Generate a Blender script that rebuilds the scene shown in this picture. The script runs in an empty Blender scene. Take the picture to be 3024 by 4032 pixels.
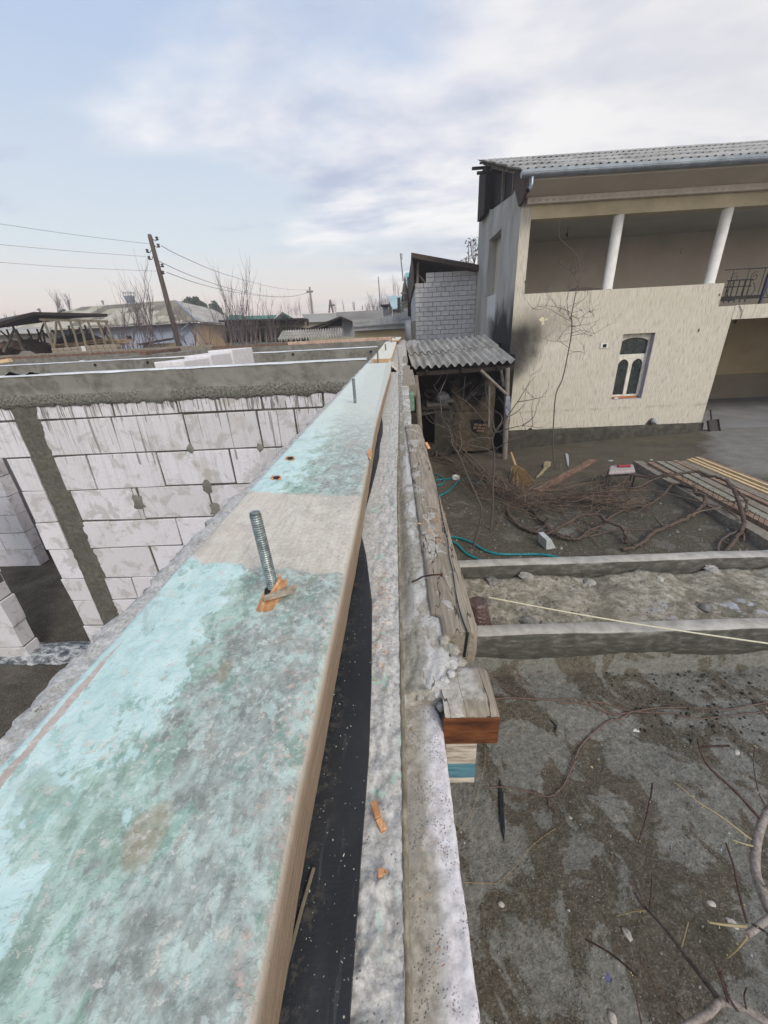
import bpy, math, random
from mathutils import Vector, Matrix, noise as MN
R = math.radians
random.seed(7)
scene = bpy.context.scene
COL = scene.collection
# ---------------------------------------------------------------- camera
FPX = 1548.0
EYE = Vector((0, 0, 3.0))
_Z = -Vector((176, 3384, FPX)).normalized()
_Y = Vector((33, -710, FPX)); _Y = (_Y - _Y.dot(_Z) * _Z).normalized()
_X = _Y.cross(_Z)
M = Matrix((_X, _Y, _Z))            # camera frame (right, down, forward) -> world
cam = bpy.data.cameras.new("Camera"); camo = bpy.data.objects.new("Camera", cam); COL.objects.link(camo)
cam.sensor_fit = 'VERTICAL'; cam.sensor_height = 36.0; cam.lens = 36.0 * FPX / 4032.0
cam.clip_start = 0.01; cam.clip_end = 4000
rt, dn, fw = M @ Vector((1, 0, 0)), M @ Vector((0, 1, 0)), M @ Vector((0, 0, 1))
mw = Matrix((rt, -dn, -fw)).transposed().to_4x4(); mw.translation = EYE
camo.matrix_world = mw
cam.dof.use_dof = True; cam.dof.focus_distance = 0.9; cam.dof.aperture_fstop = 38.0
scene.camera = camo
# ---------------------------------------------------------------- view
scene.view_settings.view_transform = 'Standard'; scene.view_settings.look = 'None'
scene.view_settings.gamma = 1.0; scene.view_settings.exposure = 0.34
# ---------------------------------------------------------------- node helper
def lin(h):
    h = h.lstrip('#'); o = []
    for i in (0, 2, 4):
        c = int(h[i:i+2], 16) / 255; o.append(c / 12.92 if c <= .04045 else ((c + .055) / 1.055) ** 2.4)
    return (*o, 1)
class NT:
    def __init__(s, tree): s.t = tree; s.n = tree.nodes; s.l = tree.links
    def put(s, sock, v):
        if v is None: return
        if isinstance(v, bpy.types.NodeSocket): s.l.new(v, sock)
        elif isinstance(v, str): sock.default_value = lin(v)
        elif isinstance(v, (tuple, list)) and sock.type == 'RGBA' and len(v) == 3: sock.default_value = (*v, 1)
        else: sock.default_value = v
    def pos(s): return s.n.new('ShaderNodeNewGeometry').outputs['Position']
    def nrm(s): return s.n.new('ShaderNodeNewGeometry').outputs['Normal']
    def island(s): return s.n.new('ShaderNodeNewGeometry').outputs['Random Per Island']
    def obj(s): return s.n.new('ShaderNodeTexCoord').outputs['Object']
    def sc(s, v, k, off=(0, 0, 0), rot=(0, 0, 0)):
        m = s.n.new('ShaderNodeMapping'); s.put(m.inputs['Vector'], v)
        m.inputs['Scale'].default_value = k if isinstance(k, tuple) else (k, k, k)
        m.inputs['Location'].default_value = off; m.inputs['Rotation'].default_value = rot
        return m.outputs[0]
    def noise(s, v, scale=1, det=4, rough=.55, dist=0, col=False):
        n = s.n.new('ShaderNodeTexNoise'); s.put(n.inputs['Vector'], v)
        for k, x in (('Scale', scale), ('Detail', det), ('Roughness', rough), ('Distortion', dist)): n.inputs[k].default_value = x
        return n.outputs['Color' if col else 'Fac']
    def vor(s, v, scale=1, feat='F1', out='Distance', rnd=1):
        n = s.n.new('ShaderNodeTexVoronoi'); s.put(n.inputs['Vector'], v); n.feature = feat
        n.inputs['Scale'].default_value = scale; n.inputs['Randomness'].default_value = rnd
        return n.outputs[out]
    def wave(s, v, scale, dist=0, det=2, dscale=1, dirn='X'):
        n = s.n.new('ShaderNodeTexWave'); s.put(n.inputs['Vector'], v); n.bands_direction = dirn
        for k, x in (('Scale', scale), ('Distortion', dist), ('Detail', det), ('Detail Scale', dscale)): n.inputs[k].default_value = x
        return n.outputs['Fac']
    def m(s, op, a, b=None, c=None, clamp=False):
        n = s.n.new('ShaderNodeMath'); n.operation = op; n.use_clamp = clamp
        for i, v in enumerate((a, b, c)): s.put(n.inputs[i], v)
        return n.outputs[0]
    def ss(s, v, a, b):
        n = s.n.new('ShaderNodeMapRange'); n.interpolation_type = 'SMOOTHSTEP'; s.put(n.inputs[0], v)
        if a <= b: lo, hi, x, y = a, b, 0, 1
        else: lo, hi, x, y = b, a, 1, 0
        for i, q in ((1, lo), (2, hi), (3, x), (4, y)): n.inputs[i].default_value = q
        return n.outputs[0]
    def band(s, v, a, b, w): return s.m('MULTIPLY', s.ss(v, a - w, a + w), s.ss(v, b + w, b - w))
    def mix(s, f, a, b, mode='MIX'):
        n = s.n.new('ShaderNodeMix'); n.data_type = 'RGBA'; n.blend_type = mode; n.clamp_factor = True
        s.put(n.inputs[0], f); s.put(n.inputs[6], a); s.put(n.inputs[7], b); return n.outputs[2]
    def ramp(s, f, pts):
        n = s.n.new('ShaderNodeValToRGB'); s.put(n.inputs[0], f); e = n.color_ramp.elements
        while len(e) < len(pts): e.new(.5)
        for i, (p, c) in enumerate(pts): e[i].position = p; e[i].color = lin(c) if isinstance(c, str) else (c, c, c, 1)
        return n.outputs[0]
    def xyz(s, v):
        n = s.n.new('ShaderNodeSeparateXYZ'); s.put(n.inputs[0], v); return n.outputs
    def comb(s, x, y, z):
        n = s.n.new('ShaderNodeCombineXYZ')
        for i, v in enumerate((x, y, z)): s.put(n.inputs[i], v)
        return n.outputs[0]
    def bump(s, h, st=.5, d=.01, prev=None):
        n = s.n.new('ShaderNodeBump'); s.put(n.inputs['Height'], h); n.inputs['Strength'].default_value = st
        n.inputs['Distance'].default_value = d; s.put(n.inputs['Normal'], prev); return n.outputs[0]
def mat(name, fn, rough=.85, metal=0.0, spec=.3):
    m = bpy.data.materials.new(name); m.use_nodes = True; t = NT(m.node_tree)
    b = [n for n in t.n if n.type == 'BSDF_PRINCIPLED'][0]
    b.inputs['Roughness'].default_value = rough; b.inputs['Metallic'].default_value = metal
    b.inputs['Specular IOR Level'].default_value = spec
    r = fn(t)
    if not isinstance(r, tuple): r = (r,)
    t.put(b.inputs['Base Color'], r[0])
    if len(r) > 1: t.put(b.inputs['Normal'], r[1])
    if len(r) > 2: t.put(b.inputs['Roughness'], r[2])
    return m
# ---------------------------------------------------------------- world: dusk overcast with broken cloud
world = bpy.data.worlds.new("World"); scene.world = world; world.use_nodes = True
w = NT(world.node_tree)
for n in list(w.n): w.n.remove(n)
SUN_EL, SUN_AZ = R(38), R(150)        # azimuth from +Y towards +X
sky = w.n.new('ShaderNodeTexSky'); sky.sky_type = 'NISHITA'; sky.sun_disc = False
sky.sun_elevation = SUN_EL; sky.sun_rotation = SUN_AZ
gen = w.n.new('ShaderNodeTexCoord').outputs['Generated']
X_, Y_, Z_ = w.xyz(gen)
zz = w.m('ADD', w.m('MAXIMUM', Z_, 0), .16)
pv = w.comb(w.m('DIVIDE', X_, zz), w.m('DIVIDE', Y_, zz), 0)
wc = w.noise(w.sc(pv, .5), 1, 3, .5, col=True)
pvw = w.n.new('ShaderNodeVectorMath'); pvw.operation = 'MULTIPLY_ADD'
w.put(pvw.inputs[0], wc); pvw.inputs[1].default_value = (.5, .5, .5); w.put(pvw.inputs[2], pv); pvw = pvw.outputs[0]
clear = w.ramp(Z_, [(0, '#c6b9be'), (.03, '#dcc4be'), (.075, '#d8cbc3'), (.17, '#c2c9cc'), (.42, '#a6b6cd'), (.8, '#96abca')])
n1 = w.noise(w.sc(pvw, (.62, .95, 1), (2.3, .9, 0), (0, 0, .5)), 1.0, 7, .5)
n2 = w.noise(w.sc(pvw, (1.5, 2.3, 1), (7.3, 4.1, 0), (0, 0, .4)), 1.0, 7, .56)
side = w.m('MULTIPLY', X_, .30)
cov = w.ss(w.m('ADD', n1, side), .40, .58)
cov = w.m('MULTIPLY', cov, w.ss(Z_, .0, .12))
cov = w.m('MULTIPLY', cov, .92)
ccol = w.ramp(n2, [(.34, '#a4aabd'), (.43, '#bcbfca'), (.52, '#d4d3d6'), (.61, '#e6e3e0')])
ccol = w.mix(w.m('MULTIPLY', w.ss(X_, -.1, .75), .75), ccol, '#d8d4d0')
skyc = w.mix(cov, clear, ccol)
purple = w.m('MULTIPLY', w.ss(n2, .55, .70), w.ss(n1, .62, .50))
skyc = w.mix(w.m('MULTIPLY', purple, w.m('MULTIPLY', w.ss(Z_, .1, .3), .6)), skyc, '#a2a8be')
skyc = w.mix(.10, skyc, w.mix(1, sky.outputs[0], (.16, .16, .16), 'MULTIPLY'))
behind = w.ss(Y_, .1, -.6)            # the brighter western sky behind the photographer
skyc = w.mix(1, skyc, w.mix(behind, (1.12, 1.11, 1.10), (1.85, 1.76, 1.62)), 'MULTIPLY')
ground_c = w.ss(Z_, -.02, 0)
skyc = w.mix(ground_c, (.12, .115, .11), skyc)
bg = w.n.new('ShaderNodeBackground'); w.put(bg.inputs[0], skyc); bg.inputs[1].default_value = 1.0
wo = w.n.new('ShaderNodeOutputWorld'); w.l.new(bg.outputs[0], wo.inputs[0])
sl = bpy.data.lights.new("Sun", 'SUN'); sl.energy = 1.6; sl.angle = R(16); sl.color = (1, .93, .83)
so = bpy.data.objects.new("Sun", sl); COL.objects.link(so)
sd = Vector((math.sin(SUN_AZ) * math.cos(SUN_EL), math.cos(SUN_AZ) * math.cos(SUN_EL), math.sin(SUN_EL)))
so.rotation_euler = sd.to_track_quat('Z', 'Y').to_euler()
# ---------------------------------------------------------------- placing helpers: a photo pixel back on to a real plane
def at(px, py, x=None, y=None, z=None):
    r = M @ Vector((px - 1512, py - 2016, FPX))
    t = (x - EYE.x) / r.x if x is not None else (y - EYE.y) / r.y if y is not None else (z - EYE.z) / r.z
    return EYE + r * t
def fbm(x, y, z=0, o=4): return MN.fractal(Vector((x, y, z)), 1.0, 2.0, o)
def cl(v, a=0., b=1.): return max(a, min(b, v))
def g(x, y):                                  # the lie of the land
    if x < 0.0 and -3.4 < y < 11.6 and x > -13: return -0.85
    if y < 3.28: z = -0.55 + .07 * cl((x - 2) / 4) + .06 * cl((2.6 - y) / 1.5) + .05 * fbm(x * .8, y * .8, 3, 3)
    elif y < 3.46: z = -.30
    elif y < 4.63: z = -0.17 + .06 * fbm(x * 1.7, y * 1.7, 1, 4) + .05 * cl((x - 2) / 3)
    elif y < 4.83: z = -.25
    else:
        z = -0.05 - .37 * cl((y - 4.8) / 7.2) ** 1.3 * cl((9.3 - x) / 6) - .07 * cl((y - 6) / 6) + .025 * fbm(x * .7, y * .7, 5, 3)
        if y > 12: z = -0.45 if x < 9 else -.16
    if y > 17.5: z = -.5
    return z
def gat(px, py, h=0.0):
    r = M @ Vector((px - 1512, py - 2016, FPX)); t = .0005; p = EYE
    while t < .05:
        p = EYE + r * t
        if p.z < g(p.x, p.y) + h: break
        t += .000008 if t < .004 else .00002
    return p
# ---------------------------------------------------------------- mesh helpers
OFF = {}
class MB:
    def __init__(s): s.v = []; s.f = []; s.sm = []
    def add(s, vs, fs, smooth=False):
        o = len(s.v); s.v += [Vector(v) for v in vs]; s.f += [[i + o for i in f] for f in fs]; s.sm += [smooth] * len(fs); return s
    def box(s, a, b, j=0):
        x0, y0, z0 = a; x1, y1, z1 = b
        vs = [Vector(v) for v in ((x0, y0, z0), (x1, y0, z0), (x1, y1, z0), (x0, y1, z0), (x0, y0, z1), (x1, y0, z1), (x1, y1, z1), (x0, y1, z1))]
        if j: vs = [v + Vector([random.uniform(-j, j) for _ in '123']) for v in vs]
        return s.add(vs, [(0, 3, 2, 1), (4, 5, 6, 7), (0, 1, 5, 4), (1, 2, 6, 5), (2, 3, 7, 6), (3, 0, 4, 7)])
    def beam(s, p, q, w_, h_, up=(0, 0, 1)):
        p, q = Vector(p), Vector(q); d = (q - p).normalized(); up = Vector(up)
        if abs(d.dot(up)) > .98: up = Vector((0, 1, 0))
        sx = d.cross(up).normalized() * w_ / 2; sz = sx.cross(d).normalized() * h_ / 2
        vs = [e + a * sx + b * sz for e in (p, q) for a, b in ((-1, -1), (1, -1), (1, 1), (-1, 1))]
        return s.add(vs, [(0, 1, 2, 3), (7, 6, 5, 4), (0, 4, 5, 1), (1, 5, 6, 2), (2, 6, 7, 3), (3, 7, 4, 0)])
    def prism(s, pts, off):
        pts = [Vector(p) for p in pts]; off = Vector(off); n = len(pts)
        return s.add(pts + [p + off for p in pts], [list(range(n)), list(range(2 * n - 1, n - 1, -1))] + [(i, i + n, (i + 1) % n + n, (i + 1) % n) for i in range(n)])
    def tube(s, pts, rs, n=6, cap=True, smooth=True):
        pts = [Vector(p) for p in pts]
        if not isinstance(rs, (list, tuple)): rs = [rs] * len(pts)
        up = Vector((.3, .2, 1)); vs = []; fs = []
        for i, p in enumerate(pts):
            d = (pts[min(i + 1, len(pts) - 1)] - pts[max(i - 1, 0)]).normalized()
            if i == 0:
                a = d.orthogonal().normalized()
            else: a = (a - a.dot(d) * d).normalized()
            b = d.cross(a)
            for k in range(n):
                t = 2 * math.pi * k / n; vs.append(p + rs[i] * (math.cos(t) * a + math.sin(t) * b))
        for i in range(len(pts) - 1):
            for k in range(n): k2 = (k + 1) % n; fs.append((i * n + k, i * n + k2, (i + 1) * n + k2, (i + 1) * n + k))
        s.add(vs, fs, smooth)
        if cap:
            s.add(vs[:n], [list(range(n - 1, -1, -1))]); s.add(vs[-n:], [list(range(n))])
        return s
    def grid(s, us, vs_, fn, smooth=True):
        nu, nv = len(us), len(vs_)
        return s.add([fn(u, v) for v in vs_ for u in us], [(j * nu + i, j * nu + i + 1, (j + 1) * nu + i + 1, (j + 1) * nu + i) for j in range(nv - 1) for i in range(nu - 1)], smooth)
    def lathe(s, prof, c=(0, 0, 0), n=16, smooth=True, ax=None):
        c = Vector(c); vs = []; q = Vector((0, 0, 1)).rotation_difference(Vector(ax).normalized()) if ax else None
        for r, z in prof:
            for k in range(n):
                v = Vector((r * math.cos(2 * math.pi * k / n), r * math.sin(2 * math.pi * k / n), z))
                if q: v.rotate(q)
                vs.append(c + v)
        fs = [(i * n + k, i * n + (k + 1) % n, (i + 1) * n + (k + 1) % n, (i + 1) * n + k) for i in range(len(prof) - 1) for k in range(n)]
        fs += [list(range(n - 1, -1, -1)), [(len(prof) - 1) * n + k for k in range(n)]]
        return s.add(vs, fs, smooth)
    def build(s, name, m, parent=None, bevel=0, loc=None, sub=0):
        if parent is not None: o0 = OFF[parent.name]
        elif loc is not None: o0 = Vector(loc)
        else:
            xs = [v.x for v in s.v]; ys = [v.y for v in s.v]; o0 = Vector(((min(xs) + max(xs)) / 2, (min(ys) + max(ys)) / 2, min(v.z for v in s.v)))
        me = bpy.data.meshes.new(name); me.from_pydata([v - o0 for v in s.v], [], s.f)
        for p, sm in zip(me.polygons, s.sm): p.use_smooth = sm
        me.update(); me.materials.append(m)
        o = bpy.data.objects.new(name, me); COL.objects.link(o)
        if parent is not None: o.parent = parent
        else: o.location = o0
        OFF[o.name] = o0.copy()
        if bevel:
            b = o.modifiers.new('b', 'BEVEL'); b.width = bevel; b.segments = 2; b.limit_method = 'ANGLE'
        if sub:
            b = o.modifiers.new('s', 'SUBSURF'); b.levels = b.render_levels = sub
        return o
def tag(o, label=None, cat=None, group=None, kind=None):
    if label: o['label'] = label
    if cat: o['category'] = cat
    if group: o['group'] = group
    if kind: o['kind'] = kind
    return o
def root(name, loc, label, cat, group=None):
    o = bpy.data.objects.new(name, None); COL.objects.link(o); o.location = Vector(loc); o.empty_display_size = .1
    OFF[o.name] = Vector(loc); return tag(o, label, cat, group)
def copy_tree(o, parent=None):
    c = o.copy(); COL.objects.link(c); c.parent = parent; OFF[c.name] = OFF[o.name].copy()
    for ch in o.children: copy_tree(ch, c)
    return c
def wall_holes(mb, u0, u1, z0, z1, d0, d1, holes, axis='x'):
    """a wall slab with rectangular openings; u runs along the axis, d through the thickness"""
    us = sorted({u0, u1, *[h for H in holes for h in H[:2]]}); zs = sorted({z0, z1, *[h for H in holes for h in H[2:]]})
    P = (lambda u, d, z: (u, d, z)) if axis == 'x' else (lambda u, d, z: (d, u, z))
    solid = lambda a, c: not any(H[0] <= a < H[1] and H[2] <= c < H[3] for H in holes)
    Sx = {}
    for i in range(len(us) - 1):
        for k in range(len(zs) - 1): Sx[i, k] = solid((us[i] + us[i+1]) / 2, (zs[k] + zs[k+1]) / 2)
    for (i, k), s_ in Sx.items():
        if not s_: continue
        a, b, c, d = us[i], us[i+1], zs[k], zs[k+1]
        mb.add([P(a, d0, c), P(b, d0, c), P(b, d0, d), P(a, d0, d)], [(0, 1, 2, 3)])
        mb.add([P(a, d1, c), P(b, d1, c), P(b, d1, d), P(a, d1, d)], [(3, 2, 1, 0)])
        for di, dk, e in ((-1, 0, (a, c, a, d)), (1, 0, (b, c, b, d)), (0, -1, (a, c, b, c)), (0, 1, (a, d, b, d))):
            if not Sx.get((i + di, k + dk), False):
                mb.add([P(e[0], d0, e[1]), P(e[2], d0, e[3]), P(e[2], d1, e[3]), P(e[0], d1, e[1])], [(0, 1, 2, 3)])
    return mb
def lerp(a, b, t): return a + (b - a) * t
def geo(a, b, n): return [a * (b / a) ** (i / (n - 1)) for i in range(n)]
def lsp(a, b, n): return [a + (b - a) * i / (n - 1) for i in range(n)]
def interp(tab, x):
    if x <= tab[0][0]: return tab[0][1]
    for (a, p), (b, q) in zip(tab, tab[1:]):
        if x <= b: return p + (q - p) * (x - a) / (b - a)
    return tab[-1][1]
# ================================================================ materials
KN = [at(578, 3281, z=2.82), at(880, 2640, z=2.82), at(1230, 2280, z=2.82)]
def f_board(t):
    p = t.pos(); x, y, z = t.xyz(p)
    warp = t.noise(p, 28, 5, .6)
    u = t.m('DIVIDE', t.m('ADD', x, .195), .152)
    uw = t.m('ADD', u, t.m('MULTIPLY', t.m('SUBTRACT', warp, .5), .9)); uw = t.m('ADD', uw, t.m('MULTIPLY', t.m('SUBTRACT', t.noise(t.sc(p, (1, .6, 1)), 120, 6, .65), .5), .5))
    yw = t.m('ADD', y, t.m('MULTIPLY', t.m('SUBTRACT', t.noise(t.sc(p, (1, 1, 1)), 60, 4), .5), .03))
    yw = t.m('ADD', yw, t.m('MULTIPLY', x, .22))
    big = t.noise(t.sc(p, (1, .7, 1), (3, 1, 0)), 22, 6, .62, .6)
    med = t.noise(t.sc(p, (1, .55, 1), (9, 2, 0)), 70, 6, .65, .8)
    fine = t.noise(p, 420, 5, .7)
    grain = t.noise(t.sc(p, (1, .06, 1)), 420, 5, .65)
    pale = t.ramp(med, [(.3, '#a3bfbd'), (.5, '#b4cdcb'), (.7, '#c3d8d6')])
    pale = t.mix(t.ss(big, .56, .66), pale, '#a2b6b2')
    green = t.ramp(med, [(.3, '#748a7f'), (.44, '#8ba195'), (.58, '#a3bab0'), (.8, '#b9ceca')])
    grey = t.ramp(med, [(.26, '#6b726d'), (.42, '#858b85'), (.54, '#9aa39d'), (.66, '#aabcb5'), (.8, '#b6d0cb')])
    vein = t.noise(t.sc(p, (1.25, .6, 1), (1, 5, 0)), 38, 6, .6, 1.2)
    vm = t.ss(t.m('ABSOLUTE', t.m('SUBTRACT', vein, .5)), .022, .0)
    mo = t.ss(t.noise(t.sc(p, (1, .7, 1), (2, 2, 0)), 62, 8, .72, .2), .50, .62)
    grey = t.mix(t.m('MULTIPLY', mo, .55), grey, '#b7cdc7')
    mo2 = t.ss(t.noise(t.sc(p, (1, .7, 1), (6, 1, 0)), 95, 8, .72, .2), .52, .60)
    grey = t.mix(t.m('MULTIPLY', mo2, .45), grey, '#6e746f')
    brownish = t.ss(t.noise(t.sc(p, (1, .8, 1), (4, 7, 1)), 26, 5, .6), .56, .66)
    grey = t.mix(t.m('MULTIPLY', brownish, .7), grey, '#938e85')
    paint = t.mix(t.ss(t.m('ADD', uw, t.m('MULTIPLY', t.m('SUBTRACT', big, .5), .9)), .36, .42), pale, green)
    paint = t.mix(t.ss(t.m('ADD', uw, t.m('MULTIPLY', t.m('SUBTRACT', big, .5), -1.1)), .49, .56), paint, grey)
    ch1 = t.ss(t.noise(t.sc(p, (1, .7, 1), (8, 3, 0)), 55, 8, .68, .3), .575, .59)
    paint = t.mix(t.m('MULTIPLY', ch1, .6), paint, t.mix(t.ss(u, .3, .5), '#93b3ab', '#8f8d86'))
    ch2 = t.ss(t.noise(t.sc(p, (1, .7, 1), (1, 9, 0)), 75, 8, .68, .3), .585, .60)
    paint = t.mix(t.m('MULTIPLY', ch2, .5), paint, '#bccdc8')
    ch3 = t.ss(t.noise(t.sc(p, (1, .7, 1), (4, 6, 0)), 40, 8, .7), .60, .61)
    paint = t.mix(t.m('MULTIPLY', ch3, .5), paint, '#6f8f82')
    # rubbed pink primer close to the right edge and along old scratches
    sp = t.m('MULTIPLY', t.ss(t.noise(p, 240, 4, .7), .54, .60), t.ss(uw, .80, 1.0))
    sp = t.m('MULTIPLY', sp, t.ss(t.noise(p, 18, 2), .46, .56))
    paint = t.mix(t.m('MULTIPLY', sp, .75), paint, '#c3a49a')
    scr = t.noise(t.sc(p, (1, .045, 1), (.3, .1, 0), (0, 0, -.05)), 150, 3, .5)
    sm_ = t.m('MULTIPLY', t.ss(scr, .68, .70), t.ss(u, .42, .2))
    paint = t.mix(t.m('MULTIPLY', sm_, .9), paint, '#a98f84')
    # the long bare pink scrape on the left, real wear with its own outline
    sx = t.m('ADD', x, t.m('MULTIPLY', t.m('SUBTRACT', t.noise(p, 90, 5, .7), .5), .006))
    line = t.m('ADD', -.1895, t.m('MULTIPLY', y, .008))
    wd = t.m('MULTIPLY', t.band(y, .02, .185, .02), .0024)
    d = t.m('ABSOLUTE', t.m('SUBTRACT', sx, line))
    paint = t.mix(t.m('MULTIPLY', t.m('LESS_THAN', d, wd), .8), paint, '#ad958b')
    dots = t.ss(t.vor(p, 130), .12, .05)
    dots = t.m('MULTIPLY', dots, t.ss(t.noise(p, 25, 1), .5, .6))
    paint = t.mix(t.m('MULTIPLY', dots, .6), paint, '#79837e')
    for kx, ky, ka, kb, kc in ((KN[0].x, KN[0].y, .0085, .013, '#9a8a74'), (KN[1].x, KN[1].y, .005, .010, '#8a7a64'), (KN[2].x, KN[2].y, .004, .006, '#7d8a78')):
        dd = t.m('ADD', t.m('POWER', t.m('DIVIDE', t.m('SUBTRACT', x, kx), ka), 2), t.m('POWER', t.m('DIVIDE', t.m('SUBTRACT', y, ky), kb), 2))
        dd = t.m('ADD', dd, t.m('MULTIPLY', t.m('SUBTRACT', t.noise(p, 130, 4), .5), 1.6))
        paint = t.mix(t.m('MULTIPLY', t.ss(dd, 1.2, .5), .55), paint, kc)
    # weathered wood where the paint stopped
    wood = t.ramp(grain, [(.2, '#a79e92'), (.45, '#b9b0a4'), (.6, '#c1b9ad'), (.8, '#ccc5ba')])
    wood = t.mix(t.m('MULTIPLY', t.ss(t.noise(t.sc(p, (1, .5, 1)), 90, 7, .7), .48, .6), .6), wood, '#c9c3b8')
    wood = t.mix(t.m('MULTIPLY', t.ss(big, .52, .62), .35), wood, '#9b938a')
    wband = t.band(yw, .262, .430, .0035)
    chips = t.ss(t.noise(p, 130, 5, .7), .60, .63)
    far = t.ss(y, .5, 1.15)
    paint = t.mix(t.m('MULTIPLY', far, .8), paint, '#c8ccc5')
    bare = t.m('MAXIMUM', wband, t.m('MULTIPLY', chips, .55))
    c = t.mix(bare, paint, wood)
    c = t.mix(t.m('MULTIPLY', t.ss(u, .95, .985), .5), c, '#a9a9a2')
    spk = t.noise(p, 260, 6, .75)
    c = t.mix(t.m('MULTIPLY', t.ss(spk, .52, .62), .35), c, '#c9cfc9'); c = t.mix(t.m('MULTIPLY', t.m('MULTIPLY', t.ss(spk, .46, .38), t.ss(uw, .25, .5)), .4), c, '#6f7a74')
    nz = t.xyz(t.nrm())[2]
    edge = t.ramp(t.noise(t.sc(p, (1, .03, 1)), 700, 4, .6), [(.3, '#7d6d5b'), (.5, '#998876'), (.7, '#ab9c8a')])
    edge = t.mix(t.ss(z, 2.808, 2.82), t.mix(.35, edge, '#6d5a48'), '#b4aca0')
    c = t.mix(t.ss(nz, .8, .4), c, edge)
    h = t.m('ADD', t.m('MULTIPLY', med, .7), t.m('MULTIPLY', t.m('SUBTRACT', 1, bare), .35))
    h = t.m('ADD', h, t.m('MULTIPLY', t.ss(t.noise(p, 160, 5, .65), .5, .56), .25))
    nb = t.bump(h, .55, .0011); nb = t.bump(t.m('ADD', fine, grain), .3, .0004, nb)
    return c, nb, t.m('ADD', .55, t.m('MULTIPLY', fine, .3))
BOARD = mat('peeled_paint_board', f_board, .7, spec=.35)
def f_wood(a, b, c_, stretch=(1, .05, 1), s=300, bs=.4, bd=.0006):
    def f(t):
        p = t.pos(); gn = t.noise(t.sc(p, stretch), s, 5, .62, .3); n = t.noise(p, s * .12, 4, .6)
        c = t.ramp(gn, [(.28, a), (.5, b), (.72, c_)])
        c = t.mix(t.m('MULTIPLY', t.ss(n, .5, .68), .4), c, a)
        return c, t.bump(gn, bs, bd)
    return f
PLANK = mat('pale_plank', f_wood('#b5ab9a', '#cfc7b8', '#dbd6ca', (1, .05, 1), 200))
def f_plank2(t):
    p = t.pos(); gn = t.noise(t.sc(p, (1, .05, 1)), 160, 5, .62, .3)
    c = t.ramp(gn, [(.3, '#b9b0a0'), (.5, '#cdc6b9'), (.72, '#d8d3c8')])
    c = t.mix(t.m('MULTIPLY', t.ss(t.noise(p, 14, 4, .6), .45, .6), .5), c, '#c0cfc6')
    nz = t.xyz(t.nrm())[2]
    return t.mix(t.ss(nz, .8, .4), c, t.ramp(gn, [(.3, '#a08261'), (.7, '#c4a684')])), t.bump(gn, .4, .001)
PLANK2 = mat('weathered_upper_plank', f_plank2)
FRESH = mat('fresh_split_wood', f_wood('#8a5a3a', '#b98a60', '#d6b48e', (1, .3, 1), 300), .7)
ORANGE = mat('cut_end_timber', f_wood('#331d14', '#5f371f', '#80502f', (.25, 1, 1.1), 160), .75)
def f_timber(t):
    p = t.pos(); gn = t.noise(t.sc(p, (1, .08, 1)), 260, 5, .62, .3)
    c = t.ramp(gn, [(.25, '#686053'), (.5, '#877e71'), (.75, '#a1988b')])
    cem = t.ss(t.noise(t.sc(p, (1, .6, 1), (2, 3, 0)), 34, 5, .6, .4), .54, .57)
    x, y, z = t.xyz(p)
    cem = t.m('MAXIMUM', cem, t.m('MULTIPLY', t.ss(y, .25, .24), t.ss(t.noise(p, 50, 5, .6), .42, .46)))
    cem = t.m('MULTIPLY', cem, t.ss(t.m('ADD', x, t.m('MULTIPLY', t.m('SUBTRACT', t.noise(p, 40, 4), .5), .02)), .060, .050))
    c = t.mix(cem, c, t.ramp(t.noise(p, 190, 6, .7), [(.35, '#868078'), (.6, '#aeaaa3')]))
    crack = t.m('ABSOLUTE', t.m('SUBTRACT', t.noise(t.sc(p, (1, .12, .3), (5, 1, 0)), 60, 3, .5), .5))
    ck = t.ss(crack, .010, .002)
    c = t.mix(t.m('MULTIPLY', ck, .85), c, '#2e261f')
    return c, t.bump(t.m('SUBTRACT', t.m('ADD', gn, t.m('MULTIPLY', cem, 2)), t.m('MULTIPLY', ck, 3)), .5, .0012)
TIMBER = mat('cemented_old_timber', f_timber, .9)
def f_conc(a, b, c_, s=60, bs=.6, bd=.003, pits=0.0, grime=None):
    def f(t):
        p = t.pos(); n = t.noise(p, s, 7, .66); n2 = t.noise(p, s * .13, 4, .6, .5)
        c = t.ramp(n, [(.3, a), (.5, b), (.68, c_)])
        c = t.mix(t.m('MULTIPLY', t.ss(n2, .42, .62), .45), c, a)
        h = n
        if pits:
            d = t.vor(t.sc(p, 1.0), s * 3.2); pm = t.m('MULTIPLY', t.ss(d, .26, .12), t.ss(t.noise(p, s * .7, 2), .5, .6))
            c = t.mix(t.m('MULTIPLY', pm, pits), c, '#4a4744'); h = t.m('SUBTRACT', n, pm)
        return c, t.bump(h, bs, bd)
    return f
def f_lip(t):
    p = t.pos(); n = t.noise(p, 300, 7, .74); n2 = t.noise(p, 60, 7, .7, .5); x, y, z = t.xyz(p)
    c = t.ramp(n, [(.26, '#76736e'), (.42, '#a19f9b'), (.55, '#b9b8b5'), (.7, '#cfceca')])
    c = t.mix(t.m('MULTIPLY', t.ss(n2, .52, .58), .5), c, '#8a8782')
    c = t.mix(t.m('MULTIPLY', t.m('MULTIPLY', t.ss(t.noise(p, 60, 4), .60, .66), t.ss(x, -.06, -.03)), .6), c, '#9dbfb2')
    pm = t.m('MULTIPLY', t.ss(t.vor(p, 520), .28, .15), t.ss(t.noise(p, 90, 2), .56, .64))
    c = t.mix(t.m('MULTIPLY', pm, .7), c, '#4c4a48')
    return c, t.bump(t.m('SUBTRACT', n, pm), .7, .0012)
LIP = mat('rough_cast_concrete', f_lip, .93)
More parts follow.
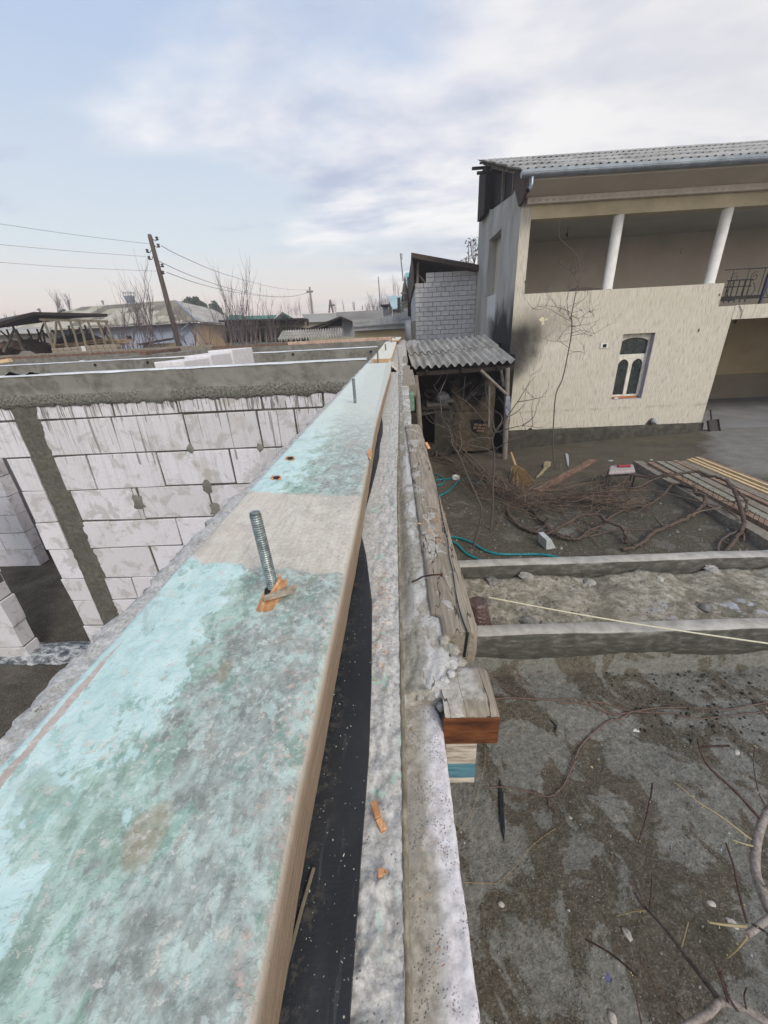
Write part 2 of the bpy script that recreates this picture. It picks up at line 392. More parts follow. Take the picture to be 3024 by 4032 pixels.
def f_mortar(t):
    p = t.pos(); n = t.noise(p, 150, 7, .68); n2 = t.noise(t.sc(p, (1, .6, 1)), 32, 5, .6, .6); x, y, z = t.xyz(p)
    c = t.ramp(n, [(.28, '#77736b'), (.45, '#98948b'), (.6, '#aba79f'), (.75, '#bfbcb6')])
    c = t.mix(t.m('MULTIPLY', t.ss(n2, .50, .56), .8), c, '#c3c2c0')
    c = t.mix(t.m('MULTIPLY', t.m('MULTIPLY', t.ss(x, .016, .004), t.ss(y, .27, .33)), .55), c, '#6e685d')
    ck = t.m('MULTIPLY', t.ss(t.m('ABSOLUTE', t.m('SUBTRACT', t.noise(t.sc(p, (1, .15, 1), (6, 2, 0)), 34, 3, .5), .5)), .004, .001), t.ss(t.noise(p, 14, 1), .5, .54))
    c = t.mix(t.m('MULTIPLY', ck, .8), c, '#3a3632')
    f3 = t.noise(p, 420, 5, .75); c = t.mix(t.m('MULTIPLY', t.ss(f3, .5, .62), .4), c, '#6f6a61'); return c, t.bump(f3, .8, .0012, t.bump(t.m('SUBTRACT', t.m('ADD', n, n2), ck), .7, .0018))
MORTAR = mat('smeared_mortar', f_mortar, .93)
def f_ledge(t):
    p = t.pos(); n = t.noise(p, 200, 7, .65); x, y, z = t.xyz(p)
    xw = t.m('ADD', x, t.m('MULTIPLY', t.m('SUBTRACT', t.noise(t.sc(p, (1, .5, 1)), 45, 4), .5), .018))
    white = t.ramp(n, [(.3, '#a9a5a6'), (.5, '#c4c1c4'), (.7, '#d6d4da')])
    dirt = t.ramp(n, [(.3, '#79746c'), (.5, '#969289'), (.7, '#aeaaa3')])
    c = t.mix(t.ss(xw, .006, .019), dirt, white)
    c = t.mix(t.m('MULTIPLY', t.ss(t.noise(t.sc(p, (1, .4, 1), (0, 3, 0)), 30, 4, .6), .58, .61), .9), c, '#8d8a84')
    pm = t.m('MAXIMUM', t.m('MULTIPLY', t.ss(t.vor(p, 760), .34, .2), t.ss(t.noise(p, 70, 3), .45, .6)), t.m('MULTIPLY', t.ss(t.vor(p, 400), .22, .14), t.ss(t.noise(p, 50, 3), .55, .6)))
    c = t.mix(t.m('MULTIPLY', pm, .6), c, '#5d5864')
    return c, t.bump(t.m('SUBTRACT', n, pm), .7, .0012)
LEDGE = mat('pored_white_block', f_ledge, .93)
def f_felt(t):
    p = t.pos(); weave = t.noise(t.sc(p, (.4, 1, 1)), 900, 3, .6); n = t.noise(t.sc(p, (1, .4, 1)), 30, 5, .6)
    c = t.ramp(n, [(.3, '#15171b'), (.55, '#1f2227'), (.75, '#303338')])
    sp = t.m('MULTIPLY', t.ss(t.vor(p, 260), .13, .07), t.ss(t.noise(p, 40, 2), .5, .56))
    c = t.mix(sp, c, '#a9b09f')
    dust = t.ss(t.noise(p, 12, 3), .5, .7)
    c = t.mix(t.m('MULTIPLY', dust, .08), c, '#6a6863')
    x, y, z = t.xyz(p)
    c = t.mix(t.m('MULTIPLY', t.m('MULTIPLY', t.ss(t.m('ADD', x, t.m('MULTIPLY', t.noise(p, 40, 5), .03)), -.018, -.034), t.ss(t.noise(p, 160, 7, .75), .50, .6)), .3), c, '#6d675c')
    scr = t.ss(t.noise(t.sc(p, (1, .08, 1)), 260, 4, .6), .60, .68)
    c = t.mix(t.m('MULTIPLY', scr, .3), c, '#55585b')
    return c, t.bump(t.m('ADD', weave, t.m('MULTIPLY', n, 2)), .35, .0006), .62
FELT = mat('bitumen_felt', f_felt, .6, spec=.4)
RING = mat('grey_ring_concrete', f_conc('#5c5a54', '#73716a', '#86847d', 6, .35, .006))
RINGR = mat('honeycombed_concrete', f_conc('#4e4c46', '#69675f', '#89877f', 26, 1.0, .03))
def f_ringbeam(t):
    p = t.pos(); n = t.noise(p, 14, 6, .65); n2 = t.noise(p, 2.0, 5, .62, .6); x, y, z = t.xyz(p)
    c = t.ramp(n, [(.3, '#5a5951'), (.5, '#6b6a62'), (.7, '#7d7c74')])
    c = t.mix(t.m('MULTIPLY', t.ss(n2, .48, .60), .55), c, '#8a8983')
    zl = t.m('ADD', z, t.m('MULTIPLY', t.m('SUBTRACT', t.noise(p, 3, 3), .5), .08))
    rough = t.m('MULTIPLY', t.ss(zl, 2.605, 2.59), t.ss(t.noise(p, .9, 2), .38, .46))
    agg = t.noise(p, 45, 4, .7)
    c = t.mix(t.m('MULTIPLY', rough, .8), c, t.ramp(agg, [(.35, '#3f3d38'), (.52, '#76746c'), (.66, '#98968e')]))
    h = t.m('ADD', t.m('MULTIPLY', n, .3), t.m('MULTIPLY', t.m('MULTIPLY', agg, rough), 2.5))
    return c, t.bump(h, .8, .012)
RINGB = mat('cast_ring_beam', f_ringbeam, .9)
def f_aac(t):
    p = t.pos(); n = t.noise(p, 90, 5, .65); n2 = t.noise(p, 4.5, 5, .6, .4); x, y, z = t.xyz(p)
    c = t.ramp(n, [(.25, '#c4c2c6'), (.5, '#d2d0d5'), (.7, '#dddce1')])
    c = t.mix(t.m('MULTIPLY', t.island(), .35), c, '#aaa5a4')
    c = t.mix(t.m('MULTIPLY', t.ss(t.noise(p, 4.5, 9, .68, .6), .50, .60), .55), c, '#9f9a94')
    ocs = t.ss(t.noise(p, 2.2, 4, .6), .60, .70)
    c = t.mix(t.m('MULTIPLY', ocs, .25), c, '#9a8c78')
    st = t.noise(t.sc(p, (1, 1, .02), (0, 0, 0), (0, .0, 0)), 34, 3, .5)
    ln = t.noise(t.sc(p, (1, 1, .02), (5, 0, 0)), 9, 3, .5)
    reach = t.m('ADD', 1.3, t.m('MULTIPLY', ln, 1.35))           # drips end at different heights below the beam
    sm_ = t.m('MULTIPLY', t.ss(st, .60, .64), t.m('GREATER_THAN', z, reach))
    c = t.mix(t.m('MULTIPLY', sm_, .72), c, '#66625d')
    sh3 = t.m('MULTIPLY', t.ss(t.noise(t.sc(p, (1, 1, .03), (3, 0, 0)), 62, 3, .5), .53, .57), t.m('GREATER_THAN', z, t.m('ADD', 2.12, t.m('MULTIPLY', t.noise(t.sc(p, (1, 1, .02), (7, 0, 0)), 25, 3, .5), .5))))
    c = t.mix(t.m('MULTIPLY', sh3, .8), c, '#5f5c55')
    st2 = t.m('MULTIPLY', t.ss(t.noise(t.sc(p, (1, 1, .015), (11, 0, 0)), 22, 4, .6), .48, .66), t.ss(z, 1.0, 2.4))
    c = t.mix(t.m('MULTIPLY', st2, .3), c, '#96918c')
    pit = t.ss(t.vor(p, 26), .10, .05)
    c = t.mix(t.m('MULTIPLY', pit, .5), c, '#6e6a66')
    return c, t.bump(t.m('SUBTRACT', n, pit), .35, .004)
AAC = mat('aerated_concrete_block', f_aac, .95)
def f_aac2(t):
    p = t.pos(); n = t.noise(p, 30, 5, .65)
    return t.ramp(n, [(.25, '#bfbcbe'), (.5, '#cecbce'), (.7, '#dad8db')]), t.bump(n, .3, .004)
AACP = mat('clean_aerated_block', f_aac2, .95)
MORT2 = mat('joint_mortar', f_conc('#45433e', '#5c5a53', '#716e67', 40, .6, .01))
COLC = mat('poured_column_concrete', f_conc('#4d4b44', '#5e5c53', '#706e65', 30, .9, .012))
WHITEF = mat('white_plastic_sheet', f_conc('#a9acb0', '#c3c6ca', '#d6d9dd', 8, .6, .006), .45)
def f_sill(t):
    p = t.pos(); n = t.noise(t.sc(p, (1, 2, 2)), 9, 6, .65, .6)
    c = t.ramp(n, [(.35, '#3a3f45'), (.46, '#6a6f74'), (.55, '#a2a5a6'), (.7, '#bfc1c2')])
    return c, t.bump(n, .9, .03), .5
SILL = mat('cement_smeared_film', f_sill, .5)
def f_plaster(t):
    p = t.pos(); x, y, z = t.xyz(p)
    st = t.noise(t.sc(p, (1, 1, .10)), 40, 4, .62, .2); fine = t.noise(p, 60, 4, .7); n2 = t.noise(p, .8, 4, .6)
    c = t.ramp(st, [(.30, '#8f897d'), (.41, '#afa99c'), (.50, '#c0baad'), (.68, '#cbc6ba')])
    c = t.mix(t.m('MULTIPLY', t.ss(n2, .45, .65), .25), c, '#b6b09e')
    c = t.mix(t.m('MULTIPLY', t.ss(fine, .5, .7), .25), c, '#a89f8a')
    # smoke above the oven: a stain on the corner of the house
    zx = t.m('ADD', z, t.m('MULTIPLY', t.m('SUBTRACT', x, 3.3), -.55))
    sn = t.noise(p, 1.7, 5, .6)
    d = t.m('ADD', t.m('POWER', t.m('DIVIDE', t.m('SUBTRACT', x, 3.38), .60), 2), t.m('POWER', t.m('DIVIDE', t.m('SUBTRACT', t.m('SUBTRACT', z, t.m('MULTIPLY', t.m('SUBTRACT', x, 3.4), .35)), 2.30), .62), 2))
    d = t.m('ADD', d, t.m('MULTIPLY', t.m('SUBTRACT', sn, .5), 1.8))
    soot = t.m('POWER', t.ss(d, 2.7, .2), 1.25)
    d2 = t.m('ADD', t.m('POWER', t.m('DIVIDE', t.m('SUBTRACT', x, 3.9), 1.25), 2), t.m('POWER', t.m('DIVIDE', t.m('SUBTRACT', z, 3.0), .55), 2))
    c = t.mix(t.m('MULTIPLY', t.ss(t.m('ADD', d2, t.m('MULTIPLY', sn, .8)), 1.7, .2), .5), c, '#6a6256')
    c = t.mix(t.m('MULTIPLY', soot, .93), c, '#191818')
    c = t.mix(t.m('MULTIPLY', t.ss(t.noise(t.sc(p, (1, 1, .2)), 2.0, 4, .6), .55, .72), .2), c, '#8f8673')
    flake = t.m('MULTIPLY', t.band(z, 2.98, 3.22, .04), t.m('MULTIPLY', t.band(x, 3.9, 5.0, .05), t.ss(t.noise(p, 5, 3), .58, .61)))
    c = t.mix(flake, c, '#ccc3a3')
    basel = t.m('MULTIPLY', t.band(z, .60, .66, .03), t.ss(t.noise(p, 2.5, 3), .45, .6))
    c = t.mix(t.m('MULTIPLY', basel, .45), c, '#8f8469')
    return c, t.bump(st, .4, .01)
PLASTER = mat('combed_cream_plaster', f_plaster, .93)
def f_side(t):
    p = t.pos(); x, y, z = t.xyz(p); n = t.noise(t.sc(p, (1, 1, .4)), 1.6, 6, .62, .5); st = t.noise(t.sc(p, (1, 1, .1)), 7, 4, .6)
    c = t.ramp(n, [(.3, '#8d8a84'), (.5, '#a5a29b'), (.7, '#bab7b0')])
    c = t.mix(t.m('MULTIPLY', t.ss(st, .55, .7), .35), c, '#5f6264')
    sn = t.noise(t.sc(p, (1, 1, .5)), 1.8, 5, .6)
    c = t.mix(t.m('MULTIPLY', t.ss(t.m('ADD', z, t.m('MULTIPLY', t.m('SUBTRACT', sn, .5), 1.6)), 3.9, 3.0), t.m('MULTIPLY', t.ss(y, 15.2, 14.0), .95)), c, '#17181b')
    zt = t.m('ADD', z, t.m('MULTIPLY', t.m('SUBTRACT', t.noise(t.sc(p, (1, 3, .5)), 3, 4), .5), .9))
    fl = t.m('MULTIPLY', t.band(y, 14.1, 15.3, .08), t.m('MULTIPLY', t.ss(zt, 3.25, 3.33), t.ss(z, 3.97, 3.93)))
    c = t.mix(fl, c, '#c9c9c7')
    return c, t.bump(n, .4, .01)
SIDE = mat('grey_cement_render', f_side, .93)
def f_flat(a, b, s=5, bs=.15, bd=.004, rough=None):
    def f(t):
        p = t.pos(); n = t.noise(p, s, 5, .6, .3); r = t.ramp(n, [(.35, a), (.65, b)])
        return (r, t.bump(t.noise(p, s * 8, 4, .6), bs, bd))
    return f
LOGGIA = mat('loggia_plaster', f_flat('#b3aa9d', '#c0b7aa', 1.2))
LOGCEIL = mat('loggia_ceiling', f_flat('#a5a19a', '#b1ada6', 1.0))
YPLAS = mat('garage_plaster', f_flat('#a89878', '#b7a787', 1.0))
FASC = mat('ochre_lintel_plaster', f_flat('#a69a80', '#bdb195', 1.4))
SOFF = mat('soffit_board', f_flat('#b7aea0', '#c4bbad', 1.2))
TRIM = mat('white_soffit_trim', f_flat('#bdb5aa', '#cfc8be', 2.5))
PLINTH = mat('plinth_render', f_conc('#302d28', '#433f38', '#575249', 7, .6, .02))
WHITEP = mat('white_painted_column', f_flat('#c9c7c4', '#d8d6d3', 6))
def f_winp(t):
    p = t.pos(); n = t.noise(t.sc(p, (1, 1, .3)), 18, 5, .65)
    return t.ramp(n, [(.3, '#9c968c'), (.42, '#c6c1b6'), (.6, '#d8d4ca')]), t.bump(n, .3, .004)
WINP = mat('chipped_white_paint', f_winp, .6)
GLASS = mat('dark_dusty_glass', lambda t: (t.ramp(t.noise(t.pos(), 5, 5, .65, 1.5), [(.4, '#1f2524'), (.6, '#343b3b'), (.75, '#565e5e')]),), .18, spec=.6)
def f_slate(t, a='#6d6b66', b='#8b8984', c_='#a3a19c', k=1.0):
    p = t.pos(); n = t.noise(t.sc(p, (1, .35, 1)), 5 * k, 6, .65, .4); n2 = t.noise(p, 30 * k, 4, .7)
    c = t.ramp(n, [(.3, a), (.5, b), (.7, c_)])
    sp = t.m('MULTIPLY', t.ss(n2, .60, .68), t.ss(t.noise(p, 2.5 * k, 2), .45, .6))
    return t.mix(t.m('MULTIPLY', sp, .8), c, '#3b3733'), t.bump(n2, .3, .006)
SLATE = mat('asbestos_roof_sheet', f_slate, .95)
SLATE2 = mat('pale_asbestos_sheet', lambda t: f_slate(t, '#7f7d79', '#9b9994', '#b4b2ae', .4), .95)
def f_mossy(t):
    p = t.pos(); x, y, z = t.xyz(p)
    v = t.vor(t.sc(p, (.85, .62, .001)), 1.0, out='Color', rnd=.0); vx = t.xyz(v)[0]
    st = t.noise(t.sc(p, (4, .3, .3)), 2, 3, .6)
    c = t.ramp(vx, [(.2, '#6b655b'), (.4, '#86806f'), (.6, '#a59f8c'), (.8, '#b7b2a4')])
    c = t.mix(t.m('MULTIPLY', t.ss(st, .45, .6), .35), c, '#6d6860')
    cx = t.wave(t.sc(p, (1, .0, .0)), 1.6, 0)
    return t.mix(t.m('MULTIPLY', cx, .3), c, '#777268')
MOSSY = mat('patched_asbestos_roof', f_mossy, .95)
TEAL = mat('teal_metal_sheet', f_flat('#5c8f90', '#6fa5a6', .8), .5)
TEALP = mat('pale_teal_metal', f_flat('#869fa3', '#9ab0b4', .8), .5)
GREENR = mat('green_metal_roof', f_flat('#2f5f52', '#3d7362', .8), .6)
METR = mat('ribbed_grey_sheet', lambda t: (t.mix(t.m('MULTIPLY', t.wave(t.sc(t.pos(), (1, .02, .02)), 1.1), .35), t.ramp(t.noise(t.pos(), .15, 3), [(.4, '#7b7873'), (.6, '#96928c')]), '#5f5d5a'),), .7)
GALV = mat('galvanised_metal', f_flat('#6f7881', '#8a939c', 3), .35, .55)
ROD = mat('zinc_threaded_rod', lambda t: (t.ramp(t.noise(t.pos(), 300, 4, .6), [(.35, '#626a6a'), (.55, '#828b8a'), (.75, '#9fa7a5')]),), .45, .6)
RUST = mat('rusty_iron', f_flat('#35221b', '#5a3d2f', 80), .8, .2)
IRON = mat('dark_iron', f_flat('#1c1b1b', '#2b2a29', 10), .6)
BLUEP = mat('blue_painted_iron', f_flat('#23263f', '#31344f', 10), .6)
def f_cmu(t):
    p = t.pos(); n = t.noise(p, 12, 5, .65); v = t.noise(p, 1.1, 3, .6)
    c = t.ramp(n, [(.3, '#acabad'), (.5, '#bdbcbe'), (.7, '#cccbcd')])
    c = t.mix(t.m('MULTIPLY', t.island(), .3), c, '#959290')
    return t.mix(t.m('MULTIPLY', t.ss(v, .5, .65), .25), c, '#8a8783'), t.bump(n, .4, .01)
CMU = mat('grey_hollow_block', f_cmu, .95)
CMUJ = mat('cmu_joint', f_flat('#6a6866', '#7a7875', 10))
DWOOD = mat('dark_brown_wood', f_wood('#1d1916', '#2a2420', '#3a322c', (1, .2, 1), 30, .3, .004))  # dark brown wood for shelter, attic and far sheds alike
BLACKW = mat('near_black_fill', f_flat('#0c0b0b', '#191716', 3))  # near-black all over: shelter walls, bench back, oven patch, far windows
GWOOD = mat('grey_weathered_wood', f_wood('#5e574e', '#7a736a', '#958e84', (1, 1, .08), 60, .4, .003))
GWOODY = mat('grey_weathered_plank', f_wood('#5f584f', '#7d766b', '#9a9388', (.5, .5, .5), 40, .4, .003))
POLEW = mat('tarred_pole_wood', f_wood('#3c3432', '#554a45', '#6b605a', (1, 1, .1), 14, .4, .01))
PALEW = mat('peeled_pole_wood', f_wood('#5d564a', '#756d5e', '#887f6e', (1, 1, .2), 14))
NEWW = mat('sawn_new_wood', f_wood('#b0946b', '#ccb38c', '#dac6a3', (.5, .5, .5), 40, .2, .002))
BROWNW = mat('brown_sawn_wood', f_wood('#4f3d35', '#6b554a', '#8b7567', (.4, .4, .4), 40, .3, .003))
def f_bark(a, b, s=50):
    def f(t):
        p = t.pos(); n = t.noise(p, s, 5, .65, .4); return t.ramp(n, [(.35, a), (.65, b)]), t.bump(n, .5, .006)
    return f
VINE = mat('vine_bark', f_bark('#2b2420', '#6b5c52', 55), .95)
TWIG = mat('dry_vine_twig', f_bark('#3c312a', '#857264', 60), .95)
BARK = mat('sapling_bark', f_bark('#433b39', '#675d5a', 60), .9)
BARKF = mat('pale_smooth_bark', f_bark('#6d6560', '#98908a', 60), .85)
REDB = mat('red_brown_shoot', f_bark('#3a2b28', '#55443f', 60), .8)
FARB = mat('far_bare_wood', f_bark('#5a4f52', '#76696b', 3), .95)
BUD = mat('yellow_bud', f_flat('#a5a072', '#c4bf94', 90), .8)
EVERG = mat('evergreen_leaf', f_flat('#26352b', '#3c4d3b', 1.2), .8)
TEALH = mat('teal_hose', f_flat('#12636b', '#1c7d85', 10), .35)
CORD = mat('cream_cord', f_flat('#c9c3a8', '#dcd7bf', 60), .8)
PSHOOT = mat('pale_shoot_bark', f_bark('#6b5848', '#94806c', 60), .9)
STRAW = mat('broom_straw', f_bark('#8a6f4b', '#b89a70', 120), .9)
PALEB = mat('pale_bone_wood', f_flat('#82775c', '#9a8f70', 12))
MARBLE = mat('pale_grey_scrap', f_flat('#93999a', '#a9afaf', 12))
WHITES = mat('white_scrap', f_flat('#b9bab8', '#d5d5d2', 14))
BLACKF = mat('black_cloth_and_hole_shade', f_flat('#14161b', '#23262d', 40), .75)  # rags and film; also flat black painted as shade in holes and cracks
CLOTH = mat('grey_folded_cloth', f_flat('#8f8786', '#a8a09e', 20))
REDC = mat('red_plastic', f_flat('#7d1f2c', '#983041', 20), .5)
BRNP = mat('brown_plastic_wrap', lambda t: (t.ramp(t.wave(t.sc(t.pos(), (0, 0, 1)), 14, 4, 3, 3), [(.3, '#54423f'), (.6, '#6f605e'), (.9, '#9a959c')]), t.bump(t.wave(t.sc(t.pos(), (.2, .2, 1)), 14, 4, 3, 3), .8, .01)), .3, spec=.6)
CLAY = mat('clay_oven', f_conc('#4c4234', '#6a5d49', '#7f725b', 9, .6, .02), .95)
ROCK = mat('rubble_stone', f_conc('#5b5955', '#757370', '#8f8d8a', 12, .7, .02), .95)
CONCY = mat('yard_concrete', f_conc('#7c7973', '#96938d', '#aba8a2', 14, .5, .008), .93)
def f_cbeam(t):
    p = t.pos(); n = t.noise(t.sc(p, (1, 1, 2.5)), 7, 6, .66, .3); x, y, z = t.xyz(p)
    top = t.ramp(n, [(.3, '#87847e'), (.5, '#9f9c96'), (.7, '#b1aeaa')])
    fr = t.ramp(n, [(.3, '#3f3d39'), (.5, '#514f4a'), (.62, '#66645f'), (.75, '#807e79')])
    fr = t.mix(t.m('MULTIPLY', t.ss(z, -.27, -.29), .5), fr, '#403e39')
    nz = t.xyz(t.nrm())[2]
    return t.mix(t.ss(nz, .4, .8), fr, top), t.bump(n, .6, .008)  # front face coloured darker than the top, darkest low down
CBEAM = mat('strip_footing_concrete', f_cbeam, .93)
def f_ground(t):
    p = t.pos(); x, y, z = t.xyz(p)
    n = t.noise(p, 18, 7, .68); n2 = t.noise(t.sc(p, (1, 1, .3), (1, 4, 0)), 2.1, 6, .6, .5); n3 = t.noise(p, 120, 4, .7)
    dry = t.ramp(n, [(.28, '#5a5a54'), (.46, '#6f6f69'), (.6, '#7e7e78'), (.75, '#93938d')])
    wet = t.ramp(n, [(.3, '#423d33'), (.5, '#544e43'), (.7, '#655f54')])
    near = t.ss(y, 3.6, 3.2)
    m_near = t.ss(t.noise(t.sc(p, (1, .8, 1), (3.1, 2.2, 0), (0, 0, .9)), 2.3, 9, .64, .7), .465, .515)
    c_near = t.mix(m_near, dry, wet)
    mud = t.ramp(n, [(.3, '#39352c'), (.5, '#4c473d'), (.7, '#5e594e')])
    mud = t.mix(t.m('MULTIPLY', t.ss(n2, .56, .63), .5), mud, '#726f69')
    trench = t.ramp(t.noise(p, 11, 7, .66, .4), [(.3, '#666154'), (.44, '#898374'), (.56, '#a39d90'), (.7, '#b7b2a8')])
    trench = t.mix(t.m('MULTIPLY', t.ss(n2, .5, .6), .6), trench, '#5a5546')
    white = t.m('MULTIPLY', t.ss(t.noise(p, 3.0, 5, .6), .56, .61), t.band(x, 3.0, 5.5, .4))
    trench = t.mix(t.m('MULTIPLY', white, t.band(y, 3.4, 3.95, .1)), trench, '#b1b3bb')
    c = t.mix(near, t.mix(t.ss(y, 4.68, 4.72), trench, mud), c_near)
    # ash and lime spill
    ash = t.m('ADD', t.m('POWER', t.m('DIVIDE', t.m('SUBTRACT', x, 2.55), .45), 2), t.m('POWER', t.m('DIVIDE', t.m('SUBTRACT', y, 5.75), .35), 2))
    ash = t.ss(t.m('ADD', ash, t.m('MULTIPLY', t.noise(p, 7, 4), 2.4)), 2.0, 1.2)
    c = t.mix(t.m('MULTIPLY', ash, .6), c, '#898987')
    # damp sweep of packed earth by the house, cement apron beyond it
    yard = t.m('MULTIPLY', t.ss(t.m('ADD', y, t.m('MULTIPLY', t.m('SUBTRACT', n2, .5), 1.2)), 7.6, 8.6), .8)
    c = t.mix(yard, c, t.ramp(t.noise(p, 2, 5, .6), [(.35, '#453f33'), (.65, '#595142')]))
    bx = t.m('ADD', x, t.m('MULTIPLY', t.m('SUBTRACT', y, 12.0), -.55))
    bx = t.m('ADD', bx, t.m('MULTIPLY', t.m('SUBTRACT', t.noise(p, 1.2, 4, .6), .5), 1.3))
    apron = t.ss(bx, 8.95, 9.5)
    c = t.mix(t.m('MULTIPLY', apron, t.ss(y, 7.5, 8.5)), c, t.ramp(t.noise(p, 3, 5, .6), [(.3, '#6e6d6b'), (.7, '#85847f')]))
    inn = t.m('MULTIPLY', t.ss(x, -.05, -.1), t.ss(y, 14, 13))
    c = t.mix(inn, c, t.ramp(t.noise(p, 2.2, 6, .62, .5), [(.3, '#39332b'), (.5, '#4e483f'), (.7, '#625c54')]))
    stones = t.m('MULTIPLY', t.ss(t.vor(p, 34), .22, .14), t.ss(t.noise(p, 3.3, 3), .52, .6))
    c = t.mix(t.m('MULTIPLY', stones, .55), c, '#8b8984')
    gr = t.noise(p, 70, 5, .75); c = t.mix(t.m('MULTIPLY', t.ss(gr, .52, .64), .4), c, '#98948b'); c = t.mix(t.m('MULTIPLY', t.ss(gr, .46, .36), .45), c, '#2f2b25')
    nb = t.bump(t.m('ADD', n, t.m('MULTIPLY', stones, .5)), 1.0, .035)
    return c, t.bump(n3, .4, .004, nb)
GROUND = mat('yard_soil', f_ground, .96)
# ================================================================ ground
def spaced(a, b, st): n = max(1, round((b - a) / st)); return [a + (b - a) * i / n for i in range(n)]
xs = spaced(-600, -60, 90) + spaced(-60, -13.4, 12) + spaced(-13.4, -.14, .6) + [-.14, -.12] + spaced(0.01, 4, .035) + spaced(4, 7, .06) + spaced(7, 16, .25) + spaced(16, 60, 8) + spaced(60, 600, 90) + [600]
ysg = spaced(-200, -8, 60) + spaced(-8, 0, .5) + spaced(0, .6, .1) + spaced(.6, 3.2, .035) + [3.2, 3.24, 3.27, 3.30, 3.44, 3.47, 3.5] + spaced(3.56, 4.6, .05) + [4.6, 4.63, 4.66, 4.8, 4.84, 4.87] + spaced(4.93, 12.6, .09) + spaced(12.6, 20, .5) + spaced(20, 60, 8) + spaced(60, 700, 90) + [700]
mb = MB(); mb.grid(xs, ysg, lambda x, y: (x, y, g(x, y) + ((.010 * fbm(x * 6, y * 6, 2, 5) + .007 * max(0, fbm(x * 15, y * 15, 7, 3))) if 0 < x < 12 and 0 < y < 9 else 0)))
tag(mb.build('ground', GROUND, loc=(0, 0, 0)), kind='structure')
# ================================================================ the wall under the camera
ZT = 2.775
ys = [-.6, -.3, -.12, -.04] + [.0] + geo(.02, 1.6, 260)[:] + geo(1.66, 13.2, 90)
def wx(y): return interp([(0, 0), (.6, .003), (1.3, .017), (4.3, .05), (13.2, .10)], y)   # the wall bows gently to the right
mainw = root('new_block_wall', (-.12, 4, -.85), 'long new block wall capped with concrete, carrying the green board', 'wall')
def lipx0(y): return -.272 + wx(y) + .009 * fbm(y * 26, 1.3) + .006 * fbm(y * 110, 4.4)
def topz(x, y):
    a = 1 if x > -.03 + wx(y) or x < -.20 + wx(y) else .15
    return ZT + a * (.0030 * fbm(x * 90, y * 70, 0, 5) + .0016 * fbm(x * 300, y * 260, 3, 3))
mb = MB()
us = lsp(0, .16, 10) + lsp(.2, .84, 8) + lsp(.86, 1, 26)
def lipf(u, y):
    a, b = lipx0(y), -.0045 + wx(y) + .0008 * fbm(y * 90, 8)
    x = lerp(a, b, u); z = topz(x, y)
    if u < .05: z -= .010 * (1 - u / .05)
    return (x, y, z)
mb.grid(us, ys, lipf)
mb.grid([0, 1, 2, 3], ys, lambda k, y: (lipx0(y) - [0, .004, .002, 0][int(k)] * (1 + fbm(y * 60, k)), y, [topz(-.25, y) - .010, ZT - .04, ZT - .12, 2.36][int(k)]))
mb.grid([0, 1], ys, lambda k, y: (-.0045 + wx(y) + .0008 * fbm(y * 90, 8), y, [topz(-.006 + wx(y), y), 2.5][int(k)]))
mb.build('concrete_cap', LIP, mainw)
mb = MB(); mb.box((-.235, -.6, -.85), (-.012, 13.2, 2.36)); mb.build('block_masonry', AAC, mainw)
# thin mortar/formwork groove line
mb = MB(); mb.grid([0, 1, 2], ys, lambda k, y: (-.0045 + wx(y) + [0.0, .0012, .0030][int(k)] + .0005 * fbm(y * 70, 5), y, ZT - [.003, .0015, .004][int(k)] + .001 * fbm(y * 120, 2)))
mb.build('formwork_edge', f_lipless := mat('formwork_strip', f_conc('#5a5447', '#7d7668', '#a19a8c', 120, .5, .001)), mainw)
# ---- the older wall on the yard side
old = root('old_yard_wall', (.02, 2, -.45), 'old rough mortared wall with timbers built in, along the yard side', 'wall')
ROT = []
for px, py in ((1600, 3400), (1590, 2815)): pass
def oldx(y):      # right-hand edge of the mortar
    pts = [(.0, .030), (.214, .034), (.222, .030), (.24, .036), (.262, .040), (.30, .046), (.34, .040), (.42, .046), (.6, .045), (.9, .045), (1.03, .050), (1.06, .060), (1.1, .074)]
    base = interp(pts, y)
    if y > 1.1:
        q = [(1.1, 1690, 1620), (1.2, 1650, 1619), (1.45, 1600, 1616), (1.8, 1545, 1612), (2.0, 1515, 1609), (2.6, 1470, 1606), (3.3, 1440, 1602), (4.5, 1395, 1597), (6.5, 1360, 1590), (13.2, 1330, 1588)]
        px = interp([(a, c) for a, b, c in q], y)
        py = interp([(a, b) for a, b, c in q], y)
        base = at(px, py, z=2.755).x
    return base + .0012 * fbm(y * 60, 7, 0, 4) * (1 + y)
def oldz(x, y): return 2.757 + .0022 * fbm(x * 55, y * 50, 9, 5) + .0016 * fbm(x * 240, y * 200, 2, 4) - .006 * (1 - cl((x - wx(y)) / .012))
ys2 = [.2122] + [y for y in ys if y >= .2135]
mb = MB(); mb.grid(lsp(0, 1, 26), ys2, lambda u, y: (lerp(-.0018 + wx(y), oldx(y), u), y, oldz(lerp(-.002 + wx(y), oldx(y), u), y)))
mb.grid([0, 1, 2, 3], ys2, lambda k, y: (oldx(y) + [0, -.001, .001, .0][int(k)], y, [oldz(oldx(y), y), 2.745, 2.70, -.6][int(k)]))
mb.grid(lsp(0, 1, 26), [0, 1, 2], lambda u, k: (lerp(-.0018, oldx(.2122), u), .2122 - .0012 * (k > 0) + .001 * fbm(u * 9, k), [oldz(lerp(-.0018, oldx(.2122), u), .2122), 2.748, 2.71][int(k)]))
mb.build('mortar_top', MORTAR, old)
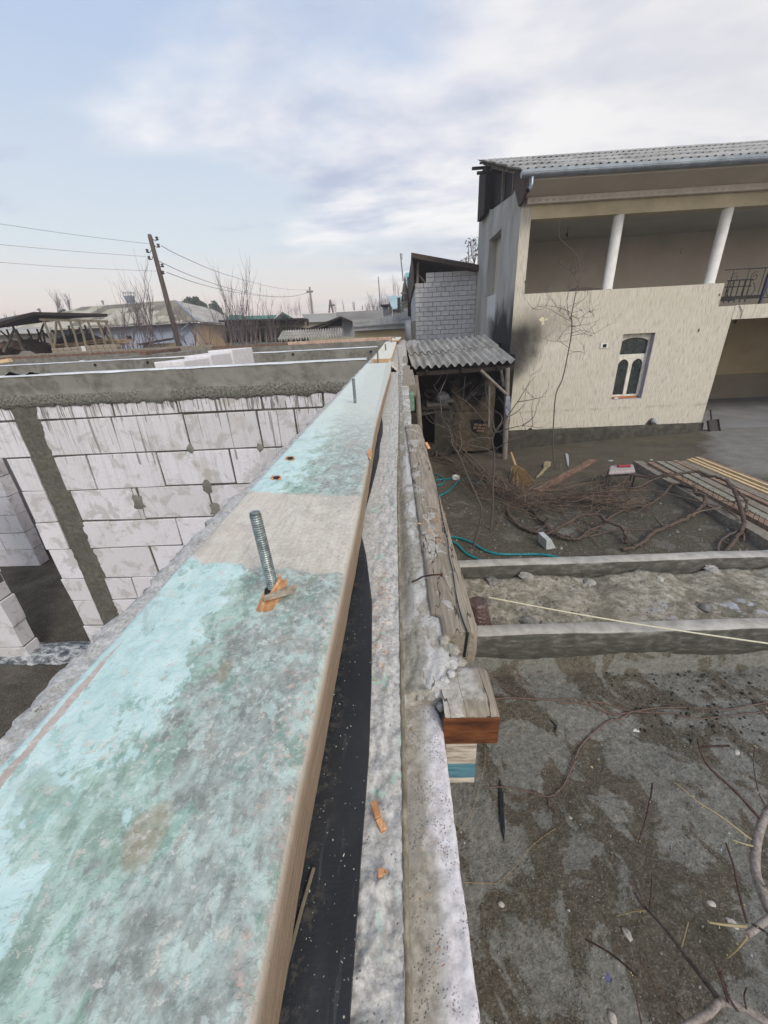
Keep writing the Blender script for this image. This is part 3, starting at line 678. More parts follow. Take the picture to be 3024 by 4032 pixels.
# near aerated block in the old wall
def lx(y): return .0262 + .0006 * fbm(y * 50, 3) - .003 * cl((y - .19) / .02) ** 2
ys3 = [y for y in ys if y < .213] + [.2135]
mb = MB()
mb.grid(lsp(0, 1, 22), ys3, lambda u, y: (lerp(-.0015, lx(y), u), y, 2.741 + .0009 * fbm(lerp(0, .027, u) * 160, y * 150, 1, 4) - (.0016 if u > .98 else 0)))
mb.grid([0, 1, 2], ys3, lambda k, y: (lx(y) + .0003 * k, y, [2.7394, 2.70, -.5][int(k)]))
mb.grid(lsp(0, 1, 12), [0, 1], lambda u, k: (lerp(-.0015, lx(.2135), u), .2135 + .001 * fbm(u * 5, 2), [2.741, 2.70][int(k)]))
mb.build('aerated_block', LEDGE, old)
mb = MB(); mb.box((.002, -.6, -.5), (.0245, .205, 2.735)); mb.box((.002, .215, -.5), (.03, 13.2, 2.70)); mb.build('wall_core', AAC, old)
for i, (x, y, z, s_) in enumerate(((.029, .2145, 2.751, .006), (.034, .2165, 2.753, .005), (.024, .2135, 2.752, .005), (.0265, .206, 2.746, .0035), (.036, .238, 2.753, .007), (.042, .244, 2.750, .008), (.030, .2195, 2.7565, .004), (.040, .256, 2.752, .007), (.0355, .262, 2.757, .005), (.036, .226, 2.7565, .0035), (.045, .2405, 2.7535, .005), (.012, .2125, 2.749, .004), (.018, .2125, 2.750, .0045))):
    mb = MB(); q_ = Vector((i * 3.1, i, 2))
    def lf(u, v):
        a = u * 6.2832; b = (v - .5) * math.pi; d = Vector((math.cos(a) * math.cos(b), math.sin(a) * math.cos(b), .6 * math.sin(b)))
        return Vector((x, y, z)) + d * s_ * (1 + .5 * MN.noise(d * 1.6 + q_) + .3 * MN.noise(d * 5 + q_))
    mb.grid(lsp(0, 1, 19), lsp(0, 1, 11), lf); mb.build('mortar_lump', MORTAR, old)
# ---- timbers built into the old wall
def slab(name, pix, z, th, m, label, cat, group=None, bev=.002, parent=None):
    pts = [at(px, py, z=z) for px, py in pix]
    mb = MB(); mb.prism([p - Vector((0, 0, th)) for p in pts], (0, 0, th))
    return tag(mb.build(name, m, parent, bevel=bev), label, cat, group)
TG = 'timber ends sticking out of the old wall'
def ltx(y): return interp([(.262, .0625), (.275, .0665), (.31, .066), (.36, .0668), (.42, .0655), (.5, .066), (.7, .0665), (1.04, .069), (1.12, .066)], y) + .0008 * fbm(y * 25, 6)
lt = root('long_wall_timber', (.05, .27, 2.72), 'long grey cracked timber with cement smears lying along the old wall', 'timber', TG)
ysl = [y for y in ys if .266 < y < 1.10]; ysl = [.265] + ysl + [1.10]
mb = MB(); prof = [(0, -.034), (0, -.004), (.06, -.0008), (.15, 0), (.35, .0008), (.6, .0004), (.85, 0), (.94, -.0012), (1, -.005), (1, -.034)]
def ltf(k, y):
    u, dz = prof[int(k)]; xl = .026 if y > .29 else .034
    e = .0025 * cl((.275 - y) / .01) if u > .8 else 0
    return (lerp(xl, ltx(y) - e, u), y - (.003 if u < .3 else 0) * 0, 2.7625 + dz + .0006 * fbm(u * 3, y * 60, 2, 3))
mb.grid(list(range(10)), ysl, ltf); mb.add([ltf(k, .265) for k in range(10)], [list(range(10))]); mb.add([ltf(k, 1.10) for k in range(10)], [list(range(9, -1, -1))])
mb.build('timber_body', TIMBER, lt)
mb = MB(); ck = [(1880, 2595), (1862, 2545), (1838, 2500), (1815, 2440), (1800, 2390), (1786, 2320), (1775, 2240), (1762, 2190), (1757, 2130), (1740, 2060), (1722, 1960), (1712, 1900), (1700, 1850)]
P_ = [at(a + 6, b, z=2.7642) if j > 0 else Vector((.0535, .2642, 2.735)) for j, (a, b) in enumerate(ck)]
P_[1] = Vector((.0555, .2642, 2.7632))
wv = [.0011, .0012, .0007, .0006, .0005, .0005, .0005, .0005, .0006, .0007, .0007, .0006, .0003]
for a, b, r1, r2 in zip(P_, P_[1:], wv, wv[1:]):
    mb.add([a - Vector((r1, 0, 0)), a + Vector((r1, 0, 0)), b + Vector((r2, 0, 0)), b - Vector((r2, 0, 0))], [(0, 1, 2, 3)])
mb.build('drying_crack', BLACKF, lt)
ct = root('cross_timber', (.04, .21, 2.70), 'cut timber stub with an orange-brown end, nearest the camera', 'timber', TG)
mb = MB(); n_ = 9
def ctf(k, u):   # profile in y/z, length in x
    yy, dz = [(.1905, -.030), (.1905, -.001), (.196, 0), (.205, .0006), (.218, .0004), (.230, 0), (.2355, -.002), (.237, -.008), (.237, -.030)][int(k)]
    x = lerp(.0272, .0655, u); rr = .004 * cl((u - .8) / .2) ** 2
    return (x - (.002 if k < 1 else 0) * 0, yy + (rr if k < 3 else -rr if k > 5 else 0) * .2, 2.756 + dz - (.0035 * cl((u - .86) / .14) ** 2 if 1 <= k <= 6 else 0))
mb.grid(list(range(9)), lsp(0, 1, 14), ctf); mb.add([ctf(k, 1) for k in range(9)], [list(range(9))])
mb.build('timber_body', TIMBER, ct)
mb = MB(); mb.box((.026, .1893, 2.727), (.0652, .1904, 2.7535)); mb.build('sawn_face', ORANGE, ct, bevel=.0006)
def f_wb(t):
    p = t.pos(); x, y, z = t.xyz(p); n = t.noise(t.sc(p, (.3, 1, 2)), 160, 4, .6)
    c = t.ramp(n, [(.3, '#7b6e5e'), (.5, '#b3ab9d'), (.7, '#cbc6bb')])
    return t.mix(t.band(z, 2.665, 2.683, .0008), c, t.ramp(n, [(.3, '#39626f'), (.7, '#5f8c99')]))
WBAND = mat('blue_banded_paint', f_wb, .8)
mb = MB(); mb.box((.030, .2035, 2.658), (.0545, .236, 2.7265)); tag(mb.build('painted_post_end', WBAND, bevel=.0008), 'white painted wooden post end with a blue band, under the orange-ended stub', 'post')
for i, (pix, th, lab) in enumerate(((((1585, 1515), (1637, 1515), (1625, 1455), (1590, 1455)), .055, 'grey timber stub with nails beyond the long timber'),
                      (((1585, 1455), (1614, 1455), (1614, 1439), (1590, 1439)), .05, 'short timber stub with orange end just under the slate eave'),
                      (((1586, 1425), (1606, 1425), (1604, 1402), (1588, 1402)), .06, 'small brown timber stub farthest along the old wall'))):
    t_ = slab('timber_stub', pix, 2.762, th, TIMBER, lab, 'timber', TG)
    a, b = at(*pix[0], z=2.762), at(*pix[1], z=2.762)
    mb = MB(); mb.box((a.x + .03, a.y - .004, 2.762 - th * .93), (b.x - .004, a.y + .004, 2.762 - .006)); mb.build('sawn_face', ORANGE, t_)
mb = MB(); a = at(1613, 1548, y=1.93); b = at(1632, 1602, y=1.93); mb.box((a.x, 1.93, b.z - .02), (b.x, 2.1, a.z)); tag(mb.build('green_post_end', mat('flaked_green_paint', f_flat('#55705f', '#7b9583', 60)), bevel=.004), 'flaked green post end below the grey timber stub', 'post')
for px, py0, py1 in ((1617, 1596, 1547), (1620, 1678, 1640)):
    pass
# ---- felt strip under the board
def fx(y): return interp([(0, -.0245), (.1, -.0232), (.15, -.0222), (.2, -.0232), (.29, -.027), (.37, -.037), (.42, -.046), (.47, -.049), (.51, -.0455), (.56, -.0425), (.66, -.038), (.75, -.0345), (.85, -.036), (.95, -.032), (1.05, -.034), (1.2, -.042), (1.4, -.040)], y)
ysf = [y for y in ys if y < 1.45]
mb = MB()
mb.grid(lsp(0, 1, 8), ysf, lambda u, y: (lerp(-.15, fx(y), u), y, 2.7795 + .0006 * fbm(u * 3, y * 25, 4, 3)))
mb.grid([0, 1], ysf, lambda k, y: (fx(y), y, [2.7795 + .0006 * fbm(3, y * 25, 4, 3), 2.7755][int(k)]))
tag(mb.build('bitumen_felt_strip', FELT), 'black bitumen felt strip under the right edge of the green board', 'felt')
# ---- boards
def board(name, x0, x1, y0, y1, z, th, m, label, wob=.0008, cat='board', gap=None):
    mb = MB(); yy = [y0] + [y for y in ys if y0 < y < y1] + [y1]
    pr = [(0, -th), (0, -.004), (.012, -.0006), (.03, 0)] + [(u, 0) for u in lsp(.08, .95, 18)] + [(.975, 0), (.992, -.0008), (1, -.003), (1.002, -.5 * th), (1, -th)]
    def f(k, y):
        u, dz = pr[int(k)]; a, b = x0(y), x1(y)
        return (lerp(a, b, u) + wob * fbm(y * 16 * (1 if y < 1 else .3), u * 2, 3) * (1 if u < .1 or u > .9 else 0), y, z + dz + .0009 * fbm(u * 6, y * 12, 7, 4) * (1 if dz > -.01 else 0))
    mb.grid(list(range(len(pr))), yy, f)
    for y in (y0, y1): mb.add([f(k, y) for k in range(len(pr))], [list(range(len(pr))) if y == y0 else list(range(len(pr) - 1, -1, -1))])
    o = mb.build(name, m); return tag(o, label, cat)
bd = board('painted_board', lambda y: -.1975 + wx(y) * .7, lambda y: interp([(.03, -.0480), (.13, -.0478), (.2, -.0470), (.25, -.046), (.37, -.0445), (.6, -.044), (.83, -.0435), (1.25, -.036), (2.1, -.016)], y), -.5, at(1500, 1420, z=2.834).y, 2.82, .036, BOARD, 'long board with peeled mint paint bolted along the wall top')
eL = at(1467, 1413, z=2.834); eR = at(1540, 1413, z=2.834); f2 = at(1514, 1350, z=2.834); f2r = at(1561, 1350, z=2.834)
yb = (eL.y + eR.y) / 2; y2 = (f2.y + f2r.y) / 2
board('whitish_board', lambda y: lerp(eL.x, f2.x, (y - yb) / (y2 - yb)), lambda y: lerp(eR.x, f2r.x, (y - yb) / (y2 - yb)), yb, y2 + .6, 2.834, .030, PLANK2, 'second whitish board overlapping the far end of the painted board', .002)
g1, g2, g3, g4 = at(1533, 1338, z=2.85), at(1572, 1338, z=2.85), at(1553, 1322, z=2.85), at(1574, 1322, z=2.85)
y3, y4 = (g1.y + g2.y) / 2, min((g3.y + g4.y) / 2, 12.9)
board('third_whitish_board', lambda y: lerp(g1.x, g3.x, (y - y3) / (y4 - y3)), lambda y: lerp(g2.x, g4.x, (y - y3) / (y4 - y3)), y3, y4, 2.85, .03, PLANK2, 'farthest whitish board at the end of the long wall', .003).name = 'end_board'
# ---- threaded rods
RG = 'threaded rods standing up through the boards'
def rod(b, t, z, r, label):
    p = at(*b, z=z); q = at(*t, y=p.y); d = q - p; L = d.length
    o = root('threaded_rod', p, label, 'threaded rod', RG)
    n = int(L / (r * .42)); pr = []
    for i in range(n):
        h = L * i / n; pr += [(r * .86, h), (r * 1.02, h + L / n * .5)]
    pr[-1] = (r * .9, L - .0005); pr.append((r * .72, L))
    mb = MB(); mb.lathe([(r * .86, -.03)] + pr, p, 20 if r < .005 and z < 2.83 and p.y < 1 else 10, smooth=False, ax=d); mb.build('rod', ROD, o)
    return o, p, q
rod((1078, 2322), (1002, 2016), 2.8195, .0043, 'thick threaded rod in a torn hole, nearest the camera')
rod((1399, 1588), (1391, 1490), 2.8195, .0045, 'second threaded rod, in the mint part of the board')
rod((1488, 1415), (1486, 1377), 2.834, .0060, 'third threaded rod, at the near end of the second board')
rod((1519, 1380), (1517, 1354), 2.834, .0075, 'fourth threaded rod, midway on the second board')
rod((1541, 1348), (1540, 1331), 2.834, .009, 'fifth threaded rod, by the end of the second board')
rod((1555, 1334), (1555, 1325), 2.85, .010, 'sixth threaded rod, on the farthest board')
rod((1559, 1325), (1557, 1316), 2.85, .010, 'last threaded rod, at the far tip of the boards')
rod((1500, 1321), (1500, 1306), 2.87, .010, 'thin threaded rod on the far cross wall beside the pale timber')
# ---- torn hole and slivers round the near rod (parts of the board)
def ppoly(name, pix, z, th, m, parent=None, tilt=None, **k):
    pts = [at(a, b, z=z) for a, b in pix]
    if tilt: pts = [p + Vector((0, 0, tz)) for p, tz in zip(pts, tilt)]
    mb = MB(); mb.prism([p - Vector((0, 0, th)) for p in pts], (0, 0, th)); return mb.build(name, m, parent, **k)
Z8 = 2.8212
ppoly('torn_wood', [(1008, 2402), (1030, 2345), (1048, 2308), (1075, 2312), (1094, 2272), (1112, 2276), (1116, 2310), (1108, 2340), (1090, 2372), (1070, 2398), (1040, 2405)], Z8, .001, FRESH, bd)
ppoly('bolt_hole', [(1040, 2340), (1042, 2318), (1060, 2306), (1092, 2306), (1106, 2320), (1096, 2342), (1060, 2348)], Z8 + .0004, .0006, BLACKF, bd)
for pix, tl in (([(1034, 2368), (1040, 2358), (1160, 2326), (1176, 2328), (1162, 2352), (1042, 2376)], (.003, .003, .006, .006, .005, .003)),
                ([(1048, 2360), (1110, 2308), (1138, 2314), (1132, 2326), (1070, 2362)], (.001, .006, .007, .006, .002)),
                ([(1058, 2352), (1106, 2312), (1116, 2314), (1068, 2356)], (.002, .009, .009, .002)),
                ([(1098, 2274), (1106, 2272), (1112, 2300), (1104, 2312)], (.004, .004, .002, .001))):
    pass_m = mat('grey_split_sliver', f_wood('#6f6557', '#978c7a', '#b5aa97', (.4, .4, .4), 300)) if tl[0] == .003 else FRESH
    ppoly('wood_sliver', pix, Z8, .0012, pass_m, bd, tilt=tl)
for (a, b, s) in ((1142, 1804, 13), (1088, 1880, 15)):      # old bolt holes in the paint
    ppoly('old_hole', [(a - s, b), (a - s * .4, b - 5), (a + s * .6, b - 6), (a + s, b), (a + s * .4, b + 6), (a - s * .6, b + 6)], 2.8211, .0006, BLACKF, bd)
    ppoly('torn_rim', [(a - s * 1.6, b + 2), (a - s, b - 8), (a + s, b - 8), (a + s * 1.5, b + 1), (a + s, b + 9), (a - s, b + 8)], 2.8208, .0006, FRESH, bd)
ppoly('torn_rim', [(1452, 1768), (1463, 1764), (1466, 1785), (1460, 1810), (1450, 1800), (1446, 1785)], 2.8211, .0015, FRESH, bd)
# ---- bent nail, splinters, sawdust
mb = MB(); P0 = [at(1624, 2292, z=2.757), at(1640, 2284, z=2.764), at(1665, 2270, z=2.770), at(1700, 2264, z=2.772), at(1738, 2262, z=2.773)]
nl = root('bent_nail', P0[0], 'rusty bent nail sticking out of the mortar beside the long timber', 'nail')
mb.tube(P0, .0009, 8); mb.build('shank', RUST, nl)
mb = MB(); mb.tube([P0[-1], P0[-1] + Vector((.0009, 0, 0))], .0020, 10); mb.build('head', RUST, nl)
mb = MB(); mb.tube([at(1738, 1990, z=2.762), at(1700, 1998, z=2.763)], .001, 6)
def sliver(pts, w_, h_, m, label, name='wood_splinter', group='loose splinters on the wall top'):
    mb = MB()
    for a, b in zip(pts, pts[1:]): mb.beam(a, b, w_, h_)
    return tag(mb.build(name, m, bevel=w_ * .15), label, 'splinter', group)
sliver([at(1470, 3160, z=2.7795), at(1490, 3225, z=2.7795), at(1512, 3272, z=2.779)], .0034, .003, FRESH, 'thick orange splinter on the rough concrete beside the felt')
sliver([at(1236, 3418, z=2.7815), at(1188, 3580, z=2.7815), at(1130, 3800, z=2.7812), at(1112, 3900, z=2.781)], .0013, .0013, PALEW, 'long thin pale splinter leaning on the side of the board')
sliver([at(1574, 3395, z=2.745), at(1582, 3418, z=2.745)], .0022, .002, FRESH, 'short orange chip on the pored white block')
sliver([at(1486, 3440, z=2.779), at(1512, 3432, z=2.779), at(1516, 3425, z=2.779)], .003, .002, FRESH, 'curled orange shaving on the rough concrete')
sliver([at(1596, 3690, z=2.744), at(1604, 3700, z=2.744)], .002, .0015, FRESH, 'tiny forked shaving low on the pored block')
sliver([at(1676, 1742, z=2.768), at(1690, 1768, z=2.755)], .007, .004, FRESH, 'orange splinter hanging off the right edge of the long timber')
rn = random.Random(3)
mb = MB()
def chip(p, s, up=.25):
    a = rn.uniform(0, 6.28); d = Vector((math.cos(a), math.sin(a), rn.uniform(-.2, .4))) * s; e = Vector((-d.y, d.x, 0)) * rn.uniform(.2, .5)
    mb.add([p - d - e, p + d - e * .4, p + d * .8 + e, p - d * .7 + e + Vector((0, 0, s * .3)), p + Vector((0, 0, s * up)), ], [(0, 1, 4), (1, 2, 4), (2, 3, 4), (3, 0, 4)])
for _ in range(110):
    py = 2250 + abs(rn.gauss(0, 1)) * 230; px = rn.gauss(1500, 22)
    if py < 2900: chip(at(px, py, z=2.7785), rn.uniform(.0006, .0017))
for _ in range(60): chip(at(rn.gauss(1500, 25), rn.uniform(1500, 2250), z=2.7785), rn.uniform(.0006, .0014))
for _ in range(55):
    py = rn.uniform(1960, 2130); chip(at(rn.gauss(1730, 18), py, z=2.766), rn.uniform(.0008, .0022))
for _ in range(22): chip(at(rn.gauss(1690, 30), rn.uniform(1980, 2140), z=2.765), rn.uniform(.0012, .003))
for _ in range(24): chip(at(rn.uniform(1580, 1750), rn.uniform(2850, 3900), z=2.743), rn.uniform(.0003, .0009))
tag(mb.build('sawdust', FRESH), 'orange sawdust and shavings scattered on the wall top', 'sawdust', kind='stuff')
mb = MB()
for _ in range(170): chip(at(rn.uniform(1150, 1440), rn.uniform(2300, 4000), z=2.7806), rn.uniform(.0001, .00035) * (2 if rn.random() < .12 else 1), .3)
tag(mb.build('paint_flakes', mat('mint_paint_flake', f_flat('#9db5a5', '#c2ccb4', 60))), 'tiny pale green paint flakes on the black felt', 'paint flakes', kind='stuff')
# plastic crumple where the boards meet
mb = MB(); c0 = at(1533, 1440, z=2.80)
mb.grid(lsp(0, 1, 18), lsp(0, 1, 14), lambda u, v: Vector((c0.x - .012 + .075 * u + .02 * fbm(u * 3, v * 3, 1), c0.y - .18 + .42 * v, 2.80 + .022 * fbm(u * 4, v * 4, 5) + .025 * math.sin(u * 3.1) - .045 * u)))
tag(mb.build('plastic_film_scrap', mat('pinkish_cellophane', f_flat('#b3a69c', '#cfc6bd', 30), .35)), 'crumpled pinkish film stuck where the two boards meet', 'plastic film')
# ================================================================ unfinished rooms on the left
XR = -.24
def crosswall(name, y0, th, xl, label, ztop=2.775, zb=2.49, ragged=True):
    r = root(name, ((xl + XR) / 2, y0, -.85), label, 'wall'); n = int((XR - xl) / .03)
    xs = lsp(xl, XR, n)
    mb = MB()
    prof = [(0, ztop), (0, ztop - .05), (0, ztop - .13), (0, 2.60), (-.006, 2.592), (-.010, 2.56), (-.010, 2.53), (-.006, zb), (.02, zb - .01)]
    def f(k, x):
        dy, z = prof[int(k)]; k = int(k)
        if k >= 7: z += .03 * fbm(x * 5, 3) + .02 * fbm(x * 22, 1)
        rr = (.006 if 4 <= k <= 7 else .0015) * fbm(x * 22, z * 30, 2, 4)
        return (x, y0 + dy + rr, z + (.004 * fbm(x * 3, 9) if k == 0 else 0))
    mb.grid(list(range(len(prof))), xs, f)
    mb.grid([0, 1], xs, lambda k, x: (x, y0 + th * k, ztop + .004 * fbm(x * 3, 9)))
    mb.grid([0, 1], xs, lambda k, x: (x, y0 + th, [ztop + .004 * fbm(x * 3, 9), 2.48][int(k)]))
    mb.build('ring_beam', RINGB, r)
    return r
cw = crosswall('cross_wall', 3.92, .22, -6.4, 'nearest cross wall of white blocks with a concrete ring beam and drips')
# blocks of the nearest cross wall, laid one by one
zr = [2.50, 2.352, 1.978, 1.595, 1.215, .868, .455, .135, -.265, -.60, -.85]
J = [[-4.9, -3.72, -2.80, -2.15, -1.30, -.70], [-5.1, -2.865, -2.122, -1.372, -1.0, -.3], [-3.25, -2.50, -1.73, -1.0, -.3],
     [-2.89, -2.115, -2.04, -1.35, -.6], [-3.262, -2.50, -1.75, -1.0, -.3], [-2.905, -2.2, -1.45, -.7], [-3.26, -2.50, -1.75, -1., -.3], [-2.9, -2.2, -1.45, -.7], [-2.6, -1.9, -1.1], [-2.9, -2.2, -1.45, -.7]]
J[3] = [-2.89, -2.84, -2.05, -1.30, -.6]
mb = MB(); CX0, CX1, DX = -3.835, -3.60, -4.135
def blk(x0, x1, z0, z1, y0=3.925, y1=4.13):
    j = .004; dy = rn.uniform(-.006, .006)
    m_ = MB(); gx, gz = rn.uniform(.006, .016), rn.uniform(.005, .012)
    m_.box((x0 + gx, y0 + dy, z0 + gz), (x1 - rn.uniform(.005, .014), y1, z1 - rn.uniform(.004, .009)), .007)
    mb.v, mb.f, mb.sm = mb.v, mb.f, mb.sm; mb.add(m_.v, m_.f)
for i in range(10):
    z1, z0 = zr[i], zr[i + 1]; js = sorted(J[i])
    e = [CX1 + rn.uniform(-.03, .02)] + [x for x in js if x > CX1 + .1] + [XR]
    for a, b in zip(e, e[1:]): blk(a, b, z0, z1)
    if i < 2:
        e = [-6.4, -5.65] + [-4.95, CX0 + rn.uniform(-.02, .02)]
        if i == 1: e = [-6.4, -5.3, -4.55, CX0]
        for a, b in zip(e, e[1:]): blk(a, b, z0, z1)
    else: blk(DX + rn.uniform(-.008, .008), CX0 + rn.uniform(-.03, .015), z0, z1)
# left jamb of the opening
for i in range(2, 10):
    z1, z0 = zr[i], zr[i + 1]
    blk(-6.3, -5.6, z0, z1, 3.93); blk(-5.6, -5.06 + rn.uniform(-.01, .02), z0, z1, 3.93)
ow = mb.build('block_courses', AAC, cw, bevel=.006)
mb = MB(); mb.box((CX1 + .02, 3.94, -.85), (XR, 4.12, 2.48)); mb.box((DX + .02, 3.945, -.85), (CX1 + .02, 4.115, 2.40)); mb.box((-6.4, 3.945, 1.99), (DX + .02, 4.115, 2.42)); mb.box((-6.3, 3.945, -.85), (-5.08, 4.115, 1.97))
mb.build('mortar_joints', MORT2, cw)
mb = MB(); zs_ = lsp(-.85, 2.52, 120)
mb.grid(lsp(0, 1, 8), zs_, lambda u, z: (lerp(CX0 - .01 + .012 * fbm(z * 9, 1), CX1 + .03 + .014 * fbm(z * 9, 5), u), 3.918 + .008 * fbm(u * 3, z * 14, 2) + (.012 if u in (0, 1) else 0), z))
mb.build('cast_column', COLC, cw)
mb = MB()
for a, b, z, r_ in ((-2.86, 0, 1.43, .05), (-2.05, 0, 1.58, .05), (-2.02, 0, 1.31, .05), (-2.33, 0, .92, .05), (-2.05, 0, .9, .05), (-2.13, 0, 2.0, .03), (-1.4, 0, 1.98, .03)):
    mb.grid(lsp(0, 1, 7), lsp(0, 1, 7), lambda u, v: (a + (u - .5) * r_ * 2.2 * (1 + .4 * fbm(v * 3, z)), 3.912 + .02 * ((u - .5) ** 2 + (v - .5) ** 2) * 2, z + (v - .5) * r_ * 3 * (1 + .4 * fbm(u * 3, a))))
mb.build('mortar_patch', RING, cw)
def film(name, y0, xl, xr, z, wd, label, ph=0):
    mb = MB(); xs = lsp(xl, xr, 160)
    mb.grid([0, 1, 2, 3], xs, lambda k, x: (x, y0 + [-.008, .0, wd * .5, wd * .5 + .01][int(k)] + .006 * fbm(x * 4, ph), z + [-.004 - .012 * abs(fbm(x * 1.7, ph + 4)), .006 + .004 * fbm(x * 3, ph), .008, -.01][int(k)]))
    return tag(mb.build(name, WHITEF), label, 'plastic sheet', 'white film strips on the cross walls')
film('film_strip', 3.92, -6.3, -.25, 2.781, .16, 'white film strip lying on the nearest cross wall')
cw2 = crosswall('cross_wall', 7.15, .22, -12.5, 'second cross wall with bolt holes in its grey concrete')
cw2.name = 'cross_wall'
mb = MB(); mb.box((-12.5, 7.17, -.85), (XR, 7.35, 2.47)); mb.build('block_courses', AAC, cw2)
for px, py in ((373, 1437), (580, 1427), (793, 1409), (1153, 1395), (1460, 1384)):
    p = at(px, py, y=7.135); mb = MB(); mb.tube([p, p + Vector((0, .03, 0))], .022, 10); mb.build('tie_hole', BLACKF, cw2)
film('film_strip', 7.15, -12.4, -.26, 2.783, .16, 'white film strip lying on the second cross wall', 3)
# far wall and longitudinal wall
fw = root('end_wall', (-6, 11.5, -.85), 'far end wall of the unfinished rooms under a brown timber', 'wall')
mb = MB(); mb.box((-13, 11.5, 2.2), (.06, 11.75, 2.80)); mb.build('ring_beam', RING, fw)
mb = MB(); mb.box((-13, 11.52, -.85), (.05, 11.73, 2.2)); mb.build('block_courses', AAC, fw)
lw = root('long_partition_wall', (-6.2, 9.4, -.85), 'partition wall between the second cross wall and the end wall', 'wall')
mb = MB(); mb.box((-5.55, 7.37, 2.2), (-5.3, 11.5, 2.79)); mb.build('ring_beam', mat('pale_ring_concrete', f_conc('#6c6963', '#85827b', '#9a9791', 6, .35, .006)), lw)
mb = MB(); mb.box((-5.53, 7.37, -.85), (-5.32, 11.5, 2.2)); mb.build('block_courses', AAC, lw)
film('film_strip', 7.4, -5.6, -5.5, 2.79, .1, 'short white film strip on the partition wall', 5)
lw2 = root('outer_left_wall', (-12.6, 5, -.85), 'outermost left wall of the unfinished rooms', 'wall')
mb = MB(); mb.box((-12.9, 3.9, -.85), (-12.6, 11.5, 2.77)); mb.build('block_courses', AAC, lw2)
# timbers on the end wall
def tim(a, b, z0, y, w_, h_, m, label, dy=0):
    p, q = at(*a, y=y), at(*b, y=y + dy); p.z = q.z = z0
    mb = MB(); mb.beam(p, q, w_, h_); return tag(mb.build('wall_plate_timber', m, bevel=.006), label, 'timber', 'timbers lying on the far end wall')
tim((835, 1360), (1130, 1343), 2.83, 11.62, .12, .07, BROWNW, 'dark brown timber in the middle of the far end wall')
tim((1133, 1343), (1552, 1318), 2.84, 11.62, .13, .08, mat('pinkish_timber', f_wood('#927866', '#ae9484', '#c4ac9d', (.4, .4, .4), 30)), 'pale pinkish timber at the right end of the far end wall')
tim((0, 1412), (620, 1372), 2.83, 11.62, .12, .07, BROWNW, 'long brown timber at the left of the far end wall')
tim((0, 1404), (840, 1352), 2.85, 11.85, .1, .12, GWOODY, 'grey timber behind the brown ones on the far end wall')
mb = MB(); mb.beam(at(562, 1391, z=2.83), at(835, 1359, z=2.83 + .03), .12, .07); tag(mb.build('wall_plate_timber', BROWNW, bevel=.006), 'brown timber lying askew with its sawn end showing', 'timber', 'timbers lying on the far end wall')
mb = MB(); p, q = at(0, 1425, y=9.5), at(42, 1418, y=9.5); mb.beam(p, q, .1, .075); tag(mb.build('wall_plate_timber', NEWW, bevel=.004), 'yellow new timber end at the left edge of the frame', 'timber', 'timbers lying on the far end wall')
# loose aerated blocks in a row on the first bay
a0, a1 = at(655, 1447, z=2.79), at(960, 1398, z=2.90); base = Vector((-2.22, 4.25, 2.62)); d = Vector((.02, 1.0, 0))
rowb = [(4.2, 4.8, 2.83), (4.82, 5.42, 2.86), (5.44, 6.25, 2.885)]
pw = root('short_partition', (-2.3, 5.2, -.85), 'short partition between the first two cross walls', 'wall')
mb = MB(); mb.box((-2.42, 4.14, -.85), (-2.16, 7.15, 2.60)); mb.build('block_courses', AAC, pw)
for i, (ya, yb_, zt) in enumerate(rowb):
    mb = MB(); mb.box((-2.42 + .01 * i, ya, 2.603), (-2.12 + .02 * i, yb_, zt), .006)
    tag(mb.build('loose_block', AACP, bevel=.008), ['nearest loose white block on the short partition', 'middle loose white block on the short partition', 'farthest and largest loose white block on the short partition'][i], 'block', 'loose white blocks behind the nearest cross wall')
# room beyond the opening, left pier
pr_ = root('inner_pier', (-8, 6.5, -.85), 'shaded block pier seen through the opening in the nearest cross wall', 'wall')
mb = MB(); rz = lsp(-.85, 2.8, 11)
for i in range(10):
    e = [-9.8, -9.1, -8.4, -7.6, -7.06] if i % 2 else [-9.8, -8.75, -8.0, -7.06]
    for a, b in zip(e, e[1:]): mb.box((a + .005, 6.45, rz[i] + .005), (b - .005, 6.68, rz[i + 1] - .005), .005)
mb.build('block_courses', AAC, pr_, bevel=.006)
mb = MB(); mb.box((-9.8, 6.46, -.85), (-7.08, 6.67, 2.8)); mb.build('mortar_joints', MORT2, pr_)
mb = MB()
for z, x in ((.75, -7.9), (.38, -8.1), (1.15, -7.6)):
    mb.grid(lsp(0, 1, 12), [0, 1, 2], lambda u, k: (x + (u - .5) * 1.3, 6.44 - .006 * (k == 1), z + (k - 1) * .07 * (1 - abs(u - .5)) + .02 * fbm(u * 5, k)))
mb.build('mortar_smear', RING, pr_)
mb = MB(); mb.grid(lsp(0, 1, 40), lsp(0, 1, 12), lambda u, v: (lerp(-5.5, -4.2, u), 3.86 + .42 * v + .02 * fbm(u * 4, v), -.84 + .12 * math.sin(math.pi * min(1, v * 1.1)) ** .5 + .02 * fbm(u * 7, v * 7, 3)))
tag(mb.build('sill_film', SILL), 'crumpled cement-smeared film over the sill of the opening', 'plastic sheet')
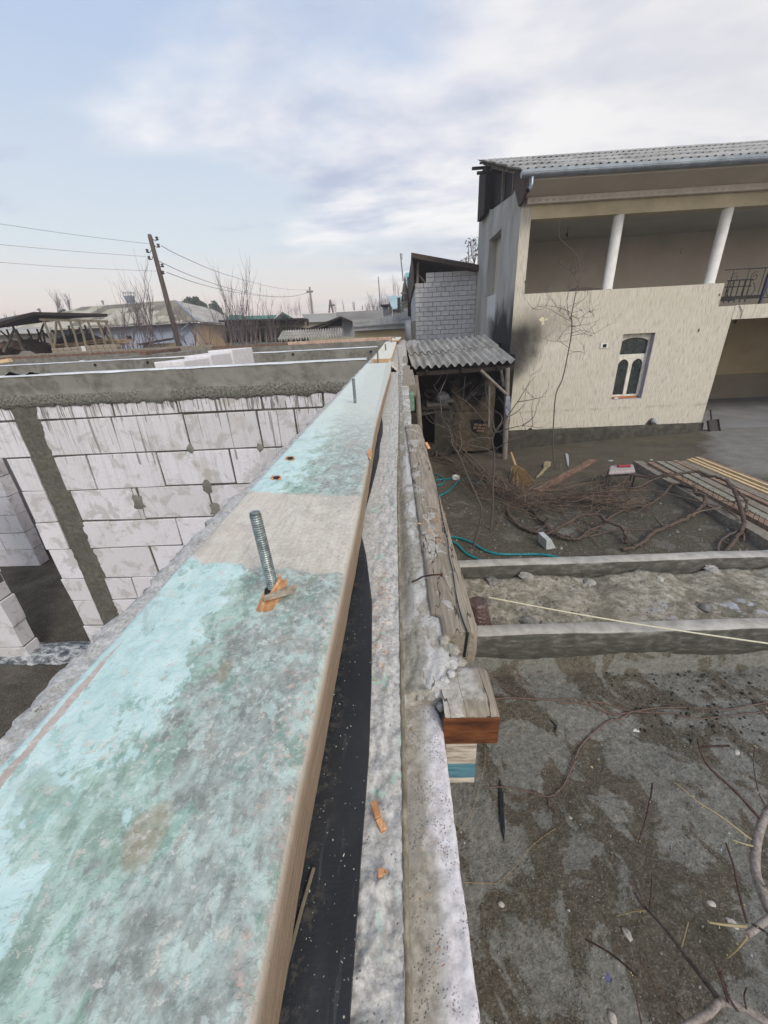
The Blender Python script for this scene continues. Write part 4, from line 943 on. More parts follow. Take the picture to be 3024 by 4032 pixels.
# black film crumples on the wall tops
for a, b, w_, h_, lab in ((45, 1481, 40, 16, 'torn black film peak on the nearest cross wall at far left'), (122, 1473, 34, 12, 'small dark film crumple on the nearest cross wall')):
    c0 = at(a, b, y=3.95); k = .0026
    mb = MB(); mb.grid(lsp(0, 1, 10), lsp(0, 1, 6), lambda u, v: (c0.x + (u - .5) * w_ * k * 1.4, c0.y + .1 * v, 2.785 + h_ * k * (1 - abs(2 * u - 1)) * (1 - v) + .004 * fbm(u * 5, v * 5)))
    tag(mb.build('black_film_scrap', BLACKF), lab, 'plastic sheet')
# ================================================================ the two-storey house
hs = root('house', (3.28, 12, -.45), 'cream two-storey house with an open loggia, smoke-stained at its left corner', 'house')
XE = 16.5; FY = 12.0
mb = MB(); wall_holes(mb, 3.287, 9.15, .07, 3.2, FY, FY + .28, [(6.35, 7.22, .88, 2.64)]); mb.build('front_wall', PLASTER, hs)
mb = MB(); mb.box((3.287, FY, 3.2), (8.72, FY + .24, 3.745)); mb.build('parapet', PLASTER, hs)
mb = MB(); mb.box((3.287, FY, 3.745), (3.54, FY + .28, 5.63)); mb.build('corner_pier', PLASTER, hs)
mb = MB(); mb.box((9.15, FY - .01, 2.87), (XE, FY + .3, 3.21)); mb.build('slab_edge', PLASTER, hs)
mb = MB(); mb.box((3.535, FY - .003, 5.375), (XE, FY + .3, 5.66)); mb.build('lintel', FASC, hs)
mb = MB()
def plf(x, k): 
    zb = lerp(-.52, -.2, cl((x - 3.3) / 5.8)); return (x, FY - [.0, .035, .05, .07][k] - .02 * fbm(x * 2, k, 3), [.10, .06 + .025 * fbm(x * 3, 2) , -.1 + 0 * zb, zb][k] if k != 1 else .065 + .02 * fbm(x * 4, 1))
mb.grid([0, 1, 2, 3], lsp(3.27, 9.2, 80), lambda k, x: plf(x, int(k))); mb.build('plinth', PLINTH, hs)
# side wall facing the camera's left
mb = MB(); wall_holes(mb, FY + .003, 17.4, -.5, 5.98, 3.278, 3.53, [(13.9, 15.5, 3.93, 5.58)], 'y')
mb.build('side_wall', SIDE, hs)
mb = MB(); mb.prism([(3.279, FY + .28, 5.98), (3.279, 17.4, 5.98), (3.279, 17.4, 6.6), (3.279, 15.7, 6.45), (3.279, 15.65, 6.38), (3.279, 12.9, 6.12), (3.279, 12.6, 6.2), (3.279, 12.45, 6.15)], (.24, 0, 0)); mb.build('side_gable_wall', SIDE, hs)
# interior: loggia, ceiling, floor; garage
mb = MB(); mb.box((3.53, 15.5, 3.2), (XE, 15.7, 5.47)); mb.build('loggia_back_wall', LOGGIA, hs)
mb = MB(); mb.box((3.53, FY + .3, 5.46), (XE, 15.5, 5.62)); mb.build('loggia_ceiling', LOGCEIL, hs)
mb = MB(); mb.box((3.53, FY + .24, 3.0), (XE, 15.5, 3.205)); mb.build('loggia_floor', CONCY, hs)
mb = MB(); mb.box((3.53, FY + .28, 3.21), (3.56, 15.5, 5.46)); mb.build('loggia_side_wall', LOGGIA, hs)
mb = MB(); mb.box((8.9, FY + .29, -.4), (9.14, 17.0, 2.99)); mb.build('garage_side_wall', YPLAS, hs)
mb = MB(); mb.box((9.14, 17.0, .80), (XE, 17.2, 2.99)); mb.build('garage_back_wall', YPLAS, hs)
mb = MB(); mb.box((9.14, 16.97, -.4), (XE, 17.2, .80)); mb.build('garage_dado', mat('garage_lower_plaster', f_flat('#7f7566', '#8d8374', 1.0)), hs)
mb = MB(); mb.box((9.14, FY + .3, 2.995), (XE, 17.0, 3.0 - .0)); mb.box((9.14, FY + .31, 2.88), (XE, 17.1, 2.99)); mb.build('garage_ceiling', YPLAS, hs)
mb = MB(); mb.box((XE - .2, FY, -.4), (XE, 17.2, 5.66)); mb.build('end_wall', PLASTER, hs)
mb = MB(); mb.box((3.53, 17.21, -.4), (XE, 17.4, 5.98)); mb.build('rear_wall', SIDE, hs)
mb = MB(); mb.box((9.16, FY - .4, -.2), (XE, 17.0, -.145)); tag(mb.build('garage_floor', mat('smooth_cement_floor', f_flat('#77787a', '#8b8b8c', .8, .05))), kind='structure')
for (xt, xb) in ((5.64, 5.72), (8.28, 8.36)):
    mb = MB(); mb.lathe([(.14, 3.746), (.14, 3.76), (.124, 3.768), (.124, 5.36), (.13, 5.374)], (xt + .12, FY + .13, 0), 20); mb.build('column', WHITEP, hs)
# soffit and trim
mb = MB(); mb.prism([(3.38, 11.86, 5.665), (3.38, 11.86, 5.79), (3.38, 12.0, 5.82), (3.38, 12.25, 5.82), (3.38, 12.25, 5.665)], (XE - 3.38, 0, 0)); mb.build('soffit_trim', TRIM, hs)
mb = MB(); mb.grid([0, 1, 2, 3], lsp(3.4, XE - .1, 640), lambda k, x: (x, 11.861 - (.009 * max(0, math.sin(x * 38)) if k in (1, 2) else 0), [5.695, 5.70, 5.735, 5.74][int(k)]))
mb.build('trim_relief', SOFF, hs)
mb = MB(); mb.prism([(3.3, 11.19, 5.94), (3.3, 11.20, 5.965), (3.3, 11.9, 5.83), (3.3, 11.9, 5.79)], (XE - 3.3, 0, 0)); mb.box((3.3, 11.17, 5.93), (XE, 11.2, 6.0)); mb.build('soffit', SOFF, hs)
mb = MB(); mb.prism([(3.22, 11.18, 5.92), (3.22, 11.18, 6.05), (3.22, 12.6, 6.52), (3.22, 12.6, 6.2), (3.22, 12.05, 5.66), (3.22, 11.9, 5.66)], (.05, 0, 0)); mb.build('eave_cheek', mat('brown_stained_board', f_flat('#3f312d', '#574440', 4)), hs)
# gutter with outlet
gt = MB(); gt.tube([(2.98, 11.10, 6.035), (XE, 11.10, 6.035)], .075, 12); gt.box((2.98, 11.02, 6.045), (XE, 11.035, 6.10)); go = gt.build('gutter', GALV, hs)
for i in range(14): mb = MB(); mb.tube([(3.4 + i * 1.0, 11.02, 6.02), (3.4 + i, 11.02, 5.98), (3.4 + i, 11.2, 5.97)], .009, 5); mb.build('gutter_bracket', GALV, go)
mb = MB(); mb.tube([(3.22, 11.1, 6.0), (3.22, 11.1, 5.83), (3.16, 11.02, 5.74), (3.10, 10.95, 5.70)], .05, 12, cap=False); mb.build('outlet_pipe', GALV, go)
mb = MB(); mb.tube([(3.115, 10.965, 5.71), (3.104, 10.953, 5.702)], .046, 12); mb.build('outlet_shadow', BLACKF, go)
# roof
def corr(mb, A, B, C, D, nw, amp, rows, lift=.02, jag=0):
    """corrugated sheet over the quad A(left eave) B(right eave) C(right top) D(left top), in overlapping rows"""
    A, B, C, D = map(Vector, (A, B, C, D)); nn = (B - A).cross(D - A).normalized()
    if nn.z < 0: nn = -nn
    for r in range(rows):
        v0, v1 = r / rows, (r + 1) / rows + (.015 if r < rows - 1 else 0)
        def f(u, v):
            p = A.lerp(B, u).lerp(D.lerp(C, u), v)
            l = lift * (1 - (v - v0) / (v1 - v0)) + .004
            return p + nn * (amp * math.cos(u * nw * 2 * math.pi) + l + jag * fbm(int(u * nw / 7) * 3.3, r * 7.7))
        us_ = lsp(0, 1, nw * 8 + 1)
        mb.grid(us_, [v0, (v0 + v1) / 2, v1], f)
        mb.grid(us_, [0, 1], lambda u, k: f(u, v0) - nn * (.012 if k else 0))
        mb.grid([v0, v1], [0, 1], lambda v, k: f(0, v) - nn * (.012 if k else 0))
    return mb
mb = MB(); corr(mb, (2.93, 11.08, 6.09), (XE, 11.08, 6.09), (XE, 16.3, 7.88), (2.93, 16.3, 7.88), 78, .027, 4, .03, .012); mb.build('front_roof_slope', SLATE2, hs)
mb = MB(); mb.add([(3.5, 16.31, 7.87), (XE, 16.31, 7.87), (XE, 18.2, 7.1), (3.5, 18.2, 7.1)], [(0, 1, 2, 3)]); mb.build('rear_roof_slope', SLATE2, hs)
mb = MB()
for i in range(9):
    y = 11.2 + i * .62; z = 6.10 + (y - 11.08) * .343 - .07; mb.beam((2.98, y, z), (XE, y, z), .05, .05)
mb.build('roof_batten', GWOODY, hs)
mb = MB(); mb.beam((3.3, 11.3, 6.06), (3.3, 16.3, 7.74), .05, .1); mb.beam((3.34, 14.3, 6.2), (3.34, 14.3, 7.05), .07, .07, (0, 1, 0)); mb.beam((3.34, 13.1, 6.1), (3.34, 13.1, 6.65), .07, .07, (0, 1, 0)); mb.build('gable_rafter', GWOODY, hs)
mb = MB(); mb.prism([(3.40, 12.3, 5.9), (3.40, 16.9, 5.9), (3.40, 16.9, 7.5), (3.40, 16.3, 7.74), (3.40, 12.3, 6.37)], (.03, 0, 0)); mb.build('attic_shade_sheet', DWOOD, hs)  # dark sheet standing in for the shade inside the open attic
mb = MB(); mb.box((3.10, 15.7, 6.35), (3.24, 16.8, 7.62)); mb.build('gable_sheet', DWOOD, hs)
for a_, b_ in (((2.7, 15.0, 7.2), (3.7, 15.0, 7.2)), ((2.75, 16.2, 7.66), (3.7, 16.2, 7.66))): mb = MB(); mb.beam(a_, b_, .08, .07); mb.build('purlin_end', DWOOD, hs)
# window
wn = MB(); x0, x1, z0, z1 = 6.35, 7.22, .94, 2.64; yf = FY + .16; t_ = .055
wn.box((x0 + .002, yf, z0), (x0 + t_, yf + .06, z1 - .002)); wn.box((x1 - t_, yf, z0), (x1 - .002, yf + .06, z1 - .002)); wn.box((x0 + t_, yf, z1 - .06), (x1 - t_, yf + .06, z1 - .002)); wn.box((x0 + t_, yf + .002, 2.02), (x1 - t_, yf + .062, 2.10)); wn.box((x0 + t_, yf + .001, z0), (x1 - t_, yf + .061, z0 + .05))
xc = (x0 + x1) / 2
wn.box((xc - .05, yf - .006, z0 + .05), (xc + .05, yf + .055, 2.02)); wn.box((x0 + t_, yf - .004, z0 + .05), (x0 + t_ + .035, yf + .05, 2.02)); wn.box((x1 - t_ - .035, yf - .004, z0 + .05), (x1 - t_, yf + .05, 2.02))
def arch(xa, xb, zt, rise, zlow):
    pts = [(xa, yf - .003, zt), (xb, yf - .003, zt)] + [(lerp(xb, xa, i / 12), yf - .003, zt - rise + (rise - .05) * math.sin(math.pi * i / 12) ** .6) for i in range(13)]
    wn.prism(pts, (0, .05, 0))
arch(x0 + t_ + .035, xc - .05, 2.02, .19, 0); arch(xc + .05, x1 - t_ - .035, 2.02, .19, 0); arch(x0 + t_, x1 - t_, z1 - .06, .15, 0)
wo_ = wn.build('window', WINP, hs, bevel=.004)
mb = MB(); mb.box((x0 + .01, yf + .03, z0 + .01), (x1 - .01, yf + .04, z1 - .01)); mb.build('pane', GLASS, wo_)
mb = MB(); mb.box((x0 + .003, yf - .05, .883), (x1 - .08, yf + .07, .938)); mb.build('sill', mat('orange_wood_sill', f_wood('#7d4a22', '#a5693a', '#c08a58', (.3, 1, 1), 40)), wo_)
mb = MB(); mb.box((x1 - .012, FY + .004, .885), (x1 - .002, yf, 2.63)); mb.box((x0 + .002, FY + .004, .881), (x1 - .012, yf - .06, .889)); mb.build('reveal', mat('lilac_grey_reveal', f_flat('#8c8993', '#a19ea8', 4)), wo_)
mb = MB(); mb.box((6.45, FY + .02, .89), (6.56, FY + .09, .93)); tag(mb.build('wrapped_scrap', WHITES, bevel=.01), 'small white wrapped scrap on the window sill', 'scrap')
mb = MB(); mb.box((5.77, FY - .02, 2.30), (5.98, FY - .002, 2.43)); sw = mb.build('socket_box', WHITEP, hs, bevel=.004)
mb = MB(); mb.box((5.83, FY - .026, 2.325), (5.93, FY - .018, 2.41)); mb.build('socket', BLACKF, sw)
for x, y, z in ((5.0, 13.4, 5.46), (9.3, 13.2, 5.46)):
    mb = MB(); mb.tube([(x, y, z), (x, y, z - .17)], .006, 5); mb.tube([(x, y, z - .17), (x, y, z - .26)], .028, 8); mb.build('lamp_holder', IRON, hs)
mb = MB(); mb.tube([(10.2, 13.2, 2.88), (10.2, 13.2, 2.74)], .03, 8); mb.build('lamp_holder', IRON, hs)
for x, z in ((5.65, 4.85), (9.6, 4.95)):
    mb = MB(); mb.lathe([(.07, 0), (.06, .01)], (x, 15.49, z), 12, ax=(0, -1, 0)); mb.build('wall_rose', SOFF, hs)
for x, z, s in ((3.52, 4.0, .03), (8.35, 2.6, .04), (8.65, 3.45, .03)):
    mb = MB(); mb.box((x, FY - .015, z), (x + s * .6, FY - .001, z + s * 2)); mb.build('wall_stain_hook', PLINTH, hs)
mb = MB(); mb.tube([(9.25, FY - .02, 3.2), (9.36, FY - .03, 3.05), (9.38, FY - .02, 2.88)], .007, 5); mb.build('cable', BLUEP, hs)
# holes with pipe stubs at the plinth
for x, z, r_ in ((7.66, .13, .10), (4.08, .06, .07)):
    mb = MB(); mb.grid(lsp(0, 1, 14), lsp(0, 1, 8), lambda u, v: (x + (u - .5) * r_ * 3.6, FY - .006 - .004 * fbm(u * 4, v * 3), z - .08 + v * r_ * 2.4 * math.sin(math.pi * u) ** .7)); h_ = mb.build('broken_hole', BLACKF if r_ < .1 else PLINTH, hs)
mb = MB(); mb.lathe([(.075, -.02), (.08, .05), (.07, .09), (.045, .115), (.01, .12)], (7.70, FY - .02, .20), 14, ax=(0, -1, .25)); mb.build('pipe_cap', MARBLE, hs)
# balcony railing
rl = root('balcony_railing', (8.75, FY + .1, 3.21), 'dark iron balcony railing with scrollwork above the garage', 'railing')
mb = MB(); y = FY + .12; mb.beam((8.72, y, 4.05), (XE - .2, y, 4.05), .02, .025); mb.beam((8.72, y, 3.36), (XE - .2, y, 3.36), .02, .025); mb.build('rail', IRON, rl)
mb = MB()
for i in range(20): x = 8.95 + i * .4; mb.beam((x, y, 3.36), (x, y, 4.05), .012, .012)
mb.build('baluster', IRON, rl)
for i in range(10):
    cx = 9.02 + i * .5; pts = []
    for k in range(34): a = k / 33 * 2.6 * math.pi; r_ = .115 - .085 * k / 33; pts.append((cx + r_ * math.cos(a + 1.2), y - .012, 3.86 + r_ * math.sin(a + 1.2)))
    p2 = [(cx + .10 * math.sin(k / 12 * math.pi) * (1 if i % 2 else -1), y - .012, 3.74 - .36 * k / 12) for k in range(13)]
    mb = MB(); mb.tube(pts, .008, 5); mb.tube(p2, .008, 5); mb.build('scroll', IRON, rl)
mb = MB(); mb.beam((9.86, y - .02, 3.22), (9.86, y - .02, 4.1), .05, .05, (0, 1, 0)); mb.build('post', BLUEP, rl)
bt = root('iron_bedstead', (9.6, 13.2, 3.21), 'dark bedstead standing behind the balcony railing', 'bedstead')
mb = MB(); mb.beam((9.1, 13, 3.42), (10.6, 13, 3.42), .06, .09); mb.beam((9.1, 14, 3.42), (10.6, 14, 3.42), .06, .09); mb.build('bed_frame', IRON, bt)
mb = MB(); mb.beam((9.5, 13, 3.86), (10.2, 13, 3.86), .03, .03); mb.beam((9.5, 13, 3.7), (10.2, 13, 3.7), .03, .03)
for i in range(5): mb.beam((9.55 + i * .15, 13, 3.3), (9.55 + i * .15, 13, 3.86), .02, .02)
mb.build('headboard', IRON, bt)
for x in (9.12, 10.58):
    mb = MB(); mb.beam((x, 13, 3.21), (x, 13, 3.95), .05, .05); mb.build('leg', IRON, bt)
# dark lump on the parapet
mb = MB(); mb.grid(lsp(0, 1, 20), lsp(0, 1, 8), lambda u, v: (4.75 + u * .95, 12.08 + .12 * v, 3.75 + .075 * math.sin(math.pi * u) ** .4 * math.sin(math.pi * v) * (1.6 - u) + .01 * fbm(u * 9, v * 3))); tag(mb.build('rolled_rug', mat('dull_brown_cloth', f_flat('#3a3030', '#504443', 9))), 'dull brown rolled rug lying on the loggia parapet', 'rug')
# shovel
sh = root('shovel', (9.0, FY - .12, -.18), 'black square shovel leaning against the plinth by the garage', 'shovel')
a, b, c_, d_ = at(2783, 1655, y=FY - .12), at(2824, 1649, y=FY - .12), at(2831, 1697, y=FY - .22), at(2790, 1703, y=FY - .22)
mb = MB(); mb.prism([a, b, c_, d_], (0, -.02, 0)); mb.build('blade', mat('blackened_steel', f_flat('#232120', '#3b3836', 14), .6), sh, bevel=.004)
mb = MB(); mb.beam(a + Vector((0, -.03, 0)), d_ + Vector((0, -.03, 0)), .02, .05); mb.beam(b + Vector((0, -.03, 0)), c_ + Vector((0, -.03, 0)), .02, .05); mb.build('blade_rim', IRON, sh)
mb = MB(); mb.tube([at(2802, 1656, y=FY - .13), at(2797, 1612, y=FY - .06)], .022, 8); mb.build('handle', mat('dark_purple_handle', f_flat('#2a1c27', '#3c2a38', 14), .5), sh)
# ================================================================ oven shelter between the wall and the house
SY = 10.6
E0, E1, B0, B1 = at(1622, 1456, y=SY), at(2026, 1432, y=SY), at(1594, 1352, y=12.3), at(1906, 1322, y=12.3)
sd_ = root('oven_shelter', (2, 11.5, -.4), 'lean-to shelter of grey corrugated slates on poles over the clay oven', 'shelter')
mb = MB(); corr(mb, E0 + Vector((0, 0, .02)), E1 + Vector((0, 0, .02)), B1, B0, 13, .045, 2, .035, .006); mb.build('slate_roof', SLATE, sd_)
def under(p, d): return p + Vector((0, 0, d))
mb = MB(); mb.beam(under(at(1640, 1472, y=SY + .15), 0), under(at(2022, 1447, y=SY + .15), 0), .1, .1); mb.build('eave_beam', DWOOD, sd_)
mb = MB()
for t_ in (.15, .5, .85):
    mb.beam(under(E0.lerp(E1, t_), -.1), under(B0.lerp(B1, t_), -.1), .07, .08)
mb.build('rafter', DWOOD, sd_)
pr = at(1988, 1795, y=SY + .1); pt = at(1999, 1448, y=SY + .1)
pr.z = g(pr.x, pr.y) - .05
mb = MB(); mb.tube([pr, pr.lerp(pt, .5) + Vector((.01, 0, 0)), pt], [.075, .07, .06], 9); mb.build('post', GWOOD, sd_)
mb = MB(); mb.tube([at(1655, 1712, y=SY + .1), at(1645, 1560, y=SY + .1), at(1636, 1478, y=SY + .1)], [.07, .065, .06], 8); mb.build('post', GWOOD, sd_)
mb = MB(); mb.tube([at(1893, 1458, y=SY), at(1998, 1556, y=SY - .02)], .038, 7); mb.build('brace', GWOOD, sd_)
mb = MB(); mb.tube([at(1971, 1452, y=SY + .5), at(1983, 1522, y=SY + .2)], .04, 7); mb.build('brace', GWOOD, sd_)
mb = MB(); mb.box((.25, 12.62, -.5), (3.2, 12.75, 2.55)); mb.box((3.14, 11.3, -.5), (3.24, 12.62, 2.3)); mb.box((.16, 11.2, -.5), (.28, 12.62, 2.35)); mb.build('black_wall', BLACKW, sd_)
mb = MB(); mb.tube([at(1927, 1520, y=SY + .4), at(1925, 1680, y=SY + .4)], .03, 6); mb.build('thin_pole', GWOOD, sd_)
# flue pipe
fl = root('flue_pipe', at(1608, 1348, y=12.3), 'grey asbestos flue pipe rising from the left end of the slate roof', 'flue pipe')
a, b = at(1608, 1352, y=12.3), at(1607, 1262, y=12.3)
mb = MB(); mb.lathe([(.088, -.1), (.088, (b - a).length), (.075, (b - a).length), (.075, (b - a).length - .05)], a, 20); mb.build('pipe', mat('grey_pipe_cement', f_flat('#5f6165', '#77797d', 6)), fl)
mb = MB(); c0, c1 = at(1585, 1350, y=12.25), at(1655, 1345, y=12.25)
mb.grid(lsp(0, 1, 24), lsp(0, 1, 12), lambda u, v: (lerp(c0.x, c1.x, u), 12.0 + .4 * v, c0.z - .16 + .16 * v + (.12 + .03 * fbm(u * 5, v * 4)) * (math.sin(math.pi * u) * math.sin(math.pi * v)) ** .4)); mb.build('cement_collar', mat('collar_cement', f_flat('#7b7b7d', '#96969a', 12)), fl)
# clay oven
OY = 11.5
ov = root('clay_oven', at(1870, 1745, y=OY), 'clay bread oven with a round black mouth under the slate shelter', 'oven')
hc = at(1868, 1528, y=OY); HR, HZ = at(1908, 1528, y=OY).x - hc.x, hc.z - at(1868, 1578, y=OY).z
oL, oR, oT, oB = at(1783, 1600, y=OY).x, at(1950, 1600, y=OY).x, at(1880, 1462, y=OY).z, -.35
def onf(u, v):
    z = lerp(oB, oT, v); cx = (oL + oR) / 2; hw = (oR - oL) / 2; sh_ = cl((z - 1.15) / (oT - 1.15)); w_ = hw * math.sqrt(max(0.0, 1 - sh_ ** 3.2)) + .02
    x = cx + (u - .5) * 2 * w_; dy = .35 * sh_ ** 2 + .15 * abs(2 * u - 1) ** 4 + .01 * fbm(x * 7, z * 7, 2)
    dd = math.hypot((x - hc.x) / HR, (z - hc.z) / (HZ if z < hc.z else HZ * 1.25))
    if dd < 1: dy += .45 * min(1, (1 - dd) * 6)
    elif dd < 1.3: dy -= .05 * (1.3 - dd) / .3
    if abs(z - at(1868, 1622, y=OY).z) < .022: dy += .03
    return (x, OY + dy, z)
mb = MB(); mb.grid(lsp(0, 1, 60), lsp(0, 1, 90), onf)
def f_ov(t):
    p = t.pos(); x, y, z = t.xyz(p); n = t.noise(p, 9, 6, .65); c = t.ramp(n, [(.3, '#322c24'), (.5, '#494134'), (.7, '#5b5242')])
    d = t.m('SQRT', t.m('ADD', t.m('POWER', t.m('DIVIDE', t.m('SUBTRACT', x, hc.x), HR), 2), t.m('POWER', t.m('DIVIDE', t.m('SUBTRACT', z, hc.z + .2), HZ * 1.3), 2)))
    d = t.m('ADD', d, t.m('MULTIPLY', t.m('SUBTRACT', t.noise(p, 4, 4), .5), .8))
    return t.mix(t.ss(d, 1.9, 1.2), c, '#0b0a0a'), t.bump(n, .6, .02)
mb.build('oven_front', mat('sooted_oven_clay', f_ov, .95), ov)
mb = MB(); mb.box((oL + .02, OY + .5, oB), (oR - .02, 12.6, oT - .35)); mb.build('oven_body', BLACKW, ov)
mb = MB(); a, b = at(1852, 1655, y=OY - .03), at(1925, 1705, y=OY - .03)
mb.prism([(a.x, OY - .012, a.z), (a.x + .25, OY - .012, a.z + .02), (b.x, OY - .012, a.z - .08), (b.x - .1, OY - .012, a.z - .2), (b.x - .2, OY - .012, b.z + .1), (a.x + .2, OY - .012, b.z), (a.x + .05, OY - .012, b.z + .05)], (0, .01, 0)); mb.build('broken_patch', BLACKW, ov)
mb = MB()
for i, (u, z) in enumerate(((.12, -.1), (.24, -.12), (.36, -.12), (.1, -.19), (.22, -.2), (.34, -.21), (.2, -.28), (.3, -.29))): mb.box((a.x + u, OY - .05, a.z + z - .06), (a.x + u + .10, OY - .013, a.z + z), .006)
mb.build('exposed_brick', mat('dusty_pink_brick', f_flat('#6a5549', '#85705f', 14)), ov)
# bench beside the oven
bn = root('brick_bench', at(1720, 1700, y=11.4), 'low brick bench with a dark opening left of the oven', 'bench')
a, b = at(1645, 1612, y=11.3), at(1783, 1605, y=11.3)
mb = MB(); wall_holes(mb, .45, oL - .02, -.4, a.z, 11.3, 11.6, [(.62, 1.12, -.05, a.z - .14)]); mb.build('bench_front', mat('dark_bench_brick', f_conc('#221f1b', '#332f2a', '#433e37', 9, .6, .02)), bn)
mb = MB(); mb.box((.4, 11.2, a.z), (oL - .03, 12.5, a.z + .05)); mb.build('bench_top', DWOOD, bn)
mb = MB(); mb.box((.45, 12.0, -.4), (oL - .02, 12.05, a.z - .01)); mb.build('bench_back', BLACKW, bn)
zt = a.z + .05
mb = MB(); [mb.box((.9 + .12 * i, 11.35 + .05 * (i % 2), zt + .002 + .08 * (i // 3)), (1.35 + .08 * i, 11.7, zt + .075 + .08 * (i // 3)), .012) for i in range(5)]
tag(mb.build('brick_stack', mat('dim_grey_brick', f_flat('#3d3a36', '#57534e', 14)), bevel=.006), 'small stack of dim grey bricks on the bench beside the oven', 'bricks')
mb = MB(); c0 = at(1745, 1578, y=11.35)
mb.grid(lsp(0, 1, 16), lsp(0, 1, 14), lambda u, v: (c0.x + .2 * math.cos(u * 2 * math.pi) * math.sin(math.pi * v) ** .7 * (1 + .25 * fbm(u * 5, v * 5)), 11.45 + .13 * math.sin(u * 2 * math.pi) * math.sin(math.pi * v) ** .7, zt + .40 * v))
tag(mb.build('plastic_bag', mat('cloudy_plastic', f_flat('#3a3d40', '#64676a', 9, .9, .03), .4)), 'cloudy plastic bag standing on the bench left of the oven', 'bag')
# bucket
bk = gat(1817, 1746); br = .16
bu = root('bucket', bk, 'dented pale metal bucket in front of the oven', 'bucket')
mb = MB(); mb.lathe([(br * .78, 0), (br * .8, .01), (br, .30), (br * 1.04, .305), (br * 1.04, .32), (br * .97, .32), (br * .76, .03), (.01, .025)], bk, 20); mb.build('bucket_body', mat('scuffed_bucket_metal', f_flat('#7d7f80', '#b4b6b6', 16), .5), bu)
mb = MB(); mb.tube([bk + Vector((br * math.cos(a), -.02 - .03 * math.sin(a), .30 - .12 * math.sin(a))) for a in lsp(0, math.pi, 12)], .005, 5); mb.build('handle', GALV, bu)
mb = MB(); 
for i in range(5):
    a = at(1994 + i * 3, 1560, y=SY - .05); mb.tube([a, a + Vector((.01 * i, 0, -.25)), a + Vector((.03, .0, -.45 - .04 * i))], .016, 5)
tag(mb.build('hanging_rag', mat('pale_blue_rag', f_flat('#6f7383', '#9a9eab', 12))), 'pale blue rag hanging on the right post of the shelter', 'rag')
# ================================================================ yard
def fb(name, y0, y1, zt, zb, label, amp=.012):
    o = root(name, (4, y0, zb), label, 'footing', 'concrete strip footings in the yard'); xs_ = lsp(.07, 9.5, 170)
    prof = [(y1, zb), (y1, zt - .01), (y1 - .012, zt), (y0 + .012, zt), (y0, zt - .012), (y0 - .004, zt - .14), (y0 - .002, zt - .27), (y0 + .012, zt - .30), (y0 + .01, zb)]
    mb = MB(); mb.grid(list(range(9)), xs_, lambda k, x: (x, prof[int(k)][0] + amp * fbm(x * 1.6, k * 2.2, 3, 4), prof[int(k)][1] + .012 * fbm(x * 1.3, k, 7, 4) + .006 * x * (zt > -.02)))
    mb.build('footing_body', CBEAM, o); return o
fb('strip_footing', 3.285, 3.455, .0, -.62, 'nearer concrete strip footing with a tall darker front face')
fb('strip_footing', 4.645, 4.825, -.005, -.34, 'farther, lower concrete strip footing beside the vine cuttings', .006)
def rock(p, s, sd, sq=.6, m=ROCK, name='stone', label='stone', group=None, cat='stone'):
    mb = MB(); r_ = random.Random(sd); q = [r_.uniform(-9, 9) for _ in '123']; ax = [r_.uniform(.7, 1.3), r_.uniform(.7, 1.3), sq]; a0 = r_.uniform(0, 3)
    def f(u, v):
        a = u * 2 * math.pi; b = (v - .5) * math.pi; d = Vector((math.cos(a) * math.cos(b), math.sin(a) * math.cos(b), math.sin(b)))
        k = s * (1 + .45 * MN.noise(d * 1.3 + Vector(q)) + .2 * MN.noise(d * 3.1 + Vector(q)))
        d = Vector((d.x * ax[0], d.y * ax[1], d.z * ax[2])); d.rotate(Matrix.Rotation(a0, 3, 'Z')); return Vector(p) + d * k
    mb.grid(lsp(0, 1, 13), lsp(0, 1, 9), f, smooth=s < .03); o = mb.build(name, m); return tag(o, label, cat, group)
WARMW = mat('lime_white_stone', f_conc('#918d86', '#b0aca5', '#c4c1bb', 30, .6, .01), .95)
SG = 'larger stones lying in the yard'
